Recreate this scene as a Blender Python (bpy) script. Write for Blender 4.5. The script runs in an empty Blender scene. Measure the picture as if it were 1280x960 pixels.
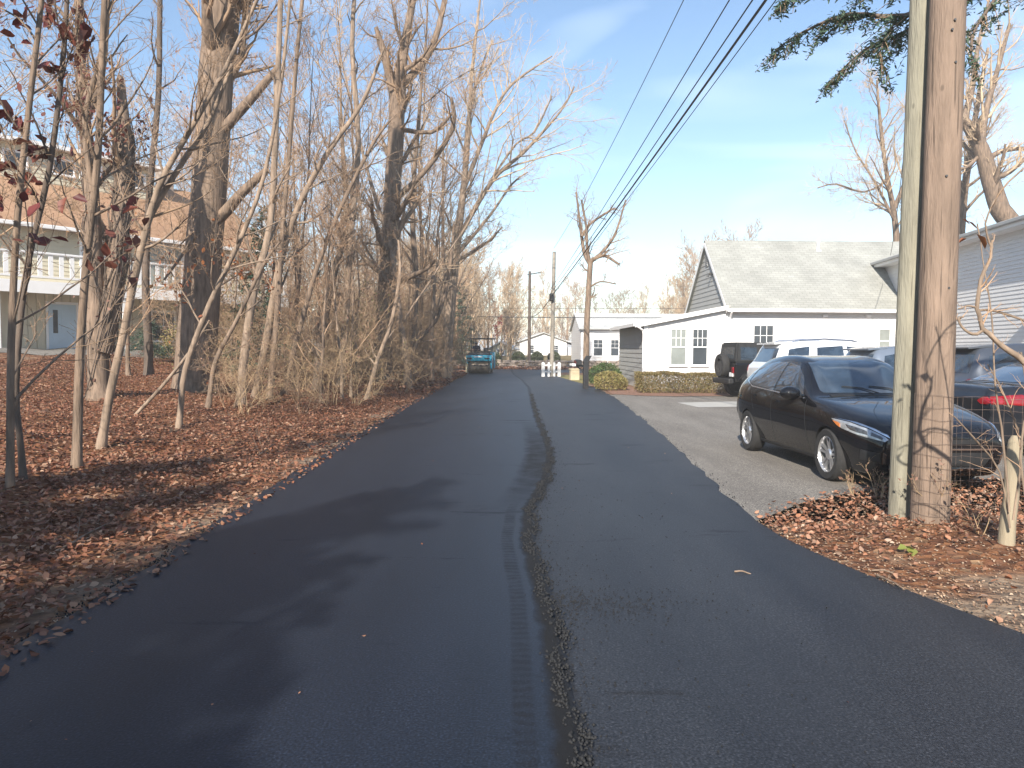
import bpy, bmesh, math, random
import numpy as np
from mathutils import Vector, Matrix
from mathutils.bvhtree import BVHTree

R = math.radians
SC = bpy.context.scene
COL = SC.collection

# ------------------------------------------------------------------ camera, sky, sun, exposure
F = 925.0                      # focal length in pixels of the 1280 x 960 photograph
CAM_H = 1.6
PITCH, ROLL = R(2.72), R(0.35)
cam_data = bpy.data.cameras.new('camera')
cam_data.sensor_width = 36.0
cam_data.lens = F / 1280 * 36.0
cam_data.clip_start = 0.05
cam_data.clip_end = 6000
cam = bpy.data.objects.new('camera', cam_data)
COL.objects.link(cam)
CAM_M = Matrix.Translation((0, 0, CAM_H)) @ Matrix.Rotation(math.pi / 2 - PITCH, 4, 'X') @ Matrix.Rotation(ROLL, 4, 'Z')
cam.matrix_world = CAM_M
SC.camera = cam

SUN_AZ, SUN_EL = R(18), R(31)  # azimuth measured to the left of straight behind the camera
to_sun = Vector((-math.sin(SUN_AZ) * math.cos(SUN_EL), -math.cos(SUN_AZ) * math.cos(SUN_EL), math.sin(SUN_EL)))
world = bpy.data.worlds.new('World')
SC.world = world
world.use_nodes = True
wn, wl = world.node_tree.nodes, world.node_tree.links
wn.clear()
w_out = wn.new('ShaderNodeOutputWorld')
w_bg = wn.new('ShaderNodeBackground')
w_sky = wn.new('ShaderNodeTexSky')
w_sky.sky_type = 'NISHITA'
w_sky.sun_disc = False
w_sky.sun_elevation = SUN_EL
w_sky.sun_rotation = math.pi + SUN_AZ
w_sky.air_density = 1.15
w_sky.dust_density = 0.15
w_sky.ozone_density = 2.6
w_tc = wn.new('ShaderNodeTexCoord')
w_map = wn.new('ShaderNodeMapping')
w_map.inputs['Scale'].default_value = (1.3, 1.3, 6.0)
w_noise = wn.new('ShaderNodeTexNoise')
w_noise.inputs['Scale'].default_value = 2.3
w_noise.inputs['Detail'].default_value = 2.5
w_noise.inputs['Roughness'].default_value = 0.48
w_noise.inputs['Distortion'].default_value = 0.6
w_ramp = wn.new('ShaderNodeValToRGB')
w_ramp.color_ramp.elements[0].position = 0.50
w_ramp.color_ramp.elements[0].color = (0, 0, 0, 1)
w_ramp.color_ramp.elements[1].position = 0.95
w_ramp.color_ramp.elements[1].color = (0.34, 0.34, 0.34, 1)
w_mix = wn.new('ShaderNodeMixRGB')
w_mix.inputs['Color2'].default_value = (9.5, 10.2, 11.0, 1)
wl.new(w_tc.outputs['Generated'], w_map.inputs['Vector'])
wl.new(w_map.outputs['Vector'], w_noise.inputs['Vector'])
wl.new(w_noise.outputs['Fac'], w_ramp.inputs['Fac'])
wl.new(w_ramp.outputs['Color'], w_mix.inputs['Fac'])
wl.new(w_sky.outputs['Color'], w_mix.inputs['Color1'])
wl.new(w_mix.outputs['Color'], w_bg.inputs['Color'])
w_bg.inputs['Strength'].default_value = 0.105
wl.new(w_bg.outputs['Background'], w_out.inputs['Surface'])

sun_data = bpy.data.lights.new('sun', 'SUN')
sun_data.energy = 4.6
sun_data.angle = R(0.6)
sun_data.color = (1.0, 0.93, 0.82)
sun = bpy.data.objects.new('sun', sun_data)
sun.rotation_euler = (-to_sun).to_track_quat('-Z', 'Y').to_euler()
sun.location = to_sun * 80
COL.objects.link(sun)

SC.view_settings.view_transform = 'Standard'
SC.view_settings.look = 'None'
SC.view_settings.gamma = 1.0
SC.view_settings.use_curve_mapping = False
SC.view_settings.exposure = 0.98
SC.render.engine = 'CYCLES'
SC.cycles.max_bounces = 6
SC.cycles.diffuse_bounces = 3
SC.cycles.glossy_bounces = 3
SC.cycles.transparent_max_bounces = 6
SC.cycles.use_denoising = True

# ------------------------------------------------------------------ terrain height and rays
def sstep(a, b, x):
    t = np.clip((np.asarray(x, float) - a) / (b - a), 0, 1)
    return t * t * (3 - 2 * t)

def road_left(y):
    return np.interp(y, [-14, 0, 3.7, 9.5, 19, 42, 52], [-2.6, -2.55, -2.56, -2.7, -2.9, -2.75, -2.9])

def road_right(y):
    return np.interp(y, [-14, 0, 3.2, 4.2, 5.1, 6.0, 6.9, 8.2, 9.5, 13, 17, 25, 30, 34, 40, 46, 50],
                        [4.1, 3.75, 3.2, 2.85, 2.53, 2.33, 2.27, 2.35, 2.48, 2.75, 3.0, 3.42, 3.48, 3.30, 2.85, 2.45, 2.3])

def seam(y):
    return np.interp(y, [-14, 2.0, 2.75, 4.5, 6.0, 7.2, 8.9, 11, 13, 17, 22, 30, 38, 46, 52],
                        [0.2, 0.24, 0.25, 0.235, 0.15, 0.19, 0.42, 0.58, 0.60, 0.58, 0.62, 0.7, 0.5, 0.1, 0.0])

def terrain(x, y):
    x = np.asarray(x, float)
    y = np.asarray(y, float)
    d = road_left(y) - 0.15 - x                                   # metres into the left bank
    near = 1.12 * sstep(0.3, 15, d) + 0.10 * sstep(0.2, 1.6, d)
    bumps = 0.07 * np.sin(x * 1.7 + 1.3 * np.sin(y * 0.9)) * np.sin(y * 1.3 + 0.7) + 0.035 * np.sin(x * 4.1 + y * 2.3)
    bank = (near + bumps * sstep(0.4, 2.5, d)) * (1 - sstep(47, 50.5, y))
    mound = 0.25 * sstep(0.3, 2.2, d) * sstep(15, 28, y) * (1 - sstep(44, 49, y))
    far = 0.85 * sstep(58, 82, y)
    # low heap of earth round the two poles on the right
    rr = np.hypot((x - 4.1) / 1.5, (y - 6.1) / 1.3)
    heap = 0.10 * (1 - sstep(0.3, 1.0, rr))
    rgt = 0.02 * np.sin(x * 3.3 + y) * np.sin(y * 2.9) * sstep(0.25, 0.8, x - road_right(y)) * (1 - sstep(6.8, 7.6, y))
    return np.where(x < 0, bank + mound, heap + rgt) + far

def ray(px, py):
    return (CAM_M.to_3x3() @ Vector(((px - 640) / F, (480 - py) / F, -1))).normalized()

def at(px, py, Y):
    d = ray(px, py)
    return Vector((0, 0, CAM_H)) + d * (Y / d.y)

def gnd(px, py):
    d = ray(px, py)
    t = 1.0
    while t < 300:
        p = Vector((0, 0, CAM_H)) + d * t
        if p.z <= float(terrain(p.x, p.y)):
            break
        t += 0.03 + t * 0.002
    return p

# ------------------------------------------------------------------ object helpers
def tag(o, label, cat, group=None, kind=None):
    if label:
        o['label'] = label
    if cat:
        o['category'] = cat
    if group:
        o['group'] = group
    if kind:
        o['kind'] = kind
    return o

def thing(name, label, cat, loc=(0, 0, 0), rotz=0.0, group=None):
    o = bpy.data.objects.new(name, None)
    o.empty_display_size = 0.2
    COL.objects.link(o)
    o.location = loc
    o.rotation_euler = (0, 0, rotz)
    return tag(o, label, cat, group)

def link(name, me, mats, parent=None, smooth=False):
    o = bpy.data.objects.new(name, me)
    COL.objects.link(o)
    if not isinstance(mats, (list, tuple)):
        mats = [mats]
    for m in mats:
        me.materials.append(m)
    if smooth:
        me.polygons.foreach_set('use_smooth', [True] * len(me.polygons))
    if parent is not None:
        o.parent = parent
    return o

def dup(root, loc, rotz=0.0, scale=1.0, label=None, group=None):
    r = root.copy()
    COL.objects.link(r)
    r.location = loc
    r.rotation_euler = (0, 0, rotz)
    r.scale = (scale, scale, scale) if not isinstance(scale, tuple) else scale
    if label:
        r['label'] = label
    if group:
        r['group'] = group
    for ch in list(root.children):
        c = ch.copy()
        COL.objects.link(c)
        c.parent = r
        for g in list(ch.children):
            d = g.copy()
            COL.objects.link(d)
            d.parent = c
    return r

class MB:
    """collects shapes for ONE mesh"""
    def __init__(self):
        self.v, self.f, self.m = [], [], []
    def add(self, vs, fs, mi=0):
        n = len(self.v)
        self.v.extend([tuple(p) for p in vs])
        self.f.extend([tuple(i + n for i in f) for f in fs])
        self.m.extend([mi] * len(fs))
        return self
    def box(self, x0, x1, y0, y1, z0, z1, mi=0):
        vs = [(x0, y0, z0), (x1, y0, z0), (x1, y1, z0), (x0, y1, z0), (x0, y0, z1), (x1, y0, z1), (x1, y1, z1), (x0, y1, z1)]
        return self.add(vs, [(0, 3, 2, 1), (4, 5, 6, 7), (0, 1, 5, 4), (1, 2, 6, 5), (2, 3, 7, 6), (3, 0, 4, 7)], mi)
    def bbox(self, x0, x1, y0, y1, z0, z1, b=0.02, seg=2, mi=0):
        bm = bmesh.new()
        bmesh.ops.create_cube(bm, size=1)
        for v in bm.verts:
            v.co = Vector(((x0 + x1) / 2 + v.co.x * (x1 - x0), (y0 + y1) / 2 + v.co.y * (y1 - y0), (z0 + z1) / 2 + v.co.z * (z1 - z0)))
        bmesh.ops.bevel(bm, geom=list(bm.edges), offset=b, segments=seg, affect='EDGES', profile=0.5)
        bm.verts.index_update()
        self.add([v.co.copy() for v in bm.verts], [[v.index for v in f.verts] for f in bm.faces], mi)
        bm.free()
        return self
    def bar(self, a, b, w, h, up=(0, 0, 1), mi=0):
        a, b, up = Vector(a), Vector(b), Vector(up)
        d = (b - a).normalized()
        s = d.cross(up).normalized()
        u = s.cross(d)
        vs = []
        for p in (a, b):
            for i, j in ((-1, -1), (1, -1), (1, 1), (-1, 1)):
                vs.append(p + s * (i * w / 2) + u * (j * h / 2))
        return self.add(vs, [(0, 1, 2, 3), (7, 6, 5, 4), (0, 4, 5, 1), (1, 5, 6, 2), (2, 6, 7, 3), (3, 7, 4, 0)], mi)
    def tube(self, pts, rad, k=8, mi=0, cap=True):
        pts = [Vector(p) for p in pts]
        n = len(pts)
        if not isinstance(rad, (list, tuple)):
            rad = [rad] * n
        vs, fs = [], []
        ref = None
        for i, p in enumerate(pts):
            t = (pts[min(i + 1, n - 1)] - pts[max(i - 1, 0)]).normalized()
            if ref is None:
                ref = Vector((0, 0, 1)) if abs(t.z) < 0.9 else Vector((1, 0, 0))
            s = t.cross(ref).normalized()
            u = s.cross(t)
            ref = u if abs(t.dot(u)) < 0.9 else ref
            for j in range(k):
                a = 2 * math.pi * j / k
                vs.append(p + (s * math.cos(a) + u * math.sin(a)) * rad[i])
        for i in range(n - 1):
            for j in range(k):
                j2 = (j + 1) % k
                fs.append((i * k + j, i * k + j2, (i + 1) * k + j2, (i + 1) * k + j))
        if cap:
            fs.append(tuple(range(k - 1, -1, -1)))
            fs.append(tuple((n - 1) * k + j for j in range(k)))
        return self.add(vs, fs, mi)
    def lathe(self, prof, axis='Z', at=(0, 0, 0), k=24, mi=0, close=False, cap=True):
        """prof: list of (radius, height along the axis)"""
        vs, fs = [], []
        n = len(prof)
        for r, h in prof:
            for j in range(k):
                a = 2 * math.pi * j / k
                c, s = r * math.cos(a), r * math.sin(a)
                p = (c, s, h) if axis == 'Z' else ((c, h, s) if axis == 'Y' else (h, c, s))
                vs.append((p[0] + at[0], p[1] + at[1], p[2] + at[2]))
        for i in range(n - 1 if not close else n):
            i2 = (i + 1) % n
            for j in range(k):
                j2 = (j + 1) % k
                fs.append((i * k + j, i * k + j2, i2 * k + j2, i2 * k + j))
        if not close and cap:
            if prof[0][0] > 1e-4:
                fs.append(tuple(range(k)))
            if prof[-1][0] > 1e-4:
                fs.append(tuple((n - 1) * k + j for j in range(k)))
        return self.add(vs, fs, mi)
    def poly(self, pts, mi=0):
        return self.add(pts, [tuple(range(len(pts)))], mi)
    def slab(self, pts, off, mi=0):
        """a flat polygon extruded by the vector off"""
        n = len(pts)
        o = Vector(off)
        vs = [Vector(p) for p in pts] + [Vector(p) + o for p in pts]
        fs = [tuple(range(n - 1, -1, -1)), tuple(range(n, 2 * n))]
        fs += [(i, (i + 1) % n, (i + 1) % n + n, i + n) for i in range(n)]
        return self.add(vs, fs, mi)
    def build(self, name, mats, parent=None, smooth=False, fix=True):
        me = bpy.data.meshes.new(name)
        me.from_pydata([tuple(v) for v in self.v], [], self.f)
        me.polygons.foreach_set('material_index', self.m)
        if fix:
            bm = bmesh.new()
            bm.from_mesh(me)
            bmesh.ops.recalc_face_normals(bm, faces=bm.faces)
            bm.to_mesh(me)
            bm.free()
        o = link(name, me, mats, parent)
        if smooth:
            me.polygons.foreach_set('use_smooth', [True] * len(me.polygons))
            me.set_sharp_from_angle(angle=R(38))
        me.update()
        return o

def np_mesh(name, verts, quads=None, tris=None):
    me = bpy.data.meshes.new(name)
    verts = np.asarray(verts, np.float32)
    me.vertices.add(len(verts))
    me.vertices.foreach_set('co', verts.ravel())
    nq = 0 if quads is None else len(quads)
    nt = 0 if tris is None else len(tris)
    loops = []
    starts = []
    if nq:
        loops.append(np.asarray(quads, np.int32).ravel())
        starts.append(np.arange(nq, dtype=np.int32) * 4)
    if nt:
        loops.append(np.asarray(tris, np.int32).ravel())
        starts.append(np.arange(nt, dtype=np.int32) * 3 + nq * 4)
    loops = np.concatenate(loops)
    starts = np.concatenate(starts)
    me.loops.add(len(loops))
    me.loops.foreach_set('vertex_index', loops)
    me.polygons.add(nq + nt)
    me.polygons.foreach_set('loop_start', starts)
    me.update(calc_edges=True)
    me.validate()
    return me

# ------------------------------------------------------------------ materials
def nodes(m):
    m.use_nodes = True
    nt = m.node_tree
    return nt, nt.nodes['Principled BSDF']

def ramp(nt, stops):
    r = nt.nodes.new('ShaderNodeValToRGB')
    e = r.color_ramp.elements
    e[0].position, e[0].color = stops[0][0], (*stops[0][1], 1)
    e[1].position, e[1].color = stops[-1][0], (*stops[-1][1], 1)
    for p, c in stops[1:-1]:
        k = e.new(p)
        k.color = (*c, 1)
    return r

def mat(name, col, rough=0.6, var=0.2, scale=6.0, stretch=(1, 1, 1), bump=0.0, bscale=None, metal=0.0, coat=0.0, spec=0.5, detail=5.0, world_co=False, rvar=0.0):
    m = bpy.data.materials.new(name)
    nt, b = nodes(m)
    N, L = nt.nodes, nt.links
    tc = N.new('ShaderNodeTexCoord')
    src = tc.outputs['Object']
    if world_co:
        src = N.new('ShaderNodeNewGeometry').outputs['Position']
    mp = N.new('ShaderNodeMapping')
    mp.inputs['Scale'].default_value = stretch
    L.new(src, mp.inputs['Vector'])
    no = N.new('ShaderNodeTexNoise')
    no.inputs['Scale'].default_value = scale
    no.inputs['Detail'].default_value = detail
    no.inputs['Roughness'].default_value = 0.62
    L.new(mp.outputs['Vector'], no.inputs['Vector'])
    lo = tuple(max(0, c * (1 - var)) for c in col)
    hi = tuple(min(1, c * (1 + var)) for c in col)
    r = ramp(nt, [(0.32, lo), (0.68, hi)])
    L.new(no.outputs['Fac'], r.inputs['Fac'])
    L.new(r.outputs['Color'], b.inputs['Base Color'])
    b.inputs['Roughness'].default_value = rough
    b.inputs['Metallic'].default_value = metal
    b.inputs['Specular IOR Level'].default_value = spec
    b.inputs['Coat Weight'].default_value = coat
    b.inputs['Coat Roughness'].default_value = 0.03
    if rvar:
        mr = N.new('ShaderNodeMapRange')
        mr.inputs['To Min'].default_value = max(0.02, rough - rvar)
        mr.inputs['To Max'].default_value = min(1, rough + rvar)
        L.new(no.outputs['Fac'], mr.inputs['Value'])
        L.new(mr.outputs['Result'], b.inputs['Roughness'])
    if bump:
        n2 = N.new('ShaderNodeTexNoise')
        n2.inputs['Scale'].default_value = bscale or scale * 3
        n2.inputs['Detail'].default_value = 6
        L.new(mp.outputs['Vector'], n2.inputs['Vector'])
        bp = N.new('ShaderNodeBump')
        bp.inputs['Strength'].default_value = bump
        bp.inputs['Distance'].default_value = 0.02
        L.new(n2.outputs['Fac'], bp.inputs['Height'])
        L.new(bp.outputs['Normal'], b.inputs['Normal'])
    return m

def leaf_mat(name, cols, rough=0.6, trans=0.25):
    """a different colour for every leaf"""
    m = bpy.data.materials.new(name)
    nt, b = nodes(m)
    N, L = nt.nodes, nt.links
    g = N.new('ShaderNodeNewGeometry')
    n = len(cols)
    r = ramp(nt, [(i / (n - 1), c) for i, c in enumerate(cols)])
    L.new(g.outputs['Random Per Island'], r.inputs['Fac'])
    L.new(r.outputs['Color'], b.inputs['Base Color'])
    b.inputs['Roughness'].default_value = rough
    b.inputs['Specular IOR Level'].default_value = 0.3
    if trans:
        t = N.new('ShaderNodeBsdfTranslucent')
        L.new(r.outputs['Color'], t.inputs['Color'])
        mx = N.new('ShaderNodeMixShader')
        mx.inputs['Fac'].default_value = trans
        L.new(b.outputs['BSDF'], mx.inputs[1])
        L.new(t.outputs['BSDF'], mx.inputs[2])
        L.new(mx.outputs['Shader'], nt.nodes['Material Output'].inputs['Surface'])
    return m

M = {}
M['bark'] = mat('grey_brown_bark', (0.185, 0.130, 0.092), 0.9, 0.5, 13, (1, 1, 0.16), 1.0, 26)
M['bark_pale'] = mat('pale_bark', (0.245, 0.178, 0.128), 0.9, 0.42, 12, (1, 1, 0.2), 0.7, 24)
M['bark_dark'] = mat('dark_bark', (0.115, 0.085, 0.066), 0.92, 0.4, 6, (1, 1, 0.25), 0.8, 20)
M['twig'] = mat('twig_bark', (0.29, 0.19, 0.118), 0.85, 0.25, 2)
M['twig_pale'] = mat('pale_twig_bark', (0.50, 0.37, 0.245), 0.85, 0.25, 2)
M['twig_red'] = mat('reddish_twig_bark', (0.42, 0.27, 0.168), 0.85, 0.25, 2)
M['cane'] = mat('dry_cane', (0.40, 0.275, 0.158), 0.85, 0.3, 3)
M['litter'] = leaf_mat('fallen_leaves', [(0.10, 0.040, 0.025), (0.20, 0.080, 0.045), (0.29, 0.122, 0.064), (0.16, 0.058, 0.037), (0.36, 0.19, 0.11), (0.24, 0.098, 0.054), (0.42, 0.27, 0.18), (0.12, 0.046, 0.031)], 0.6, 0.15)
M['litter_orange'] = leaf_mat('fallen_orange_leaves', [(0.17, 0.075, 0.045), (0.36, 0.16, 0.085), (0.27, 0.12, 0.07), (0.45, 0.26, 0.17), (0.40, 0.18, 0.10), (0.20, 0.095, 0.06), (0.52, 0.38, 0.28)], 0.6, 0.15)
M['red_leaf'] = leaf_mat('dark_red_leaf', [(0.10, 0.028, 0.028), (0.20, 0.05, 0.045), (0.15, 0.065, 0.045), (0.26, 0.075, 0.05)], 0.5, 0.3)
M['rust_leaf'] = leaf_mat('rust_leaf', [(0.28, 0.09, 0.04), (0.40, 0.16, 0.06), (0.22, 0.08, 0.05), (0.34, 0.20, 0.10)], 0.5, 0.3)
M['brown_leaf'] = leaf_mat('dry_brown_leaf', [(0.24, 0.13, 0.09), (0.32, 0.18, 0.13), (0.20, 0.10, 0.075), (0.36, 0.23, 0.17)], 0.6, 0.3)
M['hedge_leaf'] = leaf_mat('bronze_hedge_leaf', [(0.17, 0.165, 0.06), (0.24, 0.19, 0.075), (0.28, 0.18, 0.085), (0.19, 0.175, 0.06), (0.30, 0.21, 0.10)], 0.5, 0.25)
M['yellow_bush_leaf'] = leaf_mat('yellowing_bush_leaf', [(0.19, 0.19, 0.06), (0.34, 0.29, 0.10), (0.26, 0.19, 0.075), (0.38, 0.31, 0.12)], 0.5, 0.25)
M['green_leaf'] = leaf_mat('green_bush_leaf', [(0.05, 0.095, 0.03), (0.09, 0.15, 0.045), (0.07, 0.115, 0.035), (0.115, 0.165, 0.055)], 0.45, 0.2)
M['dark_yew_leaf'] = leaf_mat('dark_clipped_leaf', [(0.055, 0.075, 0.03), (0.085, 0.105, 0.045), (0.07, 0.08, 0.035)], 0.5, 0.15)
M['needle'] = leaf_mat('evergreen_needle', [(0.05, 0.09, 0.06), (0.09, 0.135, 0.085), (0.065, 0.11, 0.072), (0.11, 0.155, 0.10)], 0.5, 0.15)
M['olive_leaf'] = leaf_mat('olive_undergrowth_leaf', [(0.13, 0.14, 0.05), (0.20, 0.19, 0.07), (0.27, 0.20, 0.09), (0.28, 0.14, 0.08), (0.16, 0.17, 0.06)], 0.6, 0.3)
M['maple_red'] = leaf_mat('crimson_leaf', [(0.25, 0.035, 0.04), (0.34, 0.06, 0.055), (0.20, 0.04, 0.045)], 0.5, 0.3)

M['white_siding'] = mat('white_siding', (0.66, 0.645, 0.635), 0.5, 0.03, 1.5)
M['shade_and_gutter_grey'] = mat('shade_and_gutter_grey', (0.36, 0.36, 0.35), 0.6, 0.06, 1.5)  # shade painted into the end wall siding; also the plain gutter grey
M['white_trim'] = mat('white_trim', (0.82, 0.81, 0.80), 0.4, 0.03, 2)
M['cream_siding'] = mat('cream_siding', (0.56, 0.51, 0.385), 0.6, 0.08, 1.5)
M['tan_panel'] = mat('tan_groove_panel', (0.62, 0.55, 0.41), 0.7, 0.12, 2, (1, 1, 0.3))
M['glass'] = mat('window_glass', (0.055, 0.065, 0.075), 0.04, 0.3, 1.0, spec=0.8)
M['pale_glass'] = mat('curtained_window_glass', (0.24, 0.26, 0.245), 0.08, 0.15, 1.5, spec=0.7)
M['car_glass'] = mat('tinted_car_glass', (0.026, 0.040, 0.058), 0.02, 0.5, 2.6, spec=0.9, coat=1.0, detail=2)
M['blue_door'] = mat('blue_door_paint', (0.48, 0.60, 0.70), 0.45, 0.06, 2)
M['black_metal'] = mat('black_metal', (0.02, 0.02, 0.022), 0.45, 0.3, 8)
M['dark_metal'] = mat('dark_metal', (0.06, 0.06, 0.062), 0.5, 0.3, 8)
M['wire'] = mat('black_cable', (0.022, 0.023, 0.026), 0.5, 0.2, 8)
M['rusty_wire'] = mat('rusty_wire', (0.15, 0.11, 0.09), 0.6, 0.3, 30, metal=0.3)
M['chrome'] = mat('chrome', (0.80, 0.80, 0.81), 0.12, 0.03, 10, metal=1.0)
M['alloy'] = mat('silver_alloy', (0.62, 0.62, 0.63), 0.28, 0.06, 10, metal=0.85)
M['pale_post'] = mat('pale_stake_timber', (0.29, 0.24, 0.165), 0.85, 0.2, 5, (2, 2, 0.2), 0.4, 20)
M['lamp_inner'] = mat('dark_lamp_inside', (0.05, 0.052, 0.056), 0.08, 0.6, 22, coat=1.0)
M['rubber'] = mat('tyre_rubber', (0.022, 0.021, 0.021), 0.85, 0.3, 20, bump=0.2, bscale=60)
M['black_paint'] = mat('black_car_paint', (0.005, 0.005, 0.0065), 0.5, 0.2, 3, coat=1.0, spec=0.08)
M['dark_blue_paint'] = mat('blackish_car_paint', (0.010, 0.012, 0.017), 0.5, 0.2, 3, coat=1.0, spec=0.1)
M['silver_paint'] = mat('silver_white_car_paint', (0.70, 0.71, 0.73), 0.3, 0.04, 3, coat=1.0)
M['slate_paint'] = mat('slate_car_paint', (0.085, 0.095, 0.115), 0.3, 0.08, 3, metal=0.5, coat=1.0)
M['blue_grey_paint'] = mat('blue_grey_car_paint', (0.20, 0.235, 0.29), 0.3, 0.06, 3, metal=0.4, coat=1.0)
M['matt_black'] = mat('matt_black_plastic', (0.014, 0.014, 0.015), 0.6, 0.2, 12)
M['red_lens'] = mat('red_lamp_lens', (0.24, 0.006, 0.011), 0.1, 0.25, 12, coat=0.8)
M['amber_lens'] = mat('amber_lens', (0.55, 0.17, 0.04), 0.12, 0.1, 10, coat=0.8)
M['clear_lens'] = mat('clear_lamp_lens', (0.42, 0.44, 0.46), 0.08, 0.35, 14, metal=0.5, coat=1.0)
M['paper'] = mat('paper', (0.75, 0.75, 0.72), 0.7, 0.05, 8)
M['turquoise'] = mat('turquoise_paint', (0.02, 0.40, 0.55), 0.35, 0.08, 4, coat=0.5)
M['steel_drum'] = mat('worn_steel', (0.28, 0.22, 0.16), 0.45, 0.3, 5, metal=0.6)
M['cream_paint'] = mat('cream_paint', (0.60, 0.52, 0.34), 0.5, 0.1, 5)
M['skin'] = mat('skin', (0.55, 0.36, 0.28), 0.6, 0.08, 10)
M['navy_cloth'] = mat('navy_cloth', (0.05, 0.055, 0.08), 0.9, 0.25, 12)
M['red_cloth'] = mat('maroon_cloth', (0.13, 0.045, 0.045), 0.9, 0.25, 12)
M['white_cloth'] = mat('white_cloth', (0.75, 0.75, 0.74), 0.85, 0.06, 12)
M['stone'] = mat('field_stone', (0.27, 0.215, 0.175), 0.9, 0.45, 3, bump=0.6, bscale=9)
M['concrete'] = mat('pale_concrete', (0.40, 0.385, 0.355), 0.85, 0.12, 2.5, bump=0.2, bscale=30, world_co=True)
M['sand_box'] = mat('sandstone_block', (0.52, 0.44, 0.30), 0.8, 0.12, 4)
# ------------------------------------------------------------------ ground, road, lot
def ground_material():
    m = bpy.data.materials.new('leaf_strewn_earth')
    nt, b = nodes(m)
    N, L = nt.nodes, nt.links
    pos = N.new('ShaderNodeNewGeometry').outputs['Position']
    vo = N.new('ShaderNodeTexVoronoi')
    vo.inputs['Scale'].default_value = 13
    L.new(pos, vo.inputs['Vector'])
    sep = N.new('ShaderNodeSeparateColor')
    L.new(vo.outputs['Color'], sep.inputs['Color'])
    leaf = ramp(nt, [(0.0, (0.085, 0.038, 0.022)), (0.35, (0.17, 0.075, 0.036)), (0.6, (0.23, 0.105, 0.05)), (0.82, (0.14, 0.058, 0.033)), (1.0, (0.33, 0.20, 0.11))])
    L.new(sep.outputs[0], leaf.inputs['Fac'])
    n1 = N.new('ShaderNodeTexNoise')
    n1.inputs['Scale'].default_value = 5
    n1.inputs['Detail'].default_value = 8
    n1.inputs['Roughness'].default_value = 0.7
    L.new(pos, n1.inputs['Vector'])
    dirt = ramp(nt, [(0.3, (0.12, 0.082, 0.058)), (0.5, (0.23, 0.165, 0.115)), (0.72, (0.30, 0.225, 0.16))])
    L.new(n1.outputs['Fac'], dirt.inputs['Fac'])
    # bare earth shows in patches and along the road edges; mask is a painted-by-noise wear pattern
    n2 = N.new('ShaderNodeTexNoise')
    n2.inputs['Scale'].default_value = 1.1
    n2.inputs['Detail'].default_value = 6
    L.new(pos, n2.inputs['Vector'])
    at_ = N.new('ShaderNodeAttribute')
    at_.attribute_name = 'bare'
    add = N.new('ShaderNodeMath')
    add.operation = 'ADD'
    L.new(n2.outputs['Fac'], add.inputs[0])
    L.new(at_.outputs['Fac'], add.inputs[1])
    mk = ramp(nt, [(0.62, (0, 0, 0)), (0.80, (1, 1, 1))])
    L.new(add.outputs[0], mk.inputs['Fac'])
    mx = N.new('ShaderNodeMixRGB')
    L.new(mk.outputs['Color'], mx.inputs['Fac'])
    L.new(leaf.outputs['Color'], mx.inputs['Color1'])
    L.new(dirt.outputs['Color'], mx.inputs['Color2'])
    # grass: olive yellow, where the second attribute says so
    ag = N.new('ShaderNodeAttribute')
    ag.attribute_name = 'grassy'
    gr = ramp(nt, [(0.3, (0.15, 0.14, 0.05)), (0.55, (0.26, 0.22, 0.085)), (0.75, (0.33, 0.27, 0.13))])
    L.new(n1.outputs['Fac'], gr.inputs['Fac'])
    mg = N.new('ShaderNodeMixRGB')
    L.new(ag.outputs['Fac'], mg.inputs['Fac'])
    L.new(mx.outputs['Color'], mg.inputs['Color1'])
    L.new(gr.outputs['Color'], mg.inputs['Color2'])
    L.new(mg.outputs['Color'], b.inputs['Base Color'])
    b.inputs['Roughness'].default_value = 0.9
    b.inputs['Specular IOR Level'].default_value = 0.2
    bp = N.new('ShaderNodeBump')
    bp.inputs['Strength'].default_value = 0.9
    bp.inputs['Distance'].default_value = 0.04
    ma = N.new('ShaderNodeMath')
    ma.operation = 'ADD'
    L.new(vo.outputs['Distance'], ma.inputs[0])
    L.new(n1.outputs['Fac'], ma.inputs[1])
    L.new(ma.outputs[0], bp.inputs['Height'])
    L.new(bp.outputs['Normal'], b.inputs['Normal'])
    return m

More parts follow.
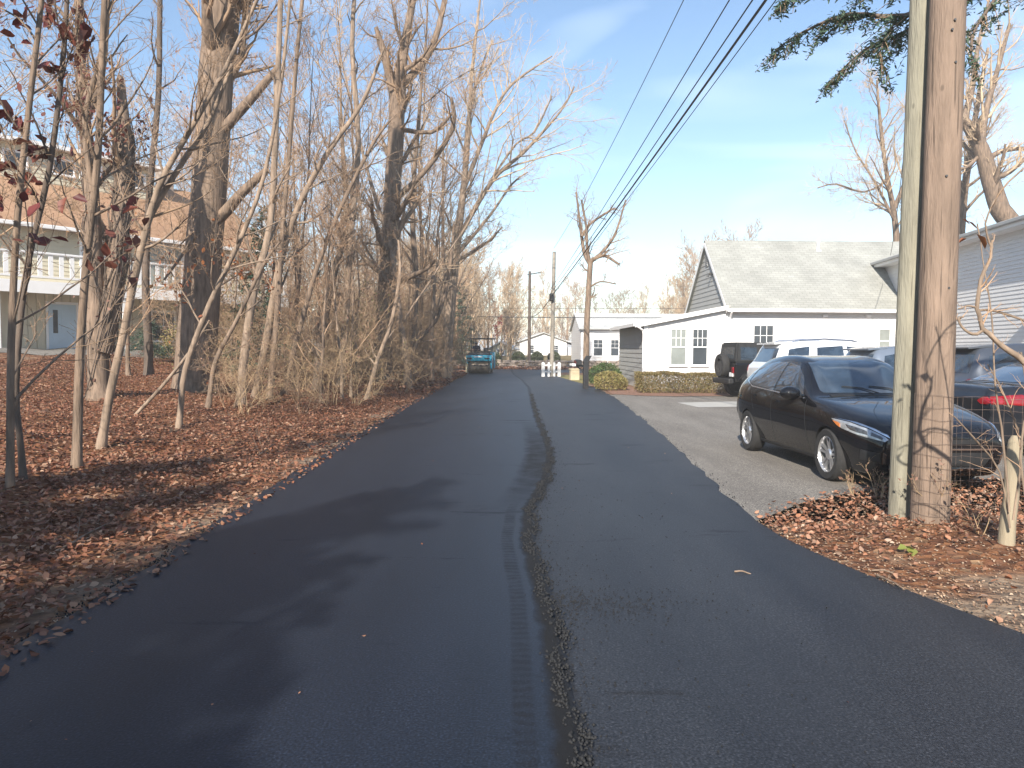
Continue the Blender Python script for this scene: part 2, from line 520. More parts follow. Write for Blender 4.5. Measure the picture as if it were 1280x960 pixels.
def build_ground():
    xs = np.unique(np.concatenate([-np.geomspace(26, 1500, 26), np.arange(-26, -8, 0.6), np.arange(-8, 8.01, 0.2), np.arange(8.5, 24, 0.8), np.geomspace(24, 1500, 24)]))
    ys = np.unique(np.concatenate([-np.geomspace(18, 800, 14), np.arange(-17, 0, 1.0), np.arange(0, 30, 0.25), np.arange(30, 90, 0.8), np.geomspace(90, 2500, 26)]))
    X, Y = np.meshgrid(xs, ys)
    Z = terrain(X, Y)
    nx, ny = len(xs), len(ys)
    idx = np.arange(nx * ny).reshape(ny, nx)
    q = np.stack([idx[:-1, :-1], idx[:-1, 1:], idx[1:, 1:], idx[1:, :-1]], -1).reshape(-1, 4)
    V = np.stack([X, Y, Z], -1).reshape(-1, 3)
    me = np_mesh('ground', V, quads=q)
    x, y = V[:, 0], V[:, 1]
    dl = road_left(y) - x
    dr = x - road_right(y)
    bare = np.where(x < 0, 0.20 * (1 - sstep(0.1, 0.9, dl)) * (1 - sstep(20, 34, y)), 0.0)
    # right hand earth: bare towards the camera, leaves round the poles
    bare = np.where(x > 0, 0.30 * (1 - sstep(4.9, 6.2, y + 0.15 * x)) + 0.05, bare)
    bare = np.where((x > 0) & (y > 8), 0.18, bare)
    grassy = np.where((x > 2.2) & (x < 5.0) & (y > 33) & (y < 47), sstep(33, 36, y) * (1 - sstep(45, 47, y)) * sstep(2.3, 2.8, x), 0.0)
    grassy = np.maximum(grassy, 0.55 * sstep(62, 70, y) * sstep(-30, -10, x))
    grassy = np.maximum(grassy, 0.8 * sstep(11, 14, -x) * (1 - sstep(26, 30, -x)) * sstep(30, 36, y) * (1 - sstep(45, 52, y)))
    for n, a in (('bare', bare), ('grassy', grassy)):
        at_ = me.attributes.new(n, 'FLOAT', 'POINT')
        at_.data.foreach_set('value', a.astype(np.float32))
    o = link('ground', me, ground_material(), smooth=True)
    tag(o, 'brown earth bank and verge under fallen leaves', 'ground', kind='structure')

def asphalt(name, base, col2, rough, uv_marks=False, bumps=0.35):
    m = bpy.data.materials.new(name)
    nt, b = nodes(m)
    N, L = nt.nodes, nt.links
    pos = N.new('ShaderNodeNewGeometry').outputs['Position']
    n1 = N.new('ShaderNodeTexNoise')
    n1.inputs['Scale'].default_value = 0.9
    n1.inputs['Detail'].default_value = 7
    n1.inputs['Roughness'].default_value = 0.6
    mp = N.new('ShaderNodeMapping')
    mp.inputs['Scale'].default_value = (1.6, 0.35, 1)
    L.new(pos, mp.inputs['Vector'])
    L.new(mp.outputs['Vector'], n1.inputs['Vector'])
    n2 = N.new('ShaderNodeTexNoise')
    n2.inputs['Scale'].default_value = 85
    n2.inputs['Detail'].default_value = 3
    L.new(pos, n2.inputs['Vector'])
    r1 = ramp(nt, [(0.30, base), (0.70, col2)])
    L.new(n1.outputs['Fac'], r1.inputs['Fac'])
    r2 = ramp(nt, [(0.36, (0.35, 0.35, 0.35)), (0.60, (1.35, 1.35, 1.35)), (0.72, (3.2, 3.1, 2.9))])
    L.new(n2.outputs['Fac'], r2.inputs['Fac'])
    mu = N.new('ShaderNodeMixRGB')
    mu.blend_type = 'MULTIPLY'
    mu.inputs['Fac'].default_value = 0.8
    L.new(r1.outputs['Color'], mu.inputs['Color1'])
    L.new(r2.outputs['Color'], mu.inputs['Color2'])
    out = mu.outputs['Color']
    rough_out = None
    if uv_marks:
        uv = N.new('ShaderNodeUVMap')
        uv.uv_map = 'seam'
        sp = N.new('ShaderNodeSeparateXYZ')
        L.new(uv.outputs['UV'], sp.inputs['Vector'])
        wob = N.new('ShaderNodeTexNoise')
        wob.inputs['Scale'].default_value = 3.0
        wob.inputs['Detail'].default_value = 8
        wob.inputs['Roughness'].default_value = 0.75
        L.new(pos, wob.inputs['Vector'])
        w1 = N.new('ShaderNodeMath')
        w1.operation = 'MULTIPLY_ADD'
        w1.inputs[1].default_value = 0.16
        w1.inputs[2].default_value = -0.08
        L.new(wob.outputs['Fac'], w1.inputs[0])
        u = N.new('ShaderNodeMath')
        u.operation = 'ADD'
        L.new(sp.outputs['X'], u.inputs[0])
        L.new(w1.outputs[0], u.inputs[1])
        # u is metres from the joint of the two lanes; a dark loose crumb band, then a tyre track with tread bars
        band = ramp(nt, [(0.0, (0, 0, 0)), (0.452, (0, 0, 0)), (0.476, (1, 1, 1)), (0.505, (1, 1, 1)), (0.54, (0, 0, 0)), (1.0, (0, 0, 0))])
        mr = N.new('ShaderNodeMapRange')
        mr.inputs['From Min'].default_value = -1
        mr.inputs['From Max'].default_value = 1
        L.new(u.outputs[0], mr.inputs['Value'])
        L.new(mr.outputs['Result'], band.inputs['Fac'])
        mr2 = N.new('ShaderNodeMapRange')
        mr2.inputs['From Min'].default_value = -1
        mr2.inputs['From Max'].default_value = 1
        u2 = N.new('ShaderNodeMath')
        u2.operation = 'MULTIPLY_ADD'
        u2.inputs[1].default_value = 0.25
        L.new(w1.outputs[0], u2.inputs[0])
        L.new(sp.outputs['X'], u2.inputs[2])
        L.new(u2.outputs[0], mr2.inputs['Value'])
        track = ramp(nt, [(0.0, (0, 0, 0)), (0.378, (0, 0, 0)), (0.388, (1, 1, 1)), (0.425, (1, 1, 1)), (0.436, (0, 0, 0)), (1.0, (0, 0, 0))])
        L.new(mr2.outputs['Result'], track.inputs['Fac'])
        wv = N.new('ShaderNodeTexWave')
        wv.bands_direction = 'Y'
        wv.inputs['Scale'].default_value = 4.2
        wv.inputs['Distortion'].default_value = 4.5
        wv.inputs['Detail'].default_value = 2
        wv.inputs['Detail Scale'].default_value = 2.0
        L.new(pos, wv.inputs['Vector'])
        wr = ramp(nt, [(0.2, (0.25, 0.25, 0.25)), (0.75, (0.52, 0.52, 0.52))])
        L.new(wv.outputs['Fac'], wr.inputs['Fac'])
        # the marks are fresh near the camera end of the joint and fade out along the road
        def vfade(a, b_, c, d):
            mv = N.new('ShaderNodeMapRange')
            mv.inputs['From Min'].default_value = 0
            mv.inputs['From Max'].default_value = 50
            L.new(sp.outputs['Y'], mv.inputs['Value'])
            rv = ramp(nt, [(0.0, (a,) * 3), (b_ / 50, (a,) * 3), (c / 50, (d,) * 3), (1.0, (d,) * 3)])
            L.new(mv.outputs['Result'], rv.inputs['Fac'])
            return rv.outputs['Color']
        def times(p, q):
            mm = N.new('ShaderNodeMixRGB')
            mm.blend_type = 'MULTIPLY'
            mm.inputs['Fac'].default_value = 1
            L.new(p, mm.inputs['Color1'])
            L.new(q, mm.inputs['Color2'])
            return mm.outputs['Color']
        bandc = times(band.outputs['Color'], vfade(0.95, 10, 26, 0.35))
        trackc = times(track.outputs['Color'], vfade(1.0, 6.5, 9.0, 0.0))
        wide = ramp(nt, [(0.0, (0, 0, 0)), (0.30, (0, 0, 0)), (0.36, (0.85, 0.85, 0.85)), (0.50, (0.9, 0.9, 0.9)), (0.53, (0, 0, 0)), (1.0, (0, 0, 0))])
        L.new(mr.outputs['Result'], wide.inputs['Fac'])
        widec = times(times(wide.outputs['Color'], vfade(0.0, 7.0, 9.5, 1.0)), vfade(1.0, 11.0, 16.0, 0.0))
        wn_ = ramp(nt, [(0.35, (0.25, 0.25, 0.25)), (0.62, (1, 1, 1))])
        L.new(wob.outputs['Fac'], wn_.inputs['Fac'])
        widec = times(widec, wn_.outputs['Color'])
        tm = N.new('ShaderNodeMixRGB')
        tm.blend_type = 'MULTIPLY'
        tm.inputs['Fac'].default_value = 1
        L.new(times(trackc, wn_.outputs['Color']), tm.inputs['Color1'])
        L.new(wr.outputs['Color'], tm.inputs['Color2'])
        ad = N.new('ShaderNodeMixRGB')
        ad.blend_type = 'LIGHTEN'
        ad.inputs['Fac'].default_value = 1
        ad0 = N.new('ShaderNodeMixRGB')
        ad0.blend_type = 'LIGHTEN'
        ad0.inputs['Fac'].default_value = 1
        L.new(bandc, ad0.inputs['Color1'])
        L.new(widec, ad0.inputs['Color2'])
        L.new(ad0.outputs['Color'], ad.inputs['Color1'])
        L.new(tm.outputs['Color'], ad.inputs['Color2'])
        # smears of spilled mix across the older lane
        mp3 = N.new('ShaderNodeMapping')
        mp3.inputs['Scale'].default_value = (0.55, 2.4, 1)
        mp3.inputs['Location'].default_value = (3.1, 0.9, 0)
        L.new(pos, mp3.inputs['Vector'])
        n4 = N.new('ShaderNodeTexNoise')
        n4.inputs['Scale'].default_value = 0.8
        n4.inputs['Detail'].default_value = 9
        n4.inputs['Roughness'].default_value = 0.72
        L.new(mp3.outputs['Vector'], n4.inputs['Vector'])
        sm = ramp(nt, [(0.60, (0, 0, 0)), (0.74, (0.75, 0.75, 0.75))])
        L.new(n4.outputs['Fac'], sm.inputs['Fac'])
        ad2 = N.new('ShaderNodeMixRGB')
        ad2.blend_type = 'LIGHTEN'
        ad2.inputs['Fac'].default_value = 1
        L.new(ad.outputs['Color'], ad2.inputs['Color1'])
        L.new(sm.outputs['Color'], ad2.inputs['Color2'])
        fin = N.new('ShaderNodeMixRGB')
        fin.inputs['Color2'].default_value = (0.007, 0.007, 0.008, 1)
        L.new(ad2.outputs['Color'], fin.inputs['Fac'])
        L.new(out, fin.inputs['Color1'])
        out = fin.outputs['Color']
        rm = N.new('ShaderNodeMapRange')
        rm.inputs['To Min'].default_value = rough
        rm.inputs['To Max'].default_value = 0.95
        L.new(ad2.outputs['Color'], rm.inputs['Value'])
        rough_out = rm.outputs['Result']
    L.new(out, b.inputs['Base Color'])
    if rough_out is not None:
        L.new(rough_out, b.inputs['Roughness'])
    else:
        b.inputs['Roughness'].default_value = rough
    b.inputs['Specular IOR Level'].default_value = 0.34
    bp = N.new('ShaderNodeBump')
    bp.inputs['Strength'].default_value = bumps
    bp.inputs['Distance'].default_value = 0.006
    L.new(n2.outputs['Fac'], bp.inputs['Height'])
    L.new(bp.outputs['Normal'], b.inputs['Normal'])
    return m

def strip_mesh(name, ys, left, right, nx, z, mats, skirt=0.0, label=None, cat='road'):
    """a sheet between two edges, both functions of y, with the distance from the lane joint kept as a UV"""
    V, Q = [], []
    n = len(ys)
    for y in ys:
        a, b_ = left(y), right(y)
        for i in range(nx):
            t = i / (nx - 1)
            x = a + (b_ - a) * t
            V.append((x, y, z))
    q = [(j * nx + i, j * nx + i + 1, (j + 1) * nx + i + 1, (j + 1) * nx + i) for j in range(n - 1) for i in range(nx - 1)]
    if skirt:
        base = len(V)
        for j, y in enumerate(ys):
            V.append((left(y) - 0.03, y, z - skirt))
            V.append((right(y) + 0.045, y, z - skirt))
        for j in range(n - 1):
            q.append((base + 2 * j, j * nx, (j + 1) * nx, base + 2 * j + 2))
            q.append((j * nx + nx - 1, base + 2 * j + 1, base + 2 * j + 3, (j + 1) * nx + nx - 1))
    me = np_mesh(name, np.array(V), quads=np.array(q))
    uv = me.uv_layers.new(name='seam')
    co = np.array(V)
    li = np.empty(len(me.loops), np.int32)
    me.loops.foreach_get('vertex_index', li)
    u = co[li, 0] - seam(co[li, 1])
    uv.data.foreach_set('uv', np.stack([u, co[li, 1]], -1).astype(np.float32).ravel())
    o = link(name, me, mats)
    return tag(o, label, cat, kind='structure')

build_ground()
rng0 = np.random.default_rng(5)
_ej = rng0.normal(0, 1, 4000)
def edge_noise(y, s, a):
    t = (np.asarray(y, float) + 40) * s
    i = np.floor(t).astype(int)
    f = t - i
    return a * (_ej[i] * (1 - f) + _ej[i + 1] * f)

ys_road = np.concatenate([np.arange(-14, 1.5, 0.5), np.arange(1.5, 16, 0.06), np.arange(16, 52.01, 0.25)])
M['old_asphalt'] = asphalt('base_lane_asphalt', (0.0160, 0.0176, 0.0230), (0.030, 0.0318, 0.0375), 0.56, True)
M['new_asphalt'] = asphalt('fresh_mat_asphalt', (0.0080, 0.0112, 0.0190), (0.0135, 0.0185, 0.0305), 0.50, True, 0.25)
M['lot_asphalt'] = asphalt('worn_lot_asphalt', (0.150, 0.134, 0.117), (0.225, 0.204, 0.178), 0.85, False, 0.4)
strip_mesh('road', ys_road, lambda y: road_left(y) + 0.12, lambda y: road_right(y) + edge_noise(y, 3, 0.02), 18, 0.010, M['old_asphalt'], 0.012, 'dark grey asphalt lane awaiting its top layer')
strip_mesh('fresh_road_mat', ys_road, lambda y: road_left(y) + edge_noise(y, 4, 0.022) + edge_noise(y, 0.7, 0.04), lambda y: seam(y) + edge_noise(y, 9, 0.012), 26, 0.036, M['new_asphalt'], 0.03, 'freshly laid black asphalt mat on the left lane')
# cross street at the far end
strip_mesh('cross_street', np.arange(50.5, 57.6, 0.5), lambda y: -70, lambda y: 70, 30, 0.005, M['old_asphalt'], 0, 'asphalt street crossing at the far end of the road')

def sheet(name, pts, z, m, label, cat='ground', kind='structure'):
    bm = bmesh.new()
    vs = [bm.verts.new((p[0], p[1], z)) for p in pts]
    f = bm.faces.new(vs)
    bmesh.ops.triangulate(bm, faces=[f])
    me = bpy.data.meshes.new(name)
    bm.to_mesh(me)
    bm.free()
    o = link(name, me, m)
    return tag(o, label, cat, kind=kind)

lot = [(2.20, 6.75), (2.6, 7.2), (3.1, 7.75), (3.8, 8.25), (4.6, 8.75), (5.6, 9.15), (7.0, 9.4), (10, 9.5), (15.6, 9.6), (15.6, 26.2), (9.5, 26.0), (5.6, 25.2), (4.6, 25.4), (3.7, 26.2), (3.40, 26.0), (3.35, 25), (3.1, 20), (2.9, 17), (2.65, 13), (2.4, 9.5), (2.25, 8.2), (2.2, 7.2)]
sheet('parking_lot', lot, 0.004, M['lot_asphalt'], 'worn grey brown asphalt parking lot beside the road', 'parking lot')
sheet('concrete_apron', [(5.2, 20.6), (6.8, 20.9), (13.0, 21.9), (13.0, 23.6), (6.6, 22.9), (5.0, 22.3)], 0.008, M['concrete'], 'pale concrete strip behind the hatchback', 'pavement')
M['mulch'] = mat('red_brown_mulch', (0.22, 0.115, 0.075), 0.95, 0.4, 12, bump=0.8, bscale=30, world_co=True)
sheet('mulch_bed', [(3.55, 26.3), (4.6, 25.5), (5.6, 25.3), (9.5, 26.1), (9.5, 29.9), (5.5, 29.9), (4.3, 33.5), (3.6, 33.0), (3.7, 29.0)], 0.012, M['mulch'], 'reddish brown mulch bed under the hedge', 'mulch bed')

def draped(name, corners, n, dz, m, label, cat):
    (a, b_, c, d) = [Vector((*p, 0)) for p in corners]
    V = []
    for j in range(n + 1):
        for i in range(n + 1):
            s, t = i / n, j / n
            p = (a * (1 - s) + b_ * s) * (1 - t) + (d * (1 - s) + c * s) * t
            V.append((p.x, p.y, float(terrain(p.x, p.y)) + dz))
    w = n + 1
    q = [(j * w + i, j * w + i + 1, (j + 1) * w + i + 1, (j + 1) * w + i) for j in range(n) for i in range(n)]
    o = link(name, np_mesh(name, np.array(V), quads=np.array(q)), m, smooth=True)
    return tag(o, label, cat, kind='structure')
draped('house_driveway', [(-17.5, 22.0), (-11.3, 30.2), (-14.0, 33.0), (-21.0, 25.0)], 16, 0.03, M['lot_asphalt'], 'grey driveway in front of the balcony house', 'driveway')

# ------------------------------------------------------------------ leaf litter, crumbs
def leaf_mesh(name, P, size, rng, mats, tilt=0.5, up=0.0, narrow=1.0):
    """P: (n,3) positions; every leaf is a folded pointed oval of two quads"""
    n = len(P)
    base = np.array([[-0.5, 0, 0], [-0.12, 0.30, 0], [0.25, 0.22, 0], [0.5, 0, 0], [0.25, -0.22, 0], [-0.12, -0.30, 0]])
    base[:, 1] *= narrow
    fold = rng.uniform(-0.15, 0.5, n)
    curl = rng.uniform(-0.3, 0.5, n)
    S = (size * rng.uniform(0.55, 1.35, n))[:, None, None]
    B = np.repeat(base[None], n, 0)
    B[:, :, 2] = np.abs(B[:, :, 1]) * fold[:, None] * 2 + (B[:, :, 0] ** 2) * curl[:, None] * 2
    B = B * S
    yaw = rng.uniform(0, 2 * np.pi, n)
    pit = rng.normal(up, tilt, n)
    rol = rng.normal(0, tilt, n)
    def rot(B, a, i, j):
        c, s = np.cos(a)[:, None], np.sin(a)[:, None]
        x, y = B[:, :, i].copy(), B[:, :, j].copy()
        B[:, :, i] = c * x - s * y
        B[:, :, j] = s * x + c * y
        return B
    B = rot(B, rol, 1, 2)
    B = rot(B, pit, 0, 2)
    B = rot(B, yaw, 0, 1)
    V = (B + P[:, None, :]).reshape(-1, 3)
    i = np.arange(n)[:, None] * 6
    Q = np.concatenate([i + np.array([[0, 1, 2, 3]]), i + np.array([[0, 3, 4, 5]])], 0)
    return np_mesh(name, V, quads=Q)

def litter():
    rng = np.random.default_rng(11)
    # left bank
    n = 125000
    y = 2.0 + 30 * rng.random(n) ** 1.7
    d = -0.16 + 12 * rng.random(n) ** 1.25
    x = road_left(y) - d
    keep = rng.random(n) < np.where(d < 0, 0.16, sstep(-0.2, 1.2, d) * 0.85 + 0.15)
    x, y = x[keep], y[keep]
    z = terrain(x, y) + 0.012 + 0.035 * rng.random(len(x))
    z = np.where(x > road_left(y) - 0.06, 0.045, z)
    # leaves blown along the foot of the far bank
    P = np.stack([x, y, z], -1)
    me = leaf_mesh('leaf_litter', P, 0.055, rng, None, 0.38)
    o = link('leaf_litter', me, M['litter'])
    tag(o, 'red brown fallen leaves carpeting the bank left of the road', 'fallen leaves', kind='stuff')
    n = 16000
    y = 26 + 26 * rng.random(n)
    d = 0.1 + 9 * rng.random(n) ** 1.3
    x = road_left(y) - d
    z = terrain(x, y) + 0.02 + 0.05 * rng.random(n)
    o = link('leaf_litter_far', leaf_mesh('leaf_litter_far', np.stack([x, y, z], -1), 0.14, rng, None, 0.4), M['litter'])
    o.name = 'fallen_leaves'
    tag(o, 'fallen leaves on the far wooded bank beyond the thick trunk', 'fallen leaves', kind='stuff')
    # right verge by the poles
    n = 14500
    x = 2.2 + 7.5 * rng.random(n) ** 1.2
    y = 4.2 + 5.0 * rng.random(n)
    front = np.interp(x, [2.2, 3.1, 3.8, 4.6, 5.6, 7, 10], [6.75, 7.75, 8.25, 8.75, 9.15, 9.4, 9.5])
    dens = sstep(5.3, 6.9, y + 0.10 * (x - 3)) * 0.93 + 0.07
    keep = (x > road_right(y) + 0.03) & (y < front + rng.normal(0, 0.12, n)) & (rng.random(n) < dens)
    x, y = x[keep], y[keep]
    z = terrain(x, y) + 0.012 + 0.03 * rng.random(len(x))
    o = link('leaf_litter_verge', leaf_mesh('leaf_litter_verge', np.stack([x, y, z], -1), 0.048, rng, None, 0.42), M['litter_orange'])
    o.name = 'leaf_litter'
    tag(o, 'orange brown dead leaves round the feet of the two poles', 'fallen leaves', kind='stuff')
    # crumbled bits of leaf on the bare earth of both verges
    n = 26000
    x = 2.2 + 7.0 * rng.random(n) ** 1.3
    y = 3.4 + 5.6 * rng.random(n)
    k = (x > road_right(y) + 0.02) & (y < np.interp(x, [2.2, 3.1, 3.8, 4.6, 5.6, 7, 10], [6.75, 7.75, 8.25, 8.75, 9.15, 9.4, 9.5]))
    x, y = x[k], y[k]
    n = 2500
    y2 = 2.4 + 20 * rng.random(n) ** 1.7
    x2 = road_left(y2) - 0.02 - 1.0 * rng.random(n) ** 1.4
    x, y = np.concatenate([x, x2]), np.concatenate([y, y2])
    P = np.stack([x, y, terrain(x, y) + 0.006 + 0.008 * rng.random(len(x))], -1)
    M['scraps'] = leaf_mat('leaf_scraps', [(0.12, 0.06, 0.035), (0.30, 0.17, 0.10), (0.42, 0.29, 0.19), (0.20, 0.10, 0.055), (0.50, 0.38, 0.27), (0.10, 0.06, 0.04)], 0.7, 0)
    o = link('leaf_scraps', leaf_mesh('leaf_scraps', P, 0.02, rng, None, 0.3), M['scraps'])
    tag(o, 'crumbled leaf bits over the bare earth of the road verges', 'leaf scraps', kind='stuff')
    # strays on the asphalt and on the lot
    n = 110
    x = rng.uniform(-2.4, 3.2, n)
    y = 2.6 + 24 * rng.random(n) ** 1.5
    k = (x < road_right(y)) & (x > road_left(y)) & ((x > 0.3) | (rng.random(n) < 0.35))
    x, y = x[k], y[k]
    z = np.where(x < seam(y), 0.041, 0.016) + 0.004
    P = np.stack([x, y, z], -1)
    nx = rng.uniform(3.2, 5.2, 60)
    ny = rng.uniform(24.6, 25.4, 60)
    P = np.concatenate([P, np.stack([nx, ny, np.full(60, 0.02)], -1)])
    o = link('stray_leaves', leaf_mesh('stray_leaves', P, 0.02, rng, None, 0.25), M['litter'])
    tag(o, 'scattered dry leaf scraps lying on the asphalt', 'fallen leaves', kind='stuff')
    # mix crumbs along the joint
    n = 2300
    y = 2.2 + 16 * rng.random(n) ** 1.8
    off = rng.exponential(0.10, n)
    x = seam(y) + 0.03 + off
    k2 = 700
    y[:k2] = rng.normal(4.55, 0.16, k2)
    x[:k2] = seam(y[:k2]) + np.abs(rng.normal(0, 0.45, k2))
    k3 = 260
    y[k2:k2 + k3] = 2.5 + 6 * rng.random(k3)
    x[k2:k2 + k3] = seam(y[k2:k2 + k3]) + 0.1 + 1.3 * rng.random(k3) ** 1.5
    s = 0.0028 * rng.uniform(0.6, 2.2, n)
    nb = 4200                                   # the crumbling lip of the fresh mat
    yb = 2.2 + 24 * rng.random(nb) ** 1.6
    xb = seam(yb) + rng.normal(0.015, 0.028, nb) + 0.03 * np.sin(yb * 5.0) + 0.02 * np.sin(yb * 13.0)
    x, y = np.concatenate([x, xb]), np.concatenate([y, yb])
    s = np.concatenate([s, 0.0058 * rng.uniform(0.4, 2.0, nb)])
    ne = 3000                                   # crumbs shed along the outer edges of both lanes
    ye = 2.2 + 22 * rng.random(ne) ** 1.5
    lft = rng.random(ne) < 0.88
    xe = np.where(lft, road_left(ye) - np.abs(rng.normal(0, 0.06, ne)), road_right(ye) + np.abs(rng.normal(0, 0.06, ne)))
    lift = np.concatenate([np.full(n, 0.010), np.where(xb < seam(yb) + 0.01, 0.034, 0.018)])
    x, y = np.concatenate([x, xe]), np.concatenate([y, ye])
    s = np.concatenate([s, 0.005 * rng.uniform(0.4, 2.0, ne)])
    lift = np.concatenate([lift, terrain(xe, ye) + 0.006])
    n += nb + ne
    oct_ = np.array([[1, 0, 0], [0, 1, 0], [-1, 0, 0], [0, -1, 0], [0, 0, 1], [0, 0, -1]])
    V = oct_[None] * s[:, None, None] * rng.uniform(0.7, 1.3, (n, 6, 1)) + np.stack([x, y, lift + s * 0.6], -1)[:, None, :]
    T = np.array([[0, 1, 4], [1, 2, 4], [2, 3, 4], [3, 0, 4], [1, 0, 5], [2, 1, 5], [3, 2, 5], [0, 3, 5]])
    Q = (np.arange(n)[:, None, None] * 6 + T[None]).reshape(-1, 3)
    M['crumb'] = mat('loose_asphalt', (0.016, 0.016, 0.017), 0.8, 0.4, 30)
    o = link('asphalt_crumbs', np_mesh('asphalt_crumbs', V.reshape(-1, 3), tris=Q), M['crumb'])
    tag(o, 'loose black asphalt crumbs along the joint of the two lanes', 'asphalt crumbs', kind='stuff')
litter()
# ------------------------------------------------------------------ trees and shrubs
def paths_mesh(name, paths):
    """paths: list of (pts (n,3), radii (n,), sides). All tubes of ONE plant part become one mesh."""
    groups = {}
    for p, r, k in paths:
        groups.setdefault((len(p), k), []).append((p, r))
    VV, QQ, off = [], [], 0
    for (n, k), L in groups.items():
        P = np.array([a for a, _ in L], float)
        Rr = np.array([b for _, b in L], float)
        m = len(L)
        T = np.empty_like(P)
        T[:, 1:-1] = P[:, 2:] - P[:, :-2]
        T[:, 0] = P[:, 1] - P[:, 0]
        T[:, -1] = P[:, -1] - P[:, -2]
        T /= np.linalg.norm(T, axis=2, keepdims=True) + 1e-9
        mean = np.abs(P[:, -1] - P[:, 0])
        ref = np.zeros((m, 3))
        ref[np.arange(m), np.argmin(mean, 1)] = 1
        S = np.cross(T, ref[:, None, :])
        S /= np.linalg.norm(S, axis=2, keepdims=True) + 1e-9
        U = np.cross(S, T)
        a = np.arange(k) * 2 * np.pi / k
        V = P[:, :, None, :] + Rr[:, :, None, None] * (S[:, :, None, :] * np.cos(a)[None, None, :, None] + U[:, :, None, :] * np.sin(a)[None, None, :, None])
        VV.append(V.reshape(-1, 3))
        i, j = np.meshgrid(np.arange(n - 1), np.arange(k), indexing='ij')
        j2 = (j + 1) % k
        q = np.stack([i * k + j, i * k + j2, (i + 1) * k + j2, (i + 1) * k + j], -1).reshape(-1, 4)
        q = (np.arange(m)[:, None, None] * (n * k) + q[None]).reshape(-1, 4) + off
        QQ.append(q)
        off += m * n * k
    return np_mesh(name, np.concatenate(VV), quads=np.concatenate(QQ))

def norm(v):
    return v / (np.linalg.norm(v) + 1e-9)

class Grow:
    def __init__(self, seed, nchild=(12, 7, 5, 3), ratio=(0.42, 0.5, 0.5, 0.5), ang=(28, 60), trop=0.10, wob=0.12, rmin=0.0055, start=0.3, rfac=0.5, maxlvl=4):
        self.rng = np.random.default_rng(seed)
        self.nchild, self.ratio, self.ang, self.trop, self.wob, self.rmin, self.start, self.rfac, self.maxlvl = nchild, ratio, ang, trop, wob, rmin, start, rfac, maxlvl
        self.P = [[] for _ in range(8)]
    def children(self, pts, rad, L, lvl, start=None, n=None, ratio=None, side=None):
        rng = self.rng
        n = self.nchild[min(lvl, len(self.nchild) - 1)] if n is None else n
        start = (self.start if lvl == 0 else 0.18) if start is None else start
        ratio = self.ratio[min(lvl, len(self.ratio) - 1)] if ratio is None else ratio
        N = len(pts) - 1
        for c in range(n):
            t = start + (1 - start) * ((c + rng.random()) / n) * 0.98
            f = t * N
            i = min(int(f), N - 1)
            w = f - i
            p = pts[i] * (1 - w) + pts[i + 1] * w
            r = rad[i] * (1 - w) + rad[i + 1] * w
            d = norm(pts[i + 1] - pts[i])
            a = R(rng.uniform(*self.ang))
            q = rng.normal(0, 1, 3)
            if side is not None:
                q = q + np.array(side) * 1.2
            s = norm(np.cross(d, np.cross(q, d)))
            dd = norm(d * math.cos(a) + s * math.sin(a))
            self.grow(p, dd, L * ratio * (1.15 - 0.6 * t) * rng.uniform(0.65, 1.3), max(self.rmin, r * self.rfac * rng.uniform(0.7, 1.1)), lvl + 1)
    def grow(self, p, d, L, r, lvl):
        rng = self.rng
        n = (7, 6, 5, 4, 3, 3)[min(lvl, 5)]
        pts, rad = [np.array(p)], [r]
        d = np.array(d)
        for i in range(n):
            tr = self.trop if lvl < 3 else self.trop * 0.5
            d = norm(d + rng.normal(0, self.wob, 3) + np.array([0, 0, tr]))
            pts.append(pts[-1] + d * L / n)
            rad.append(max(self.rmin * 0.7, r * (1 - 0.72 * (i + 1) / n)))
        pts, rad = np.array(pts), np.array(rad)
        self.P[lvl].append((pts, rad, (10, 6, 5, 3, 3, 3)[min(lvl, 5)]))
        if lvl < self.maxlvl:
            self.children(pts, rad, L, lvl)
        return pts, rad
    def path(self, pts, rad, k=10, lvl=0, smooth=3, rough=0.0):
        """an explicit stem, resampled through its points"""
        P = np.array([tuple(p) for p in pts], float)
        Rr = np.array(rad, float)
        n = len(P)
        t = np.linspace(0, n - 1, (n - 1) * smooth + 1)
        i = np.clip(t.astype(int), 0, n - 2)
        f = (t - i)[:, None]
        p0, p1, p2, p3 = P[np.clip(i - 1, 0, n - 1)], P[i], P[i + 1], P[np.clip(i + 2, 0, n - 1)]
        Q = 0.5 * (2 * p1 + (p2 - p0) * f + (2 * p0 - 5 * p1 + 4 * p2 - p3) * f ** 2 + (3 * p1 - p0 - 3 * p2 + p3) * f ** 3)
        rr = np.interp(t, np.arange(n), Rr)
        if rough:
            Q = Q + self.rng.normal(0, rough, Q.shape) * rr[:, None]
        self.P[lvl].append((Q, rr, k))
        return Q, rr
    def trunk_crown(self, root, bark, twig, split=2):
        tr = [x for l in range(split) for x in self.P[l]]
        cr = [x for l in range(split, 8) for x in self.P[l]]
        link('trunk', paths_mesh('trunk', tr), bark, root, smooth=True)
        if cr:
            link('crown', paths_mesh('crown', cr), twig, root)
    def whole(self, name, m):
        return link(name, paths_mesh(name, [x for l in self.P for x in l]), m)

def twig_leaves(paths, rng, count, size, mats, parent, name='leaves', droop=-0.6, spread=0.06):
    ends = [p for p in paths]
    P = []
    for _ in range(count):
        pts, _, _ = ends[rng.integers(len(ends))]
        f = rng.random() * (len(pts) - 1)
        i = int(f)
        P.append(pts[i] + (pts[min(i + 1, len(pts) - 1)] - pts[i]) * (f - i) + rng.normal(0, spread, 3))
    return link(name, leaf_mesh(name, np.array(P), size, rng, None, 0.7, droop), mats, parent)

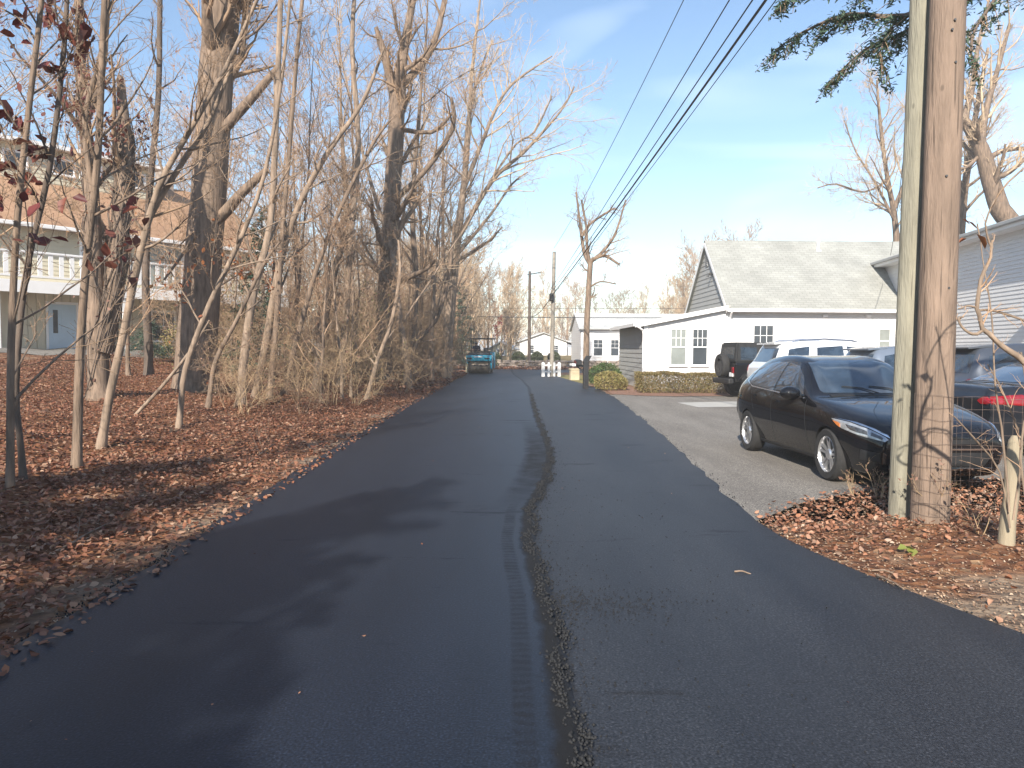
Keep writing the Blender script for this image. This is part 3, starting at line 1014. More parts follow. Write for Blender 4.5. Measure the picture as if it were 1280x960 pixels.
# ---- hero trees on the left bank, traced by where their trunks stand
def hero(name, label, px, wpx, seed, group=None, bark='bark', twig='twig', dY=0.0, cat='tree', cfg=None, forks=(), start=0.35, n=10, L=None, split=2, sides=10, base=None, rough=0.0):
    b = gnd(*px[0]) if base is None else base
    pts = [b - Vector((0, 0, 0.12))]
    for i, q in enumerate(px[1:], 1):
        pts.append(at(q[0], q[1], b.y + dY * i / (len(px) - 1)))
    rad = [0.84 * w / 2 / F * b.y for w in wpx]
    # the foot of the trunk flares where it enters the ground
    foot = pts[0].lerp(pts[1], min(0.4, 0.45 / max(0.5, (pts[1] - pts[0]).length)))
    pts.insert(1, foot)
    rad.insert(1, rad[0])
    rad[0] *= 1.45
    g = Grow(seed, **(cfg or {}))
    org = np.array(b)
    P, Rr = g.path([Vector(p) - b for p in pts], rad, k=sides, rough=rough)
    H = float(np.linalg.norm(P[-1] - P[0]))
    if n:
        g.children(P, Rr, L or H * 0.9, 0, start=start, n=n)
    for fk in forks:
        (fpx, fw, fd) = fk[:3]
        fp = [at(q[0], q[1], b.y + fd * i / max(1, len(fpx) - 1)) - b for i, q in enumerate(fpx)]
        fr = [0.84 * w / 2 / F * b.y for w in fw]
        fP, fR = g.path(fp, fr, k=7)
        g.P[1].append(g.P[0].pop())
        m = fk[3] if len(fk) > 3 else 6
        if m:
            g.children(fP, fR, float(np.linalg.norm(fP[-1] - fP[0])) * 0.9, 1, start=0.2, n=m)
    root = thing(name, label, cat, b, 0, group)
    g.trunk_crown(root, M[bark], M[twig], split)
    return root, g

FINE = dict(nchild=(8, 6, 5, 3), ratio=(0.5, 0.5, 0.5, 0.5), ang=(25, 65), trop=0.06, rmin=0.0035, wob=0.14)
THIN = dict(nchild=(8, 5, 4, 3), ratio=(0.45, 0.5, 0.5, 0.5), ang=(25, 60), trop=0.08, rmin=0.003, wob=0.13, rfac=0.45)

HERO = []
r_, g_ = hero('oak_sapling', 'slim sapling at the photo edge carrying dark red leaves', [(12, 612), (14, 430), (22, 270), (38, 120), (52, 0), (60, -120)], [11, 10, 9, 8, 7, 5], 101, bark='bark', cfg=THIN, n=15, start=0.2, L=3.4)
lv = [x for x in g_.P[2] + g_.P[3] if 2.2 < x[0][0][2] < 4.9 and x[0][0][0] > -0.9]
if lv:
    twig_leaves(lv, np.random.default_rng(3), 240, 0.15, M['red_leaf'], r_)
hero('bare_sapling', 'thin dark sapling curving up before the blue door', [(8, 612 + 6), (20, 480), (33, 340), (62, 210), (80, 60), (86, -60)], [9, 9, 8, 8, 7, 5], 102, bark='bark_dark', cfg=THIN, n=12, start=0.45, L=3.0, base=gnd(30, 600))
hero('bare_sapling', 'straight slim sapling before the vine covered double trunk', [(95, 586), (100, 440), (108, 330), (122, 200), (128, 60), (134, -80)], [14, 12, 11, 10, 9, 6], 103, cfg=THIN, n=13, start=0.5, L=3.6,
     forks=[([(116, 240), (106, 150), (128, 60), (140, -60)], [9, 8, 7, 5], 0.3)])
# the double trunk: a leaning live stem and a broken snag wrapped with vine
r_, g_ = hero('double_trunk_tree', 'twin trunk tree wrapped in dark vine with one broken top', [(124, 498), (121, 400), (116, 300), (112, 210), (104, 130), (98, -10), (96, -120)], [30, 28, 24, 21, 15, 11, 8], 104, cfg=FINE, n=10, start=0.5, L=4.8, rough=0.03,
     forks=[([(128, 440), (146, 330), (153, 240), (156, 180), (150, 96)], [30, 28, 25, 23, 9], 0.5, 3), ([(106, 150), (126, 95), (134, 0), (140, -90)], [14, 11, 9, 6], -0.4, 6)])
vine = Grow(5)
rngv = np.random.default_rng(55)
for k in range(26):
    a0 = rngv.uniform(0, 6.28)
    src = g_.P[0][0] if rngv.random() < 0.35 else g_.P[1][0] if len(g_.P[1]) else g_.P[0][0]
    src = [x for x in g_.P[1] if len(x[0]) == 13][0] if rngv.random() < 0.75 and [x for x in g_.P[1] if len(x[0]) == 13] else g_.P[0][0]
    pts, rad, _ = src
    pp = []
    for i in range(len(pts) - 2):
        a = a0 + i * rngv.uniform(0.1, 0.5)
        pp.append(pts[i] + np.array([math.cos(a), math.sin(a), 0]) * rad[i] * rngv.uniform(1.0, 1.35) + rngv.normal(0, 0.015, 3))
    vine.path(pp, [0.013] * len(pp), k=4, smooth=2)
    if k % 2 == 0:
        vine.children(np.array(pp), np.array([0.009] * len(pp)), 1.4, 2, start=0.2, n=9)
vo = link('vine', paths_mesh('vine', [x for l in vine.P for x in l]), M['bark_dark'], r_)
twig_leaves(vine.P[0], np.random.default_rng(8), 420, 0.085, M['brown_leaf'], r_, 'dead_leaves', -0.5, 0.14)
cl = [x for x in g_.P[2] + g_.P[3] if 4.0 < x[0][0][2] < 6.6]
if cl:
    twig_leaves(cl, np.random.default_rng(18), 420, 0.12, M['red_leaf'], r_, 'leaves', -0.5, 0.10)

hero('leaning_sapling', 'pale sapling leaning right between the vine trunk and the thick trunk', [(124, 560), (138, 490), (156, 410), (172, 330), (198, 235), (236, 165), (282, 85), (330, -20)], [13, 12, 11, 11, 9, 8, 6, 5], 105, bark='bark_pale', cfg=THIN, n=13, start=0.5, L=3.4,
     forks=[([(172, 330), (188, 270), (230, 200), (262, 150), (290, 80)], [10, 9, 8, 7, 5], 0.3)])
r_, g_ = hero('thick_tree', 'thickest tree trunk on the bank with shaggy bark and snapped limbs', [(246, 492), (247, 420), (254, 330), (262, 230), (268, 130), (277, 20), (284, -90), (292, -240)], [66, 57, 52, 49, 48, 50, 44, 34], 106, cfg=dict(FINE, nchild=(10, 7, 5, 4)), n=9, start=0.62, L=7, sides=16, rough=0.02,
     forks=[([(266, 178), (284, 156), (312, 125), (348, 84)], [17, 16, 14, 9], -0.5, 0), ([(262, 284), (284, 262), (305, 238), (334, 212)], [18, 17, 14, 10], -0.4, 0), ([(270, 240), (240, 300), (205, 350)], [6, 5, 3], -1.0, 6),
            ([(284, 20), (320, -30), (370, -90)], [9, 7, 5], -0.8, 8), ([(282, 60), (320, 40), (350, 0)], [4, 3, 2], -1.6, 9)])
twig_leaves([x for x in g_.P[0]], np.random.default_rng(9), 60, 0.10, M['rust_leaf'], r_, 'leaves', -0.4, 0.55)
r_, g_ = hero('broken_top_tree', 'tall tree before the deep woods with forked broken crown', [(476, 474), (479, 420), (484, 340), (489, 262), (494, 180), (498, 112), (505, 60), (520, -20)], [35, 27, 25, 25, 24, 23, 14, 8], 107, cfg=dict(FINE, nchild=(9, 7, 5, 4), rmin=0.006), n=16, start=0.3, L=6, sides=12, rough=0.03,
     forks=[([(495, 130), (484, 80), (470, 34)], [16, 13, 6], -0.5, 3), ([(492, 250), (530, 215), (566, 160), (564, 122)], [9, 8, 7, 5], -1.2, 3), ([(494, 160), (540, 165), (566, 140)], [8, 6, 4], -0.6, 3), ([(500, 110), (540, 60), (560, -20)], [14, 10, 7], 0.5, 6)])
hero('bare_sapling', 'dark slim trunk between the balcony house and the thick trunk', [(186, 470), (185, 420), (182, 350), (186, 250), (198, 120), (200, 0), (204, -90)], [13, 12, 11, 9, 8, 7, 5], 108, bark='bark_dark', cfg=THIN, n=13, start=0.5, L=4)
# stems just right of the thick trunk
spec = [
 ([(222, 536), (232, 460), (262, 380), (300, 300), (330, 220), (352, 100), (366, -40)], [9, 8, 8, 7, 6, 5, 4], 'slanting thin stem crossing in front of the thick trunk', 'bark_pale'),
 ([(300, 508), (306, 440), (318, 360), (338, 280), (345, 150), (350, 20), (352, -60)], [15, 13, 12, 10, 9, 8, 6], 'pale stem close to the right of the thick trunk', 'bark_pale'),
 ([(318, 498), (334, 420), (350, 330), (372, 260), (410, 190), (452, 130), (480, 60)], [13, 12, 11, 9, 8, 6, 4], 'curving pale stem reaching right towards the broken crown', 'bark_pale'),
 ([(336, 500), (346, 400), (352, 300), (362, 180), (372, 60), (384, -60)], [10, 9, 8, 7, 6, 5], 'upright grey stem left of the curving pale stem', 'bark'),
 ([(352, 494), (372, 420), (398, 330), (428, 255), (466, 180), (488, 150)], [9, 8, 7, 6, 5, 3], 'thin bowed stem among the brush before the deep woods', 'bark'),
 ([(395, 487), (402, 420), (418, 340), (430, 300), (432, 296)], [14, 12, 10, 8, 6], 'dead snag with a torn dark top in the brush', 'bark_dark'),
 ([(258, 512), (270, 450), (296, 400), (330, 330), (352, 300)], [8, 7, 6, 5, 3], 'thin grey stem rising from the feet of the thick trunk', 'bark'),
 ([(425, 482), (432, 400), (438, 300), (448, 180), (440, 60), (446, -40)], [12, 10, 9, 8, 7, 5], 'slim tree just left of the tall broken crown tree', 'bark_pale'),
 ([(505, 478), (520, 430), (545, 400), (560, 350), (568, 280)], [8, 7, 6, 5, 4], 'bowed stem at the right foot of the broken crown tree', 'bark'),
 ([(456, 500), (472, 450), (490, 400), (500, 340), (498, 300)], [7, 6, 6, 5, 3], 'thin pale stem hugging the broken crown tree trunk', 'bark_pale'),
]
for i, (px, w, lab, bk) in enumerate(spec):
    r_, g_ = hero('bare_sapling', lab, px, w, 200 + i, bark=bk, cfg=THIN, n=12, start=0.35, L=(3.6 if len(px) > 5 else 1.8))
    if i in (0, 1, 2):
        cl = [x for l in g_.P[1:4] for x in l if 1.7 < x[0][0][2] < 3.0]
        if cl:
            twig_leaves(cl, np.random.default_rng(40 + i), 90, 0.085, M['rust_leaf'], r_, 'leaves', -0.5, 0.06)

hero('spreading_tree', 'pale spreading tree whose long limbs lean out over the road', [(556, 474), (560, 420), (566, 350), (574, 280), (580, 230), (586, 160), (590, 90), (600, 0)], [18, 16, 14, 12, 9, 7, 5, 3], 109, bark='bark_pale', twig='twig_pale', cfg=dict(FINE, nchild=(10, 7, 5, 4), rmin=0.008), n=12, start=0.35, L=8,
     forks=[([(572, 300), (600, 250), (622, 218), (655, 190), (700, 140), (718, 108)], [8, 7, 6, 5, 3, 2], -1.5, 17), ([(578, 240), (600, 185), (618, 140), (640, 105), (690, 70)], [8, 6, 5, 4, 2], 0.8, 16), ([(580, 230), (585, 150), (600, 90), (616, 50)], [7, 5, 4, 2], 1.5, 9), ([(614, 225), (645, 180), (668, 165), (690, 120)], [4, 3, 3, 2], -1.6, 12), ([(570, 320), (612, 270), (640, 230), (660, 215)], [6, 4, 3, 2], 0.4, 9)])
# ---- prototypes of the woods; every tree standing there is a copy with its own turn and size
def proto_tree(seed, H, r, cfg, bark, twig, lean=0.06, split=2, n=None):
    g = Grow(seed, **cfg)
    rng = g.rng
    pts, rad = [np.zeros(3), np.array([0, 0, 0.25]), np.array([0, 0, 0.9])], [r * 1.9, r * 1.25, r * 1.02]
    d = norm(np.array([rng.normal(0, lean), rng.normal(0, lean), 1]))
    K = 9
    for i in range(1, K):
        d = norm(d + rng.normal(0, 0.05, 3) + np.array([0, 0, 0.06]))
        pts.append(pts[-1] + d * H / K)
        rad.append(r * (1 - 0.86 * (i + 1) / K))
    P, Rr = g.path(pts, rad, k=9, smooth=2)
    g.children(P, Rr, H * 0.75, 0, n=n)
    return g
TALL = dict(nchild=(12, 6, 5, 3), ratio=(0.46, 0.52, 0.5, 0.45), ang=(25, 58), trop=0.10, rmin=0.009, start=0.30, wob=0.14)
PROTO = []
for s, H, r, bk, tw in ((301, 15.5, 0.15, 'bark_pale', 'twig_pale'), (302, 17, 0.175, 'bark', 'twig_pale'), (303, 14, 0.115, 'bark_pale', 'twig_red'), (304, 16, 0.13, 'bark', 'twig'), (305, 13, 0.10, 'bark_pale', 'twig_pale'), (306, 12, 0.09, 'bark', 'twig_red')):
    g = proto_tree(s, H, r, TALL, bk, tw)
    root = thing('bare_tree', 'tall bare tree in the roadside woods', 'tree', (0, 0, 0), 0, 'bare trees of the roadside woods')
    g.trunk_crown(root, M[bk], M[tw])
    PROTO.append(root)
_used = set()
def plant(protos, k, x, y, scale, rz, label, group, dz=-0.1):
    root = protos[k]
    loc = (x, y, float(terrain(x, y)) + dz)
    if root.name in _used:
        return dup(root, loc, rz, scale, label, group)
    _used.add(root.name)
    root.location, root.rotation_euler, root.scale = loc, (0, 0, rz), ((scale,) * 3 if not isinstance(scale, tuple) else scale)
    root['label'], root['group'] = label, group
    return root

rngt = np.random.default_rng(77)
def house_clear(x, y):
    # keeps the woods off the balcony house and its view from the road
    u = (x + 17.6) * 0.61 + (y - 29) * 0.79
    v = -(x + 17.6) * 0.79 + (y - 29) * 0.61
    return not (-12 < u < 10.5 and -6 < v < 14) and not (x / y < -0.36 and y < 45)
placed = []
def far_enough(x, y, d):
    return all((x - a) ** 2 + (y - b) ** 2 > d * d for a, b in placed)
# the row along the road edge: it leans out over the asphalt
row = [(-3.9, 27.5, 0.92, 0), (-4.3, 31, 1.0, 1), (-3.7, 34.0, 0.95, 2), (-4.6, 36.5, 1.05, 3), (-3.6, 39.5, 0.95, 4), (-4.0, 43, 1.0, 1), (-3.8, 46.0, 0.9, 0), (-6.2, 29.5, 1.0, 3), (-5.4, 40.5, 1.05, 5), (-6.5, 44.5, 1.0, 4)]
wl_names = ['pale', 'grey', 'slender']
for i, (x, y, s, k) in enumerate(row):
    placed.append((x, y))
    plant(PROTO, k, x, y, s, rngt.uniform(0, 6.28), 'tall bare tree in the row standing along the left road edge', 'bare trees lining the left road edge')
cnt = 0
while cnt < 9:
    y = rngt.uniform(20, 47)
    x = rngt.uniform(-19, -6.5)
    if not house_clear(x, y) or not far_enough(x, y, 2.2):
        continue
    placed.append((x, y))
    plant(PROTO, int(rngt.integers(6)), x, y, (rngt.uniform(0.62, 0.8),) * 2 + (rngt.uniform(0.7, 1.0),), rngt.uniform(0, 6.28), 'tall bare tree deep in the woods behind the roadside row', 'bare trees deep in the left woods')
    cnt += 1
# trees behind the balcony house, and left of the photograph's edge
for i, (x, y) in enumerate([(-34, 38), (-30, 44), (-27, 48), (-38, 46), (-24, 45), (-21, 50), (-33, 54), (-43, 52), (-18.5, 47), (-28, 58), (-16, 53)]):
    plant(PROTO, i % 6, x, y, rngt.uniform(0.95, 1.25), rngt.uniform(0, 6.28), 'bare tree standing behind the balcony house', 'bare trees behind the balcony house')
# thin saplings near the road
SAP = []
for s, H, r in ((401, 7.5, 0.045), (402, 8.5, 0.06), (403, 6.5, 0.04), (404, 9.5, 0.07)):
    g = proto_tree(s, H, r, dict(THIN, nchild=(13, 7, 5, 3), rmin=0.0045, start=0.18), 'bark', 'twig', 0.12)
    root = thing('slender_sapling', 'slender bare sapling on the bank', 'sapling', (0, 0, 0), 0, 'slender saplings on the bank')
    g.trunk_crown(root, M['bark_pale' if s % 2 else 'bark'], M['twig' if s % 2 else 'twig_red'], 1)
    twig_leaves(g.P[2] + g.P[3], g.rng, 170, 0.055, M['brown_leaf' if s % 2 else 'rust_leaf'], root, 'dry_leaves', -0.5, 0.03)
    SAP.append(root)
cnt = 0
while cnt < 32:
    y = rngt.uniform(12, 40)
    x = rngt.uniform(-12, -4.0)
    pxx = 640 + F * x / y
    if pxx < 205 or not far_enough(x, y, 0.55) or (pxx < 320 and rngt.random() < 0.55):
        continue
    placed.append((x, y))
    near = y < 22
    plant(SAP, int(rngt.integers(4)), x, y, rngt.uniform(0.7, 1.15), rngt.uniform(0, 6.28), 'slender bare sapling on the leafy bank between the bigger trunks' if near else 'slender bare sapling at the foot of the farther woods', 'slender saplings on the near bank' if near else 'slender saplings of the far bank', -0.05)
    cnt += 1
for (px, py, s, k) in ((160, 470, 0.8, 3), (225, 470, 0.8, 0), (-30, 560, 0.9, 1)):
    b = gnd(px, py)
    plant(SAP, k, b.x, b.y, s, rngt.uniform(0, 6.28), 'slender bare sapling before the balcony house', 'slender saplings before the house', -0.05)

# low brush along the wood edge
BR = []
for s in range(4):
    g = Grow(500 + s, **dict(THIN, nchild=(8, 7, 5, 3), rmin=0.003, maxlvl=4, trop=0.03, wob=0.26, start=0.12, ang=(25, 75)))
    for k in range(8):
        a = g.rng.uniform(0, 6.28)
        tilt = g.rng.uniform(0.1, 0.75)
        g.grow(np.array([math.cos(a), math.sin(a), 0]) * 0.12, np.array([math.cos(a) * tilt, math.sin(a) * tilt, 1]), g.rng.uniform(1.3, 2.8), 0.010, 1)
    root = thing('bare_shrub', 'tangled bare shrub at the wood edge', 'shrub', (0, 0, 0), 0, 'bare shrubs along the wood edge')
    link('stems', paths_mesh('stems', [x for l in g.P for x in l]), M['twig' if s % 2 else 'cane'], root)
    if s != 1:
        twig_leaves(g.P[2] + g.P[3], g.rng, 170, 0.05, M['brown_leaf' if s != 2 else 'olive_leaf'], root, 'dry_leaves', -0.4, 0.03)
    BR.append(root)
cnt = 0
while cnt < 82:
    y = 13 + 34 * rngt.random() ** 1.1
    x = float(road_left(y)) - 0.9 - 11 * rngt.random() ** 1.4 - max(0, 22 - y) * 0.10
    pxx = 640 + F * x / y
    if pxx < 215 or (pxx < 300 and y < 18 and rngt.random() < 0.6):
        continue
    nearb = y < 24
    plant(BR, int(rngt.integers(4)), x, y, rngt.uniform(0.5, 1.0) if y < 21 else rngt.uniform(0.8, 1.7), rngt.uniform(0, 6.28), 'tangled bare shrub on the bank before the tall broken crown tree' if nearb else 'tangled bare shrub along the far wood edge', 'bare shrubs on the near bank' if nearb else 'bare shrubs along the far wood edge', -0.03)
    cnt += 1

# evergreens
def conifer(name, label, seed, H, Rb, nb, blade, group=None, z0=0.08, loc=(0, 0, 0), sweep=-0.15):
    rng = np.random.default_rng(seed)
    root = thing(name, label, 'evergreen tree', loc, 0, group)
    g = Grow(seed)
    g.path([(0, 0, -0.1), (0.03, 0, H * 0.5), (0, 0, H)], [0.016 * H, 0.010 * H, 0.01], k=9)
    bp, P = [], []
    for i in range(nb):
        t = z0 + (1 - z0) * (i + rng.random()) / nb
        L = Rb * (1 - t) ** 0.8 * rng.uniform(0.7, 1.15) + 0.15
        a = rng.uniform(0, 6.28)
        p0 = np.array([0, 0, t * H])
        d = np.array([math.cos(a), math.sin(a), 0])
        pts = [p0 + d * L * s + np.array([0, 0, L * (0.22 * s + sweep * 2 * s * s)]) for s in (0, 0.35, 0.7, 1)]
        g.P[1].append((np.array(pts), np.array([0.02, 0.014, 0.009, 0.004]) * H / 6, 4))
        nn = int(blade * L)
        for _ in range(nn):
            s = rng.random() ** 0.7
            q = p0 + d * L * s + np.array([0, 0, L * (0.22 * s + sweep * 2 * s * s)])
            w = 0.28 * L * (1.1 - s) + 0.04
            side = np.array([-d[1], d[0], 0])
            P.append(q + side * rng.normal(0, w * 0.6) + np.array([0, 0, rng.normal(-0.04, 0.05)]))
    g.trunk_crown(root, M['bark_dark'], M['twig'], 2)
    link('needles', leaf_mesh('needles', np.array(P), 0.034 * H ** 0.7 + 0.04, rng, None, 0.45, -0.2, 0.5), M['needle'], root)
    return root
b = gnd(318, 470)
conifer('evergreen_tree', 'small green evergreen between the thick trunk and the house corner', 61, 5.6, 1.25, 60, 85, loc=(-8.15, 24.2, float(terrain(-8.15, 24.2))))
conifer('evergreen_tree', 'dark green evergreen beside the road roller', 62, 6.8, 1.5, 50, 70, loc=(-3.6, 51.5, -0.1) if False else (-4.0, 58.5, float(terrain(-4.0, 58.5)) - 0.1))
b = gnd(162, 470)
conifer('evergreen_shrub', 'low dark green evergreen shrub by the house wall', 63, 1.5, 0.9, 40, 110, loc=(-12.6, 25.6, float(terrain(-12.6, 25.6))))

# trees of the woods behind the camera on the left: they shade the near end of the road
CON = conifer('evergreen_tree', 'tall evergreen behind the camera shading the near road', 64, 9, 3.3, 130, 75, 'evergreens shading the near road', loc=(-5.4, -5.4, 0))
for (x, y, s) in ((-8.2, -3.4, 0.95), (-5.6, -9.6, 0.9), (-6.8, -8.5, 1.1), (-6.6, -1.9, 0.75)):
    dup(CON, (x, y, 0), rngt.uniform(0, 6.28), s)

# far treeline: one mesh each, they are too small to show parts
FAR = []
for s, H, r, tw in ((701, 11, 0.15, 'twig_pale'), (702, 13, 0.17, 'twig_red'), (703, 10, 0.14, 'twig'), (704, 12, 0.15, 'twig_pale')):
    g = proto_tree(s, H, r, dict(nchild=(15, 7, 5, 3), ratio=(0.46, 0.5, 0.5, 0.5), ang=(22, 50), trop=0.12, rmin=0.018, start=0.15, wob=0.12, maxlvl=4), 'bark', tw)
    o = g.whole('distant_bare_tree', M[tw])
    tag(o, 'distant bare tree beyond the end of the road', 'tree', 'distant bare trees beyond the road end')
    FAR.append(o)
def plant_far(x, y, s, label, group):
    k = int(rngt.integers(4))
    loc = (x, y, float(terrain(x, y)) - 0.15)
    src = FAR[k]
    if src.name not in _used:
        _used.add(src.name)
        c = src
    else:
        c = src.copy()
        COL.objects.link(c)
    c.location, c.rotation_euler, c.scale = loc, (0, 0, rngt.uniform(0, 6.28)), (s,) * 3
    tag(c, label, 'tree', group)
cnt = 0
while cnt < 95:
    y = rngt.uniform(66, 150)
    x = rngt.uniform(-0.35, 0.34) * y
    pxx = 640 + F * x / y
    if 640 < pxx < 840 and y < 105:
        continue
    plant_far(x, y, rngt.uniform(0.75, 1.15) * (0.85 if y < 90 else 1.0), 'distant bare tree in the wood beyond the end of the road', 'distant bare trees beyond the road end')
    cnt += 1
for i in range(46):
    x = rngt.uniform(-16, -3.2) if i % 3 else rngt.uniform(-8, -3)
    plant_far(x, rngt.uniform(58.5, 72), rngt.uniform(0.6, 0.9), 'bare tree across the cross street behind the road roller', 'bare trees across the cross street')
for i in range(26):
    x = rngt.uniform(16, 40)
    plant_far(x, rngt.uniform(55, 80), rngt.uniform(0.55, 0.75), 'bare tree behind the grey roofed white house', 'bare trees behind the white houses')
# ------------------------------------------------------------------ houses
def shingles(name, c1, c2, rough=0.9):
    m = bpy.data.materials.new(name)
    nt, b = nodes(m)
    N, L = nt.nodes, nt.links
    tc = N.new('ShaderNodeTexCoord')
    mp = N.new('ShaderNodeMapping')
    L.new(tc.outputs['UV'], mp.inputs['Vector'])
    br = N.new('ShaderNodeTexBrick')
    br.inputs['Scale'].default_value = 1.0
    br.inputs['Brick Width'].default_value = 0.30
    br.inputs['Row Height'].default_value = 0.145
    br.inputs['Mortar Size'].default_value = 0.008
    br.inputs['Color1'].default_value = (*c1, 1)
    br.inputs['Color2'].default_value = (*c2, 1)
    br.inputs['Mortar'].default_value = (*(c * 0.72 for c in c1), 1)
    L.new(mp.outputs['Vector'], br.inputs['Vector'])
    no = N.new('ShaderNodeTexNoise')
    no.inputs['Scale'].default_value = 0.7
    no.inputs['Detail'].default_value = 6
    L.new(tc.outputs['UV'], no.inputs['Vector'])
    r = ramp(nt, [(0.3, (0.82, 0.82, 0.82)), (0.7, (1.12, 1.12, 1.12))])
    L.new(no.outputs['Fac'], r.inputs['Fac'])
    mu = N.new('ShaderNodeMixRGB')
    mu.blend_type = 'MULTIPLY'
    mu.inputs['Fac'].default_value = 1
    L.new(br.outputs['Color'], mu.inputs['Color1'])
    L.new(r.outputs['Color'], mu.inputs['Color2'])
    L.new(mu.outputs['Color'], b.inputs['Base Color'])
    b.inputs['Roughness'].default_value = rough
    bp = N.new('ShaderNodeBump')
    bp.inputs['Strength'].default_value = 0.5
    bp.inputs['Distance'].default_value = 0.01
    L.new(br.outputs['Fac'], bp.inputs['Height'])
    bp.invert = True
    L.new(bp.outputs['Normal'], b.inputs['Normal'])
    return m
M['roof_grey'] = shingles('weathered_grey_green_shingles', (0.295, 0.295, 0.268), (0.345, 0.342, 0.312))
M['roof_orange'] = shingles('orange_brown_shingles', (0.35, 0.20, 0.115), (0.41, 0.245, 0.145))
M['roof_pale'] = shingles('pale_grey_shingles', (0.50, 0.50, 0.48), (0.56, 0.56, 0.54))

def roof_slab(name, a, b_, c, d, th, mats, parent):
    """a,b: the eave from left to right; c,d: the ridge from right to left"""
    P = [Vector(p) for p in (a, b_, c, d)]
    nrm = (P[1] - P[0]).cross(P[3] - P[0]).normalized()
    if nrm.z < 0:
        nrm = -nrm
    mb = MB()
    mb.slab(P, -nrm * th)
    o = mb.build(name, mats, parent)
    me = o.data
    uv = me.uv_layers.new(name='uv')
    ux = (P[1] - P[0]).normalized()
    uy = nrm.cross(ux)
    for lp in me.loops:
        p = me.vertices[lp.vertex_index].co - P[0]
        uv.data[lp.index].uv = (p.dot(ux), p.dot(uy))
    return o

def siding(mb, o, u, poly, pitch=0.125, lap=0.014, n=None, holes=(), mi=0):
    """real lap boards over a convex polygon given as (s, z); o + u*s + z up; the boards stand out along n"""
    o, u = Vector(o), Vector(u).normalized()
    n = Vector(n).normalized()
    zs = [p[1] for p in poly]
    def span(z):
        xs = []
        m = len(poly)
        for i in range(m):
            (s0, z0), (s1, z1) = poly[i], poly[(i + 1) % m]
            if abs(z1 - z0) < 1e-9:
                if abs(z - z0) < 1e-6:
                    xs += [s0, s1]
                continue
            t = (z - z0) / (z1 - z0)
            if -1e-6 <= t <= 1 + 1e-6:
                xs.append(s0 + (s1 - s0) * t)
        return (min(xs), max(xs)) if xs else None
    z = min(zs)
    zmax = max(zs)
    while z < zmax - 1e-4:
        z2 = min(z + pitch, zmax)
        a, b_ = span(z + 1e-5), span(z2 - 1e-5)
        if a and b_:
            def P(s, zz, k):
                return o + u * s + Vector((0, 0, zz)) + n * k
            segs = [(a, b_)]
            p = [P(a[0], z, lap), P(a[1], z, lap), P(b_[1], z2, 0.001), P(b_[0], z2, 0.001)]
            mb.poly(p, mi)
            mb.poly([P(a[0], z, -0.02), P(a[1], z, -0.02), P(a[1], z, lap), P(a[0], z, lap)], mi)
        z = z2

def window(parent, o, u, n, s0, s1, z0, z1, grid=(3, 2), glass='glass', frame=0.07, sash=True, trim='white_trim', upper_grid=True, proud=0.055, lower_glass=None, name='window'):
    """a double hung window standing proud of the wall: casing, sashes and bars in one mesh, each pane a sub-part"""
    o, u, n = Vector(o), Vector(u).normalized(), Vector(n).normalized()
    up = Vector((0, 0, 1))
    mb = MB()
    def bx(a0, a1, b0, b1, k0, k1):
        ps = [o + u * a + up * z + n * k for k in (k0, k1) for (a, z) in ((a0, b0), (a1, b0), (a1, b1), (a0, b1))]
        mb.add(ps, [(0, 3, 2, 1), (4, 5, 6, 7), (0, 1, 5, 4), (1, 2, 6, 5), (2, 3, 7, 6), (3, 0, 4, 7)])
    f = frame
    bx(s0 - f, s0, z0 - f, z1 + f, -0.02, proud + 0.012)
    bx(s1, s1 + f, z0 - f, z1 + f, -0.02, proud + 0.012)
    bx(s0, s1, z1, z1 + f, -0.02, proud + 0.010)
    bx(s0 - 0.03, s1 + 0.03, z0 - f, z0, -0.02, proud + 0.035)
    zm = (z0 + z1) / 2
    if sash:
        bx(s0, s1, zm - 0.022, zm + 0.022, -0.01, proud - 0.004)
    sw = 0.03
    bx(s0, s0 + sw, z0, z1, -0.01, proud - 0.006)
    bx(s1 - sw, s1, z0, z1, -0.01, proud - 0.006)
    bx(s0 + sw, s1 - sw, z1 - sw, z1, -0.01, proud - 0.006)
    bx(s0 + sw, s1 - sw, z0, z0 + sw, -0.01, proud - 0.006)
    gz0, gz1 = (zm + 0.022, z1 - sw) if sash else (z0 + sw, z1 - sw)
    if grid:
        for i in range(1, grid[0]):
            s = s0 + sw + (s1 - s0 - 2 * sw) * i / grid[0]
            bx(s - 0.011, s + 0.011, gz0, gz1, -0.01, proud - 0.010)
        for j in range(1, grid[1]):
            z = gz0 + (gz1 - gz0) * j / grid[1]
            bx(s0 + sw, s1 - sw, z - 0.011, z + 0.011, -0.01, proud - 0.012)
    w = mb.build(name, M[trim], parent)
    k = 0.027
    rects = [(z0, zm), (zm, z1)] if sash else [(z0, z1)]
    for i, (a, b_) in enumerate(rects):
        m2 = MB()
        m2.poly([o + u * s0 + up * a + n * k, o + u * s1 + up * a + n * k, o + u * s1 + up * b_ + n * k, o + u * s0 + up * b_ + n * k])
        gl = (lower_glass if (i == 0 and lower_glass) else glass)
        m2.build('pane', M[gl], w, fix=False)
    return w

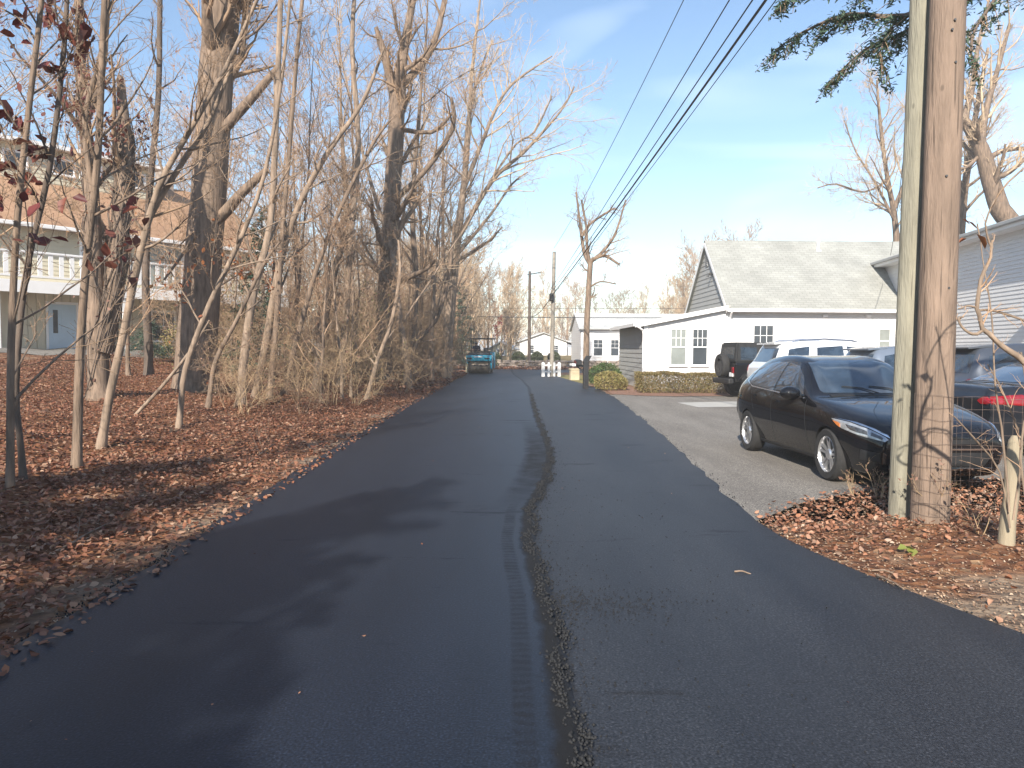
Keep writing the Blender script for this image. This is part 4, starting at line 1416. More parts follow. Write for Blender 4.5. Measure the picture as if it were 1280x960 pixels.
def gable_roof_front(parent, x0, x1, y0, y1, ze, zr, oe, orake, th, m, ymid=None):
    ym = (y0 + y1) / 2 if ymid is None else ymid
    k = (zr - ze) / (ym - y0)
    roof_slab('roof', (x0 - orake, y0 - oe, ze - oe * k), (x1 + orake, y0 - oe, ze - oe * k), (x1 + orake, ym, zr), (x0 - orake, ym, zr), th, M[m], parent)
    k2 = (zr - ze) / (y1 - ym)
    roof_slab('roof', (x1 + orake, y1 + oe, ze - oe * k2), (x0 - orake, y1 + oe, ze - oe * k2), (x0 - orake, ym, zr), (x1 + orake, ym, zr), th, M[m], parent)

def white_house():
    h = thing('white_house', 'white clapboard house with grey shingle roof and a lean-to behind the hedge', 'house', (8.76, 30.0, 0))
    X1 = 11.0
    # walls: main house and lean-to (end walls greyed to paint in their shade)
    mb = MB()
    siding(mb, (0, 0, 0), (1, 0, 0), [(0, 0.25), (X1, 0.25), (X1, 3.42), (0, 3.42)], n=(0, -1, 0))
    mb.box(0.02, X1, 0.02, 6.98, 0, 3.4)
    siding(mb, (-3.4, 0, 0), (1, 0, 0), [(0, 0.25), (3.36, 0.25), (3.36, 3.36), (0, 2.72)], n=(0, -1, 0))
    mb.build('wall', M['white_siding'], h)
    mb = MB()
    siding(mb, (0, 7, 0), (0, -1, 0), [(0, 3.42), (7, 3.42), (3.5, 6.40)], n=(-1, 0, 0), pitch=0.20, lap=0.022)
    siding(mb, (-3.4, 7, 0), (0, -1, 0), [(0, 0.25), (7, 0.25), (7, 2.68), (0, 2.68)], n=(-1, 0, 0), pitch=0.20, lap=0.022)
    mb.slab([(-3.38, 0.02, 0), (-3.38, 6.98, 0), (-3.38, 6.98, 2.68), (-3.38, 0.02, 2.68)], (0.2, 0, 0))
    g = mb.build('side_wall', M['shade_and_gutter_grey'], h)
    g['label'] = 'clapboard gable and end wall with shade painted in grey'
    mb = MB()
    mb.box(-3.41, X1, -0.012, 0.0, 0, 0.245)
    mb.box(-3.412, -3.38, 0, 6.98, 0, 0.245)
    mb.build('foundation', M['concrete'], h)
    gable_roof_front(h, 0, X1, 0, 7, 3.50, 6.52, 0.28, 0.16, 0.10, 'roof_grey')
    roof_slab('lean_to_roof', (-3.85, 7.25, 2.66), (-3.85, -0.22, 2.66), (-0.02, -0.22, 3.42), (-0.02, 7.25, 3.42), 0.09, M['roof_grey'], h)
    mb = MB()
    # trims: corner boards, eave fascia, rake boards
    mb.box(-0.07, 0.09, -0.035, -0.005, 0.25, 3.30)
    mb.box(-3.44, -3.28, -0.036, -0.005, 0.25, 2.66)
    mb.box(0.1, X1, -0.05, -0.002, 3.10, 3.26)
    mb.bar((-3.84, -0.225, 2.57), (-0.10, -0.225, 3.31), 0.02, 0.17)
    mb.bar((-3.87, -0.2, 2.60), (-3.87, 7.2, 2.60), 0.03, 0.13)
    for (ya, yb) in ((-0.26, 3.46), (7.26, 3.54)):
        za, zb = (3.14, 6.34)
        mb.bar((-0.172, ya, za), (-0.172, yb, zb), 0.02, 0.16, (1, 0, 0) if False else (0, 0, 1))
    mb.build('trim', M['white_trim'], h)
    mb = MB()
    mb.bbox(-0.16, X1 + 0.1, -0.40, -0.285, 3.13, 3.26, 0.02)
    mb.build('gutter', M['white_trim'], h)
    mb = MB()
    mb.tube([(-3.80, -0.29, 2.56), (-3.66, -0.27, 2.47), (-3.5, -0.09, 2.38), (-3.46, -0.075, 2.25), (-3.46, -0.075, 0.15)], 0.045, 8)
    mb.tube([(0.0, -0.34, 3.12), (0.02, -0.09, 2.9), (0.02, -0.085, 0.2)], 0.04, 8)
    mb.build('downspout', M['white_trim'], h, smooth=True)
    window(h, (0, 0, 0), (1, 0, 0), (0, -1, 0), -2.36, -1.72, 0.98, 2.45, (3, 2), 'pale_glass')
    window(h, (0, 0, 0), (1, 0, 0), (0, -1, 0), -1.48, -0.86, 0.98, 2.45, (3, 2), 'glass', lower_glass='glass')
    window(h, (0, 0, 0), (1, 0, 0), (0, -1, 0), 0.98, 1.80, 0.95, 2.62, (3, 2), 'glass')
    window(h, (0, 0, 0), (1, 0, 0), (0, -1, 0), 6.05, 6.52, 1.5, 2.50, (1, 1), 'pale_glass')
    for s in (3.86, 5.60):
        mb = MB()
        mb.bbox(s - 0.10, s + 0.10, -0.10, -0.002, 2.95, 3.07, 0.02)
        mb.build('wall_vent', M['white_trim'], h)
    mb = MB()
    mb.lathe([(0.16, 0), (0.075, 0.10), (0.06, 0.14), (0.06, 0.55), (0.045, 0.55), (0.045, 0.3)], at=(4.75, 3.0, 5.98))
    mb.build('vent_pipe', M['white_trim'], h, smooth=True)
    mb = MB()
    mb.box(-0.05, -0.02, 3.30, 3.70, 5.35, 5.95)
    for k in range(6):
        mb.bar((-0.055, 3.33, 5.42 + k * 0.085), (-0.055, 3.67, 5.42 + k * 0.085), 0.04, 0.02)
    mb.build('gable_vent', M['shade_and_gutter_grey'], h)
    mb = MB()
    mb.tube([(-0.03, 2.6, 4.9), (-0.2, 2.6, 4.92), (-0.22, 2.6, 4.8)], 0.05, 8)
    mb.build('security_lamp', M['dark_metal'], h)
white_house()

def side_building():
    h = thing('side_building', 'tall white clapboard building side wall behind the dark cars', 'building', (14.15, 16, 0), R(-6.5))
    L = 18.6
    mb = MB()
    siding(mb, (0, L, 0), (0, -1, 0), [(0, 0.3), (L + 6, 0.3), (L + 6, 5.2), (0, 5.2)], n=(-1, 0, 0), pitch=0.125, lap=0.02)
    mb.box(0.02, 7.98, -6, L, 0, 5.2)
    mb.build('wall', M['white_siding'], h)
    mb = MB()
    mb.box(-0.012, 0.0, -6, L, 0, 0.295)
    mb.build('foundation', M['concrete'], h)
    roof_slab('roof', (-0.42, L + 0.4, 5.42), (-0.42, -6.4, 5.42), (4.2, -6.4, 6.05), (4.2, L + 0.4, 6.05), 0.12, M['roof_grey'], h)
    roof_slab('roof', (8.42, -6.4, 5.42), (8.42, L + 0.4, 5.42), (4.2, L + 0.4, 6.05), (4.2, -6.4, 6.05), 0.12, M['roof_grey'], h)
    mb = MB()
    mb.bar((-0.44, -6.4, 5.30), (-0.44, L + 0.4, 5.30), 0.03, 0.24)
    mb.box(-0.40, 0.0, -6.2, L + 0.3, 5.17, 5.19)
    mb.build('trim', M['white_trim'], h)
    mb = MB()
    mb.bbox(-0.57, -0.46, -6.4, L + 0.4, 5.28, 5.40, 0.025)
    mb.build('gutter', M['shade_and_gutter_grey'], h)
    mb = MB()
    mb.box(-0.10, -0.005, 4.35, 4.65, 2.75, 2.95)
    mb.slab([(-0.10, 4.25, 2.86), (-0.10, 4.75, 2.86), (-0.42, 4.75, 2.80), (-0.42, 4.25, 2.80)], (0, 0, -0.16))
    mb.build('flood_lamp', M['white_trim'], h)
side_building()

def balcony_house():
    h = thing('balcony_house', 'tan two storey house with white balcony and orange brown roof behind the trees', 'house', (-17.6, 29.0, 1.10), math.atan2(0.79, 0.61))
    x0, x1 = -9.0, 9.0
    mb = MB()
    siding(mb, (0, 0, 0), (1, 0, 0), [(x0, 2.62), (x1, 2.62), (x1, 5.30), (x0, 5.30)], n=(0, -1, 0), pitch=0.16, lap=0.02)
    siding(mb, (x1, 0, 0), (0, 1, 0), [(0, 0), (9, 0), (9, 5.3), (4.5, 8.2), (0, 5.3)], n=(1, 0, 0), pitch=0.16, lap=0.02)
    mb.box(x0, x1 - 0.02, 0.02, 9, -0.4, 5.3)
    mb.build('upper_wall', M['cream_siding'], h)
    mb = MB()
    s = x0
    while s < x1 - 0.01:
        mb.box(s + 0.012, min(s + 0.288, x1), -0.022, 0.015, -0.3, 2.60)
        s += 0.30
    mb.build('lower_wall', M['tan_panel'], h)
    gable_roof_front(h, x0, x1, 0, 9, 5.36, 8.35, 0.5, 0.35, 0.14, 'roof_orange')
    mb = MB()
    mb.bbox(x0 - 0.35, x1 + 0.35, -0.62, -0.505, 4.92, 5.07, 0.02)
    mb.build('gutter', M['white_trim'], h)
    # dormer: a long flat roofed box high on the roof
    mb = MB()
    siding(mb, (0, 2.9, 0), (1, 0, 0), [(-1.4, 7.0), (5.2, 7.0), (5.2, 8.72), (-1.4, 8.72)], n=(0, -1, 0), pitch=0.16, lap=0.02)
    mb.box(-1.38, 5.18, 2.93, 6.0, 6.9, 8.7)
    d = mb.build('dormer', M['cream_siding'], h)
    mb = MB()
    mb.slab([(-1.75, 2.45, 8.70), (5.55, 2.45, 8.70), (5.55, 6.2, 8.92), (-1.75, 6.2, 8.92)], (0, 0, 0.16))
    mb.build('dormer_roof', M['white_trim'], d)
    for (a, b_) in ((-0.9, -0.1), (0.9, 1.7), (2.0, 2.8), (3.9, 4.7)):
        window(h, (0, 2.9, 0), (1, 0, 0), (0, -1, 0), a, b_, 7.75, 8.35, (1, 1), 'glass', sash=False)
    # balcony
    mb = MB()
    mb.box(x0, x1 + 0.3, -1.5, -0.03, 2.66, 2.78)
    mb.box(x0, x1 + 0.3, -1.54, -1.50, 2.42, 2.86)
    mb.box(x1 + 0.30, x1 + 0.34, -1.54, -0.03, 2.42, 2.86)
    bal = mb.build('balcony', M['white_trim'], h)
    mb = MB()
    mb.bbox(x0, x1 + 0.3, -1.53, -1.43, 3.84, 3.92, 0.015)
    mb.box(x0, x1 + 0.3, -1.50, -1.46, 2.98, 3.05)
    s = x0 + 0.1
    while s < x1 + 0.25:
        mb.box(s, s + 0.15, -1.495, -1.465, 3.05, 3.84)
        s += 0.36
    mb.build('railing', M['white_trim'], bal)
    for s in (-6.2, -2.6, 1.7, 5.4, 8.9):
        mb = MB()
        mb.bbox(s - 0.06, s + 0.06, -1.48, -1.36, -0.3, 2.42, 0.01)
        mb.build('balcony_post', M['white_trim'], h)
    # blue door
    mb = MB()
    mb.box(-0.58, -0.50, -0.06, -0.022, -0.05, 2.12)
    mb.box(0.50, 0.58, -0.06, -0.022, -0.05, 2.12)
    mb.box(-0.58, 0.58, -0.062, -0.022, 2.12, 2.22)
    mb.build('door_frame', M['white_trim'], h)
    mb = MB()
    mb.bbox(-0.495, 0.495, -0.052, -0.022, 0.0, 2.115, 0.006)
    for (a, b_, c, d2) in ((-0.05, 0.36, 1.15, 1.9), (-0.36, 0.36, 0.2, 0.95)):
        mb.bbox(a, b_, -0.060, -0.05, c, d2, 0.008)
    dr = mb.build('door', M['blue_door'], h)
    MB().box(-0.34, -0.17, -0.058, -0.051, 1.0, 1.9).build('door_pane', M['glass'], dr)
    MB().tube([(0.40, -0.05, 1.0), (0.40, -0.11, 1.0), (0.30, -0.12, 1.0)], 0.012, 6).build('handle', M['chrome'], dr)
    for (a, b_, z0, z1, gr) in ((0.75, 1.65, 3.75, 4.75, (2, 2)), (-3.6, -2.2, 3.6, 4.8, (2, 2)), (6.6, 7.5, 3.7, 4.75, (2, 2))):
        window(h, (0, 0, 0), (1, 0, 0), (0, -1, 0), a, b_, z0, z1, gr, 'glass')
    window(h, (0, 0, 0), (1, 0, 0), (0, -1, 0), 3.3, 4.9, 2.86, 4.85, (2, 1), 'pale_glass', sash=False, name='sliding_door')
    for (a, b_) in ((-3.4, -2.2), (3.5, 4.5), (5.9, 7.0)):
        window(h, (0, -0.02, 0), (1, 0, 0), (0, -1, 0), a, b_, 0.75, 2.0, (2, 1), 'glass')
    mb = MB()
    mb.box(6.2, 6.8, 4.2, 4.8, 7.2, 9.2)
    mb.build('chimney', M['stone'], h)
balcony_house()

def small_house(name, label, loc, rotz, w, d, ze, zr, roof, gable_front=True, wins=(), door=None, cat='house', wallm='white_siding'):
    h = thing(name, label, cat, loc, rotz)
    mb = MB()
    mb.box(-w / 2 + 0.02, w / 2 - 0.02, 0.02, d - 0.02, -0.6, ze)
    if gable_front:
        siding(mb, (0, 0, 0), (1, 0, 0), [(-w / 2, -0.5), (w / 2, -0.5), (w / 2, ze), (0, zr), (-w / 2, ze)], n=(0, -1, 0), pitch=0.2, lap=0.02)
    else:
        siding(mb, (0, 0, 0), (1, 0, 0), [(-w / 2, -0.5), (w / 2, -0.5), (w / 2, ze), (-w / 2, ze)], n=(0, -1, 0), pitch=0.2, lap=0.02)
        siding(mb, (-w / 2, d, 0), (0, -1, 0), [(0, -0.5), (d, -0.5), (d, ze), (d / 2, zr), (0, ze)], n=(-1, 0, 0), pitch=0.2, lap=0.02)
    mb.build('wall', M[wallm], h)
    if gable_front:
        k = (zr - ze) / (w / 2)
        o_ = 0.3
        roof_slab('roof', (-w / 2 - o_, d + 0.3, ze - o_ * k), (-w / 2 - o_, -0.3, ze - o_ * k), (0, -0.3, zr), (0, d + 0.3, zr), 0.1, M[roof], h)
        roof_slab('roof', (w / 2 + o_, -0.3, ze - o_ * k), (w / 2 + o_, d + 0.3, ze - o_ * k), (0, d + 0.3, zr), (0, -0.3, zr), 0.1, M[roof], h)
    else:
        gable_roof_front(h, -w / 2, w / 2, 0, d, ze, zr, 0.3, 0.2, 0.1, roof)
    for (a, b_, z0, z1) in wins:
        window(h, (0, 0, 0), (1, 0, 0), (0, -1, 0), a, b_, z0, z1, (2, 2), 'glass')
    if door:
        mb = MB()
        mb.box(door[0], door[1], -0.05, -0.016, -0.3, 1.8)
        mb.build('door', M['white_trim'], h)
    return h
p = at(679, 445, 88)
h = small_house('white_cottage', 'small white gabled house far off beyond the end of the road', (p.x, p.y, float(terrain(p.x, p.y))), R(4), 5.6, 7, 1.75, 2.75, 'roof_pale', True, [(-1.9, -1.1, 0.2, 1.2), (1.0, 1.8, 0.2, 1.2)], (-0.4, 0.4))
small = MB()
small.box(2.8, 5.2, 0.6, 5.6, -0.6, 0.95)
small.slab([(2.82, 0.4, 1.72), (5.5, 0.4, 0.85), (5.5, 5.8, 0.85), (2.82, 5.8, 1.72)], (0, 0, 0.1))
small.build('garage_wing', M['white_siding'], h)
p = at(626, 447, 80)
small_house('garden_shed', 'tiny cream garden shed beyond the roller', (p.x, p.y, float(terrain(p.x, p.y))), R(-14), 2.4, 2.4, 0.9, 1.6, 'roof_pale', True, [(-0.4, 0.4, 0.1, 0.7)], None, 'shed', 'cream_siding')
p = at(795, 440, 64)
small_house('white_cape_house', 'white house with pale grey roof behind the green bush', (p.x, p.y, float(terrain(p.x, p.y))), R(2), 9.6, 7.0, 3.35, 4.75, 'roof_pale', False, [(-3.7, -2.9, 0.9, 2.3), (-2.2, -1.5, 0.9, 2.3), (1.0, 1.8, 0.9, 2.3), (2.3, 3.1, 0.9, 2.3)], (-0.9, 0.0))
# ------------------------------------------------------------------ cars
def evaluated(o):
    dg = bpy.context.evaluated_depsgraph_get()
    dg.update()
    return bpy.data.meshes.new_from_object(o.evaluated_get(dg))

def car_shell(name, stations, wheels, wr, W, lvl=3, paint=None):
    """stations: x, zb, ws, zm, wm, zbelt, wb, zr, wr, zt -> smooth closed body with wheel wells cut out"""
    V, Fc = [], []
    n = len(stations)
    ring = 14
    for (x, zb, ws, zm, wm, zl, wb, zr, w5, zt) in stations:
        half = [(0, zb), (ws - 0.14, zb), (ws, zb + 0.09), (wm, zm), (wb, zl), (w5, zr), (w5 * 0.62, zt - 0.006), (0, zt)]
        pts = [(x, y, z) for y, z in half] + [(x, -y, z) for y, z in half[-2:0:-1]]
        V += pts
    for i in range(n - 1):
        for j in range(ring):
            j2 = (j + 1) % ring
            Fc.append((i * ring + j, i * ring + j2, (i + 1) * ring + j2, (i + 1) * ring + j))
    for e, base in ((0, 0), (1, (n - 1) * ring)):
        # cap as quads across the ring so that it subdivides evenly
        for j in range(ring // 2 - 1 + 0):
            a, b_ = base + j, base + j + 1
            c, d = base + (ring - j - 1) % ring, base + (ring - j) % ring
            if j == 0:
                Fc.append((a, b_, c))
            else:
                Fc.append((a, b_, c, d))
        j = ring // 2 - 1
        Fc.append((base + j, base + j + 1, base + j + 2))
    me = bpy.data.meshes.new(name)
    me.from_pydata(V, [], Fc)
    bm = bmesh.new()
    bm.from_mesh(me)
    bmesh.ops.recalc_face_normals(bm, faces=bm.faces)
    bm.to_mesh(me)
    bm.free()
    tmp = bpy.data.objects.new('tmp_shell', me)
    COL.objects.link(tmp)
    me.materials.append(paint)
    me.materials.append(M['matt_black'])
    s = tmp.modifiers.new('s', 'SUBSURF')
    s.levels = s.render_levels = 1
    want = np.array(V)
    cage = want.copy()
    for _ in range(4):                       # push the cage out until the smooth skin runs through the wanted points
        ev = evaluated(tmp)
        co = np.empty(len(ev.vertices) * 3, np.float32)
        ev.vertices.foreach_get('co', co)
        bpy.data.meshes.remove(ev)
        cage += 0.8 * (want - co.reshape(-1, 3)[:len(want)])
        me.vertices.foreach_set('co', cage.astype(np.float32).ravel())
        me.update()
    s.levels = s.render_levels = lvl
    cuts = []
    for x in wheels:
        for sy in (-1, 1):
            cm = bpy.data.meshes.new('cut')
            mb = MB()
            mb.lathe([(wr, 0), (wr, 0.42)], 'Y', k=40)
            cm.from_pydata(mb.v, [], mb.f)
            bm = bmesh.new()
            bm.from_mesh(cm)
            bmesh.ops.recalc_face_normals(bm, faces=bm.faces)
            bm.to_mesh(cm)
            bm.free()
            co = bpy.data.objects.new('tmp_cut', cm)
            cm.materials.append(M['matt_black'])
            COL.objects.link(co)
            co.location = (x, sy * (W / 2 - 0.13) - 0.21, wr * 0.93)
            b_ = tmp.modifiers.new('b', 'BOOLEAN')
            b_.operation = 'DIFFERENCE'
            b_.object = co
            b_.solver = 'EXACT'
            b_.material_mode = 'TRANSFER'
            cuts.append(co)
    body = evaluated(tmp)
    for c in cuts + [tmp]:
        bpy.data.objects.remove(c)
    body.polygons.foreach_set('use_smooth', [True] * len(body.polygons))
    body.set_sharp_from_angle(angle=R(35))
    bm = bmesh.new()
    bm.from_mesh(body)
    bvh = BVHTree.FromBMesh(bm)
    bm.free()
    return body, bvh

def panel(bvh, outline, origin, u, v, w, name, m, parent, off=0.005, nu=14, nv=10, smooth=True, rim=0.012):
    """fits a thin piece over the body: the outline in the (u, v) plane is cast along w onto the shell"""
    origin, u, v, w = Vector(origin), Vector(u), Vector(v), Vector(w).normalized()
    ys = [p[1] for p in outline]
    y0, y1 = min(ys), max(ys)
    def span(y):
        xs = []
        k = len(outline)
        for i in range(k):
            a, b_ = outline[i], outline[(i + 1) % k]
            if abs(a[1] - b_[1]) < 1e-9:
                continue
            t = (y - a[1]) / (b_[1] - a[1])
            if -1e-9 <= t <= 1 + 1e-9:
                xs.append(a[0] + (b_[0] - a[0]) * t)
        return min(xs), max(xs)
    rows = []
    e = (y1 - y0) * 1e-3
    for j in range(nv + 1):
        y = y0 + e + (y1 - y0 - 2 * e) * j / nv
        a, b_ = span(y)
        row = []
        for i in range(nu + 1):
            x = a + (b_ - a) * i / nu
            hit, nrm, _, _ = bvh.ray_cast(origin + u * x + v * y, w)
            if hit is None:
                row.append(None)
            else:
                if nrm.dot(w) > 0:
                    nrm = -nrm
                row.append((hit + nrm * off, hit - nrm * rim))
        rows.append(row)
    mb = MB()
    idx = {}
    for j, row in enumerate(rows):
        for i, p in enumerate(row):
            if p is not None:
                idx[(i, j)] = len(mb.v)
                mb.v.append(tuple(p[0]))
    quads = []
    for j in range(nv):
        for i in range(nu):
            q = [(i, j), (i + 1, j), (i + 1, j + 1), (i, j + 1)]
            if all(k in idx for k in q):
                mb.f.append(tuple(idx[k] for k in q))
                mb.m.append(0)
                quads.append((i, j))
    # rim: the border drops back into the shell
    edges = {}
    for f in mb.f:
        for a, b_ in zip(f, f[1:] + f[:1]):
            edges[(a, b_)] = edges.get((a, b_), 0) + 1
    back = {v_: k for k, v_ in idx.items()}
    low = {}
    def lowv(a):
        if a not in low:
            i, j = back[a]
            low[a] = len(mb.v)
            mb.v.append(tuple(rows[j][i][1]))
        return low[a]
    for (a, b_) in list(edges):
        if (b_, a) not in edges:
            mb.f.append((a, b_, lowv(b_), lowv(a)))
            mb.m.append(0)
    if not mb.f:
        return None
    return mb.build(name, M[m], parent, smooth=smooth)

def side_panel(bvh, outline, side, *a, **k):
    return panel(bvh, outline, (0, side * 4, 0), (1, 0, 0), (0, 0, 1), (0, -side, 0), *a, **k)

def end_panel(bvh, outline, end, *a, **k):
    return panel(bvh, outline, (end * 6, 0, 0), (0, 1, 0), (0, 0, 1), (-end, 0, 0), *a, **k)

def top_panel(bvh, outline, *a, **k):
    return panel(bvh, outline, (0, 0, 4), (1, 0, 0), (0, 1, 0), (0, 0, -1), *a, **k)

def make_wheel(parent, x, y, r, side, spokes=5, w=0.205, double=True, rim_m='alloy'):
    """a wheel whose outer face looks along side * y"""
    wh = thing('wheel', None, None, (x, y, r))
    wh.parent = parent
    s = side
    ri = r * 0.69
    mb = MB()
    mb.lathe([(ri, -w / 2), (r * 0.90, -w / 2 - 0.004), (r * 0.975, -w / 2 + 0.025), (r, -w / 4), (r, w / 4), (r * 0.975, w / 2 - 0.025), (r * 0.90, w / 2 + 0.004), (ri, w / 2)], 'Y', k=40, close=True)
    mb.build('tyre', M['rubber'], wh, smooth=True)
    mb = MB()
    o = s * (w / 2 - 0.012)
    mb.lathe([(ri * 1.01, o), (ri * 0.95, o + s * 0.008), (ri * 0.90, o - s * 0.02), (ri * 0.90, -o), (ri * 1.01, -o)], 'Y', k=40, cap=False)
    mb.lathe([(0.0, o - s * 0.01), (0.055, o - s * 0.012), (0.07, o - s * 0.03), (0.07, o - s * 0.06)], 'Y', k=20)
    for i in range(spokes):
        a = 2 * math.pi * i / spokes + 0.3
        for da in ((-0.19, 0.19) if double else (0,)):
            a0, a1 = a + da * 1.4, a + da
            p0 = Vector((math.cos(a0) * 0.05, o - s * 0.03, math.sin(a0) * 0.05))
            p1 = Vector((math.cos(a1) * ri * 0.93, o - s * 0.012, math.sin(a1) * ri * 0.93))
            t = Vector((-math.sin(a1), 0, math.cos(a1)))
            wd0, wd1 = (0.013, 0.016) if double else (0.03, 0.04)
            q = [p0 - t * wd0, p0 + t * wd0, p1 + t * wd1, p1 - t * wd1]
            mb.slab(q, (0, -s * 0.03, 0))
    mb.build('rim', M[rim_m], wh)
    mb = MB()
    mb.lathe([(0.0, -s * 0.01), (ri * 0.88, -s * 0.012), (ri * 0.88, -s * 0.03)], 'Y', k=28)
    mb.build('brake_disc', M['dark_metal'], wh)
    return wh

def mirror(parent, x, y, z, side, m):
    bm = bmesh.new()
    bmesh.ops.create_uvsphere(bm, u_segments=16, v_segments=10, radius=1)
    for v in bm.verts:
        c = v.co
        k = 1.0 if c.x < 0 else 1.0
        v.co = Vector((x + c.x * (0.12 if c.x > 0 else 0.055), y + side * (c.y * 0.14 + 0.14), z + c.z * 0.095))
    mb = MB()
    bm.verts.index_update()
    mb.add([v.co.copy() for v in bm.verts], [[v.index for v in f.verts] for f in bm.faces])
    bm.free()
    mb.bar((x + 0.02, y - side * 0.06, z - 0.06), (x, y + side * 0.06, z - 0.045), 0.08, 0.03)
    mb.build('wing_mirror', m, parent, smooth=True)

def hatchback():
    t = thing('hatchback', 'black five door hatchback parked nose towards the wooden poles', 'car', (4.70, 10.45, 0), R(-87.5))
    st = [
     #  x     zb    ws    zm    wm    zbelt  wb    zr    w5    zt
     (2.30, 0.34, 0.42, 0.50, 0.50, 0.60, 0.48, 0.645, 0.40, 0.665),
     (2.20, 0.22, 0.66, 0.46, 0.70, 0.64, 0.68, 0.705, 0.56, 0.73),
     (1.95, 0.18, 0.78, 0.50, 0.83, 0.72, 0.81, 0.815, 0.66, 0.84),
     (1.35, 0.18, 0.80, 0.55, 0.89, 0.86, 0.865, 0.945, 0.69, 0.965),
     (0.92, 0.18, 0.81, 0.56, 0.895, 0.925, 0.87, 0.995, 0.70, 1.02),
     (0.74, 0.18, 0.81, 0.56, 0.895, 0.945, 0.87, 1.045, 0.705, 1.075),
     (0.30, 0.18, 0.81, 0.56, 0.895, 0.965, 0.872, 1.285, 0.655, 1.325),
     (-0.08, 0.18, 0.81, 0.56, 0.895, 0.975, 0.872, 1.43, 0.61, 1.48),
     (-0.70, 0.18, 0.81, 0.57, 0.895, 0.995, 0.872, 1.465, 0.60, 1.53),
     (-1.30, 0.18, 0.80, 0.58, 0.89, 1.02, 0.86, 1.42, 0.58, 1.495),
     (-1.70, 0.19, 0.78, 0.58, 0.87, 1.05, 0.82, 1.32, 0.55, 1.40),
     (-1.98, 0.24, 0.74, 0.60, 0.83, 1.02, 0.77, 1.10, 0.56, 1.13),
     (-2.10, 0.30, 0.66, 0.60, 0.76, 0.94, 0.70, 0.98, 0.52, 1.00),
     (-2.16, 0.36, 0.50, 0.58, 0.60, 0.86, 0.56, 0.89, 0.42, 0.90),
    ]
    body, bvh = car_shell('body', st, (1.35, -1.35), 0.350, 1.79, 3, M['black_paint'])
    b = bpy.data.objects.new('body', body)
    COL.objects.link(b)
    b.parent = t
    for s in (-1, 1):
        front = [(0.60, 0.995), (-0.34, 1.015), (-0.34, 1.425), (-0.02, 1.395), (0.30, 1.235)]
        rear = [(-0.40, 1.015), (-1.20, 1.055), (-1.44, 1.10), (-1.36, 1.325), (-1.15, 1.385), (-0.78, 1.43), (-0.40, 1.43)]
        qtr = [(-1.49, 1.105), (-1.66, 1.165), (-1.58, 1.265), (-1.42, 1.31)]
        side_panel(bvh, front, s, 'side_window', 'car_glass', t)
        side_panel(bvh, rear, s, 'side_window', 'car_glass', t)
        side_panel(bvh, qtr, s, 'quarter_window', 'car_glass', t, nu=6, nv=6)
        # bright strip under the windows
        side_panel(bvh, [(0.62, 0.968), (-1.25, 1.028), (-1.68, 1.142), (-1.70, 1.152), (-1.25, 1.044), (0.62, 0.984)], s, 'window_trim', 'chrome', t, off=0.007, nu=24, nv=12)
        side_panel(bvh, [(-0.13, 0.86), (-0.31, 0.87), (-0.31, 0.897), (-0.13, 0.887)], s, 'door_handle', 'black_paint', t, off=0.03, nu=6, nv=4)
        side_panel(bvh, [(-1.02, 0.895), (-1.20, 0.905), (-1.20, 0.932), (-1.02, 0.922)], s, 'door_handle', 'black_paint', t, off=0.03, nu=6, nv=4)
        # door seams
        for x0, x1 in ((-0.365, -0.37),):
            side_panel(bvh, [(x0, 0.30), (x0 + 0.008, 0.30), (x1 + 0.008, 1.0), (x1, 1.0)], s, 'door_gap', 'matt_black', t, off=0.002, nu=2, nv=16)
        side_panel(bvh, [(0.80, 0.30), (0.808, 0.30), (0.728, 0.96), (0.72, 0.96)], s, 'door_gap', 'matt_black', t, off=0.002, nu=2, nv=16)
        side_panel(bvh, [(-1.05, 0.70), (-1.042, 0.70), (-1.242, 1.03), (-1.25, 1.03)], s, 'door_gap', 'matt_black', t, off=0.002, nu=2, nv=10)
        side_panel(bvh, [(0.98, 0.215), (-0.98, 0.215), (-0.98, 0.25), (0.98, 0.25)], s, 'sill_trim', 'matt_black', t, off=0.006, nu=20, nv=2)
        mirror(t, 0.50, s * 0.86, 1.03, s, M['black_paint'])
        # lamps
        hl = [(1.60, 0.835), (1.78, 0.70), (2.04, 0.635), (2.17, 0.63), (2.19, 0.665), (2.02, 0.735), (1.80, 0.80)]
        d = Vector((-0.62, -s * 0.78, -0.05))
        def slant(outline, name, m, off=0.006, nu=12, nv=8):
            # cast from the corner so that the lamp wraps round it
            mb = None
            uu = Vector((0.78, -s * 0.62, 0))
            return panel(bvh, outline, Vector((1.95, s * 0.75, 0)) - d * 3, uu, (0, 0, 1), d, name, M_name(m), t, off, nu, nv)
        slant([(-0.47, 0.795), (-0.30, 0.695), (0.02, 0.625), (0.30, 0.585), (0.34, 0.62), (0.12, 0.705), (-0.20, 0.775)], 'headlight', 'clear_lens', 0.007)
        slant([(-0.22, 0.742), (-0.16, 0.690), (0.02, 0.652), (0.10, 0.645), (0.08, 0.690), (-0.10, 0.728)], 'lamp_inner', 'lamp_inner', 0.011, 6, 5)
        slant([(0.14, 0.640), (0.27, 0.605), (0.28, 0.630), (0.14, 0.676)], 'lamp_inner', 'lamp_inner', 0.011, 5, 4)
        slant([(-0.44, 0.772), (-0.36, 0.722), (-0.30, 0.700), (-0.31, 0.752)], 'side_marker', 'amber_lens', 0.012, 5, 5)
        slant([(-0.46, 0.806), (-0.20, 0.785), (0.12, 0.712), (0.34, 0.628), (0.36, 0.640), (0.13, 0.728), (-0.20, 0.803)], 'headlight_trim', 'chrome', 0.010, 10, 6)
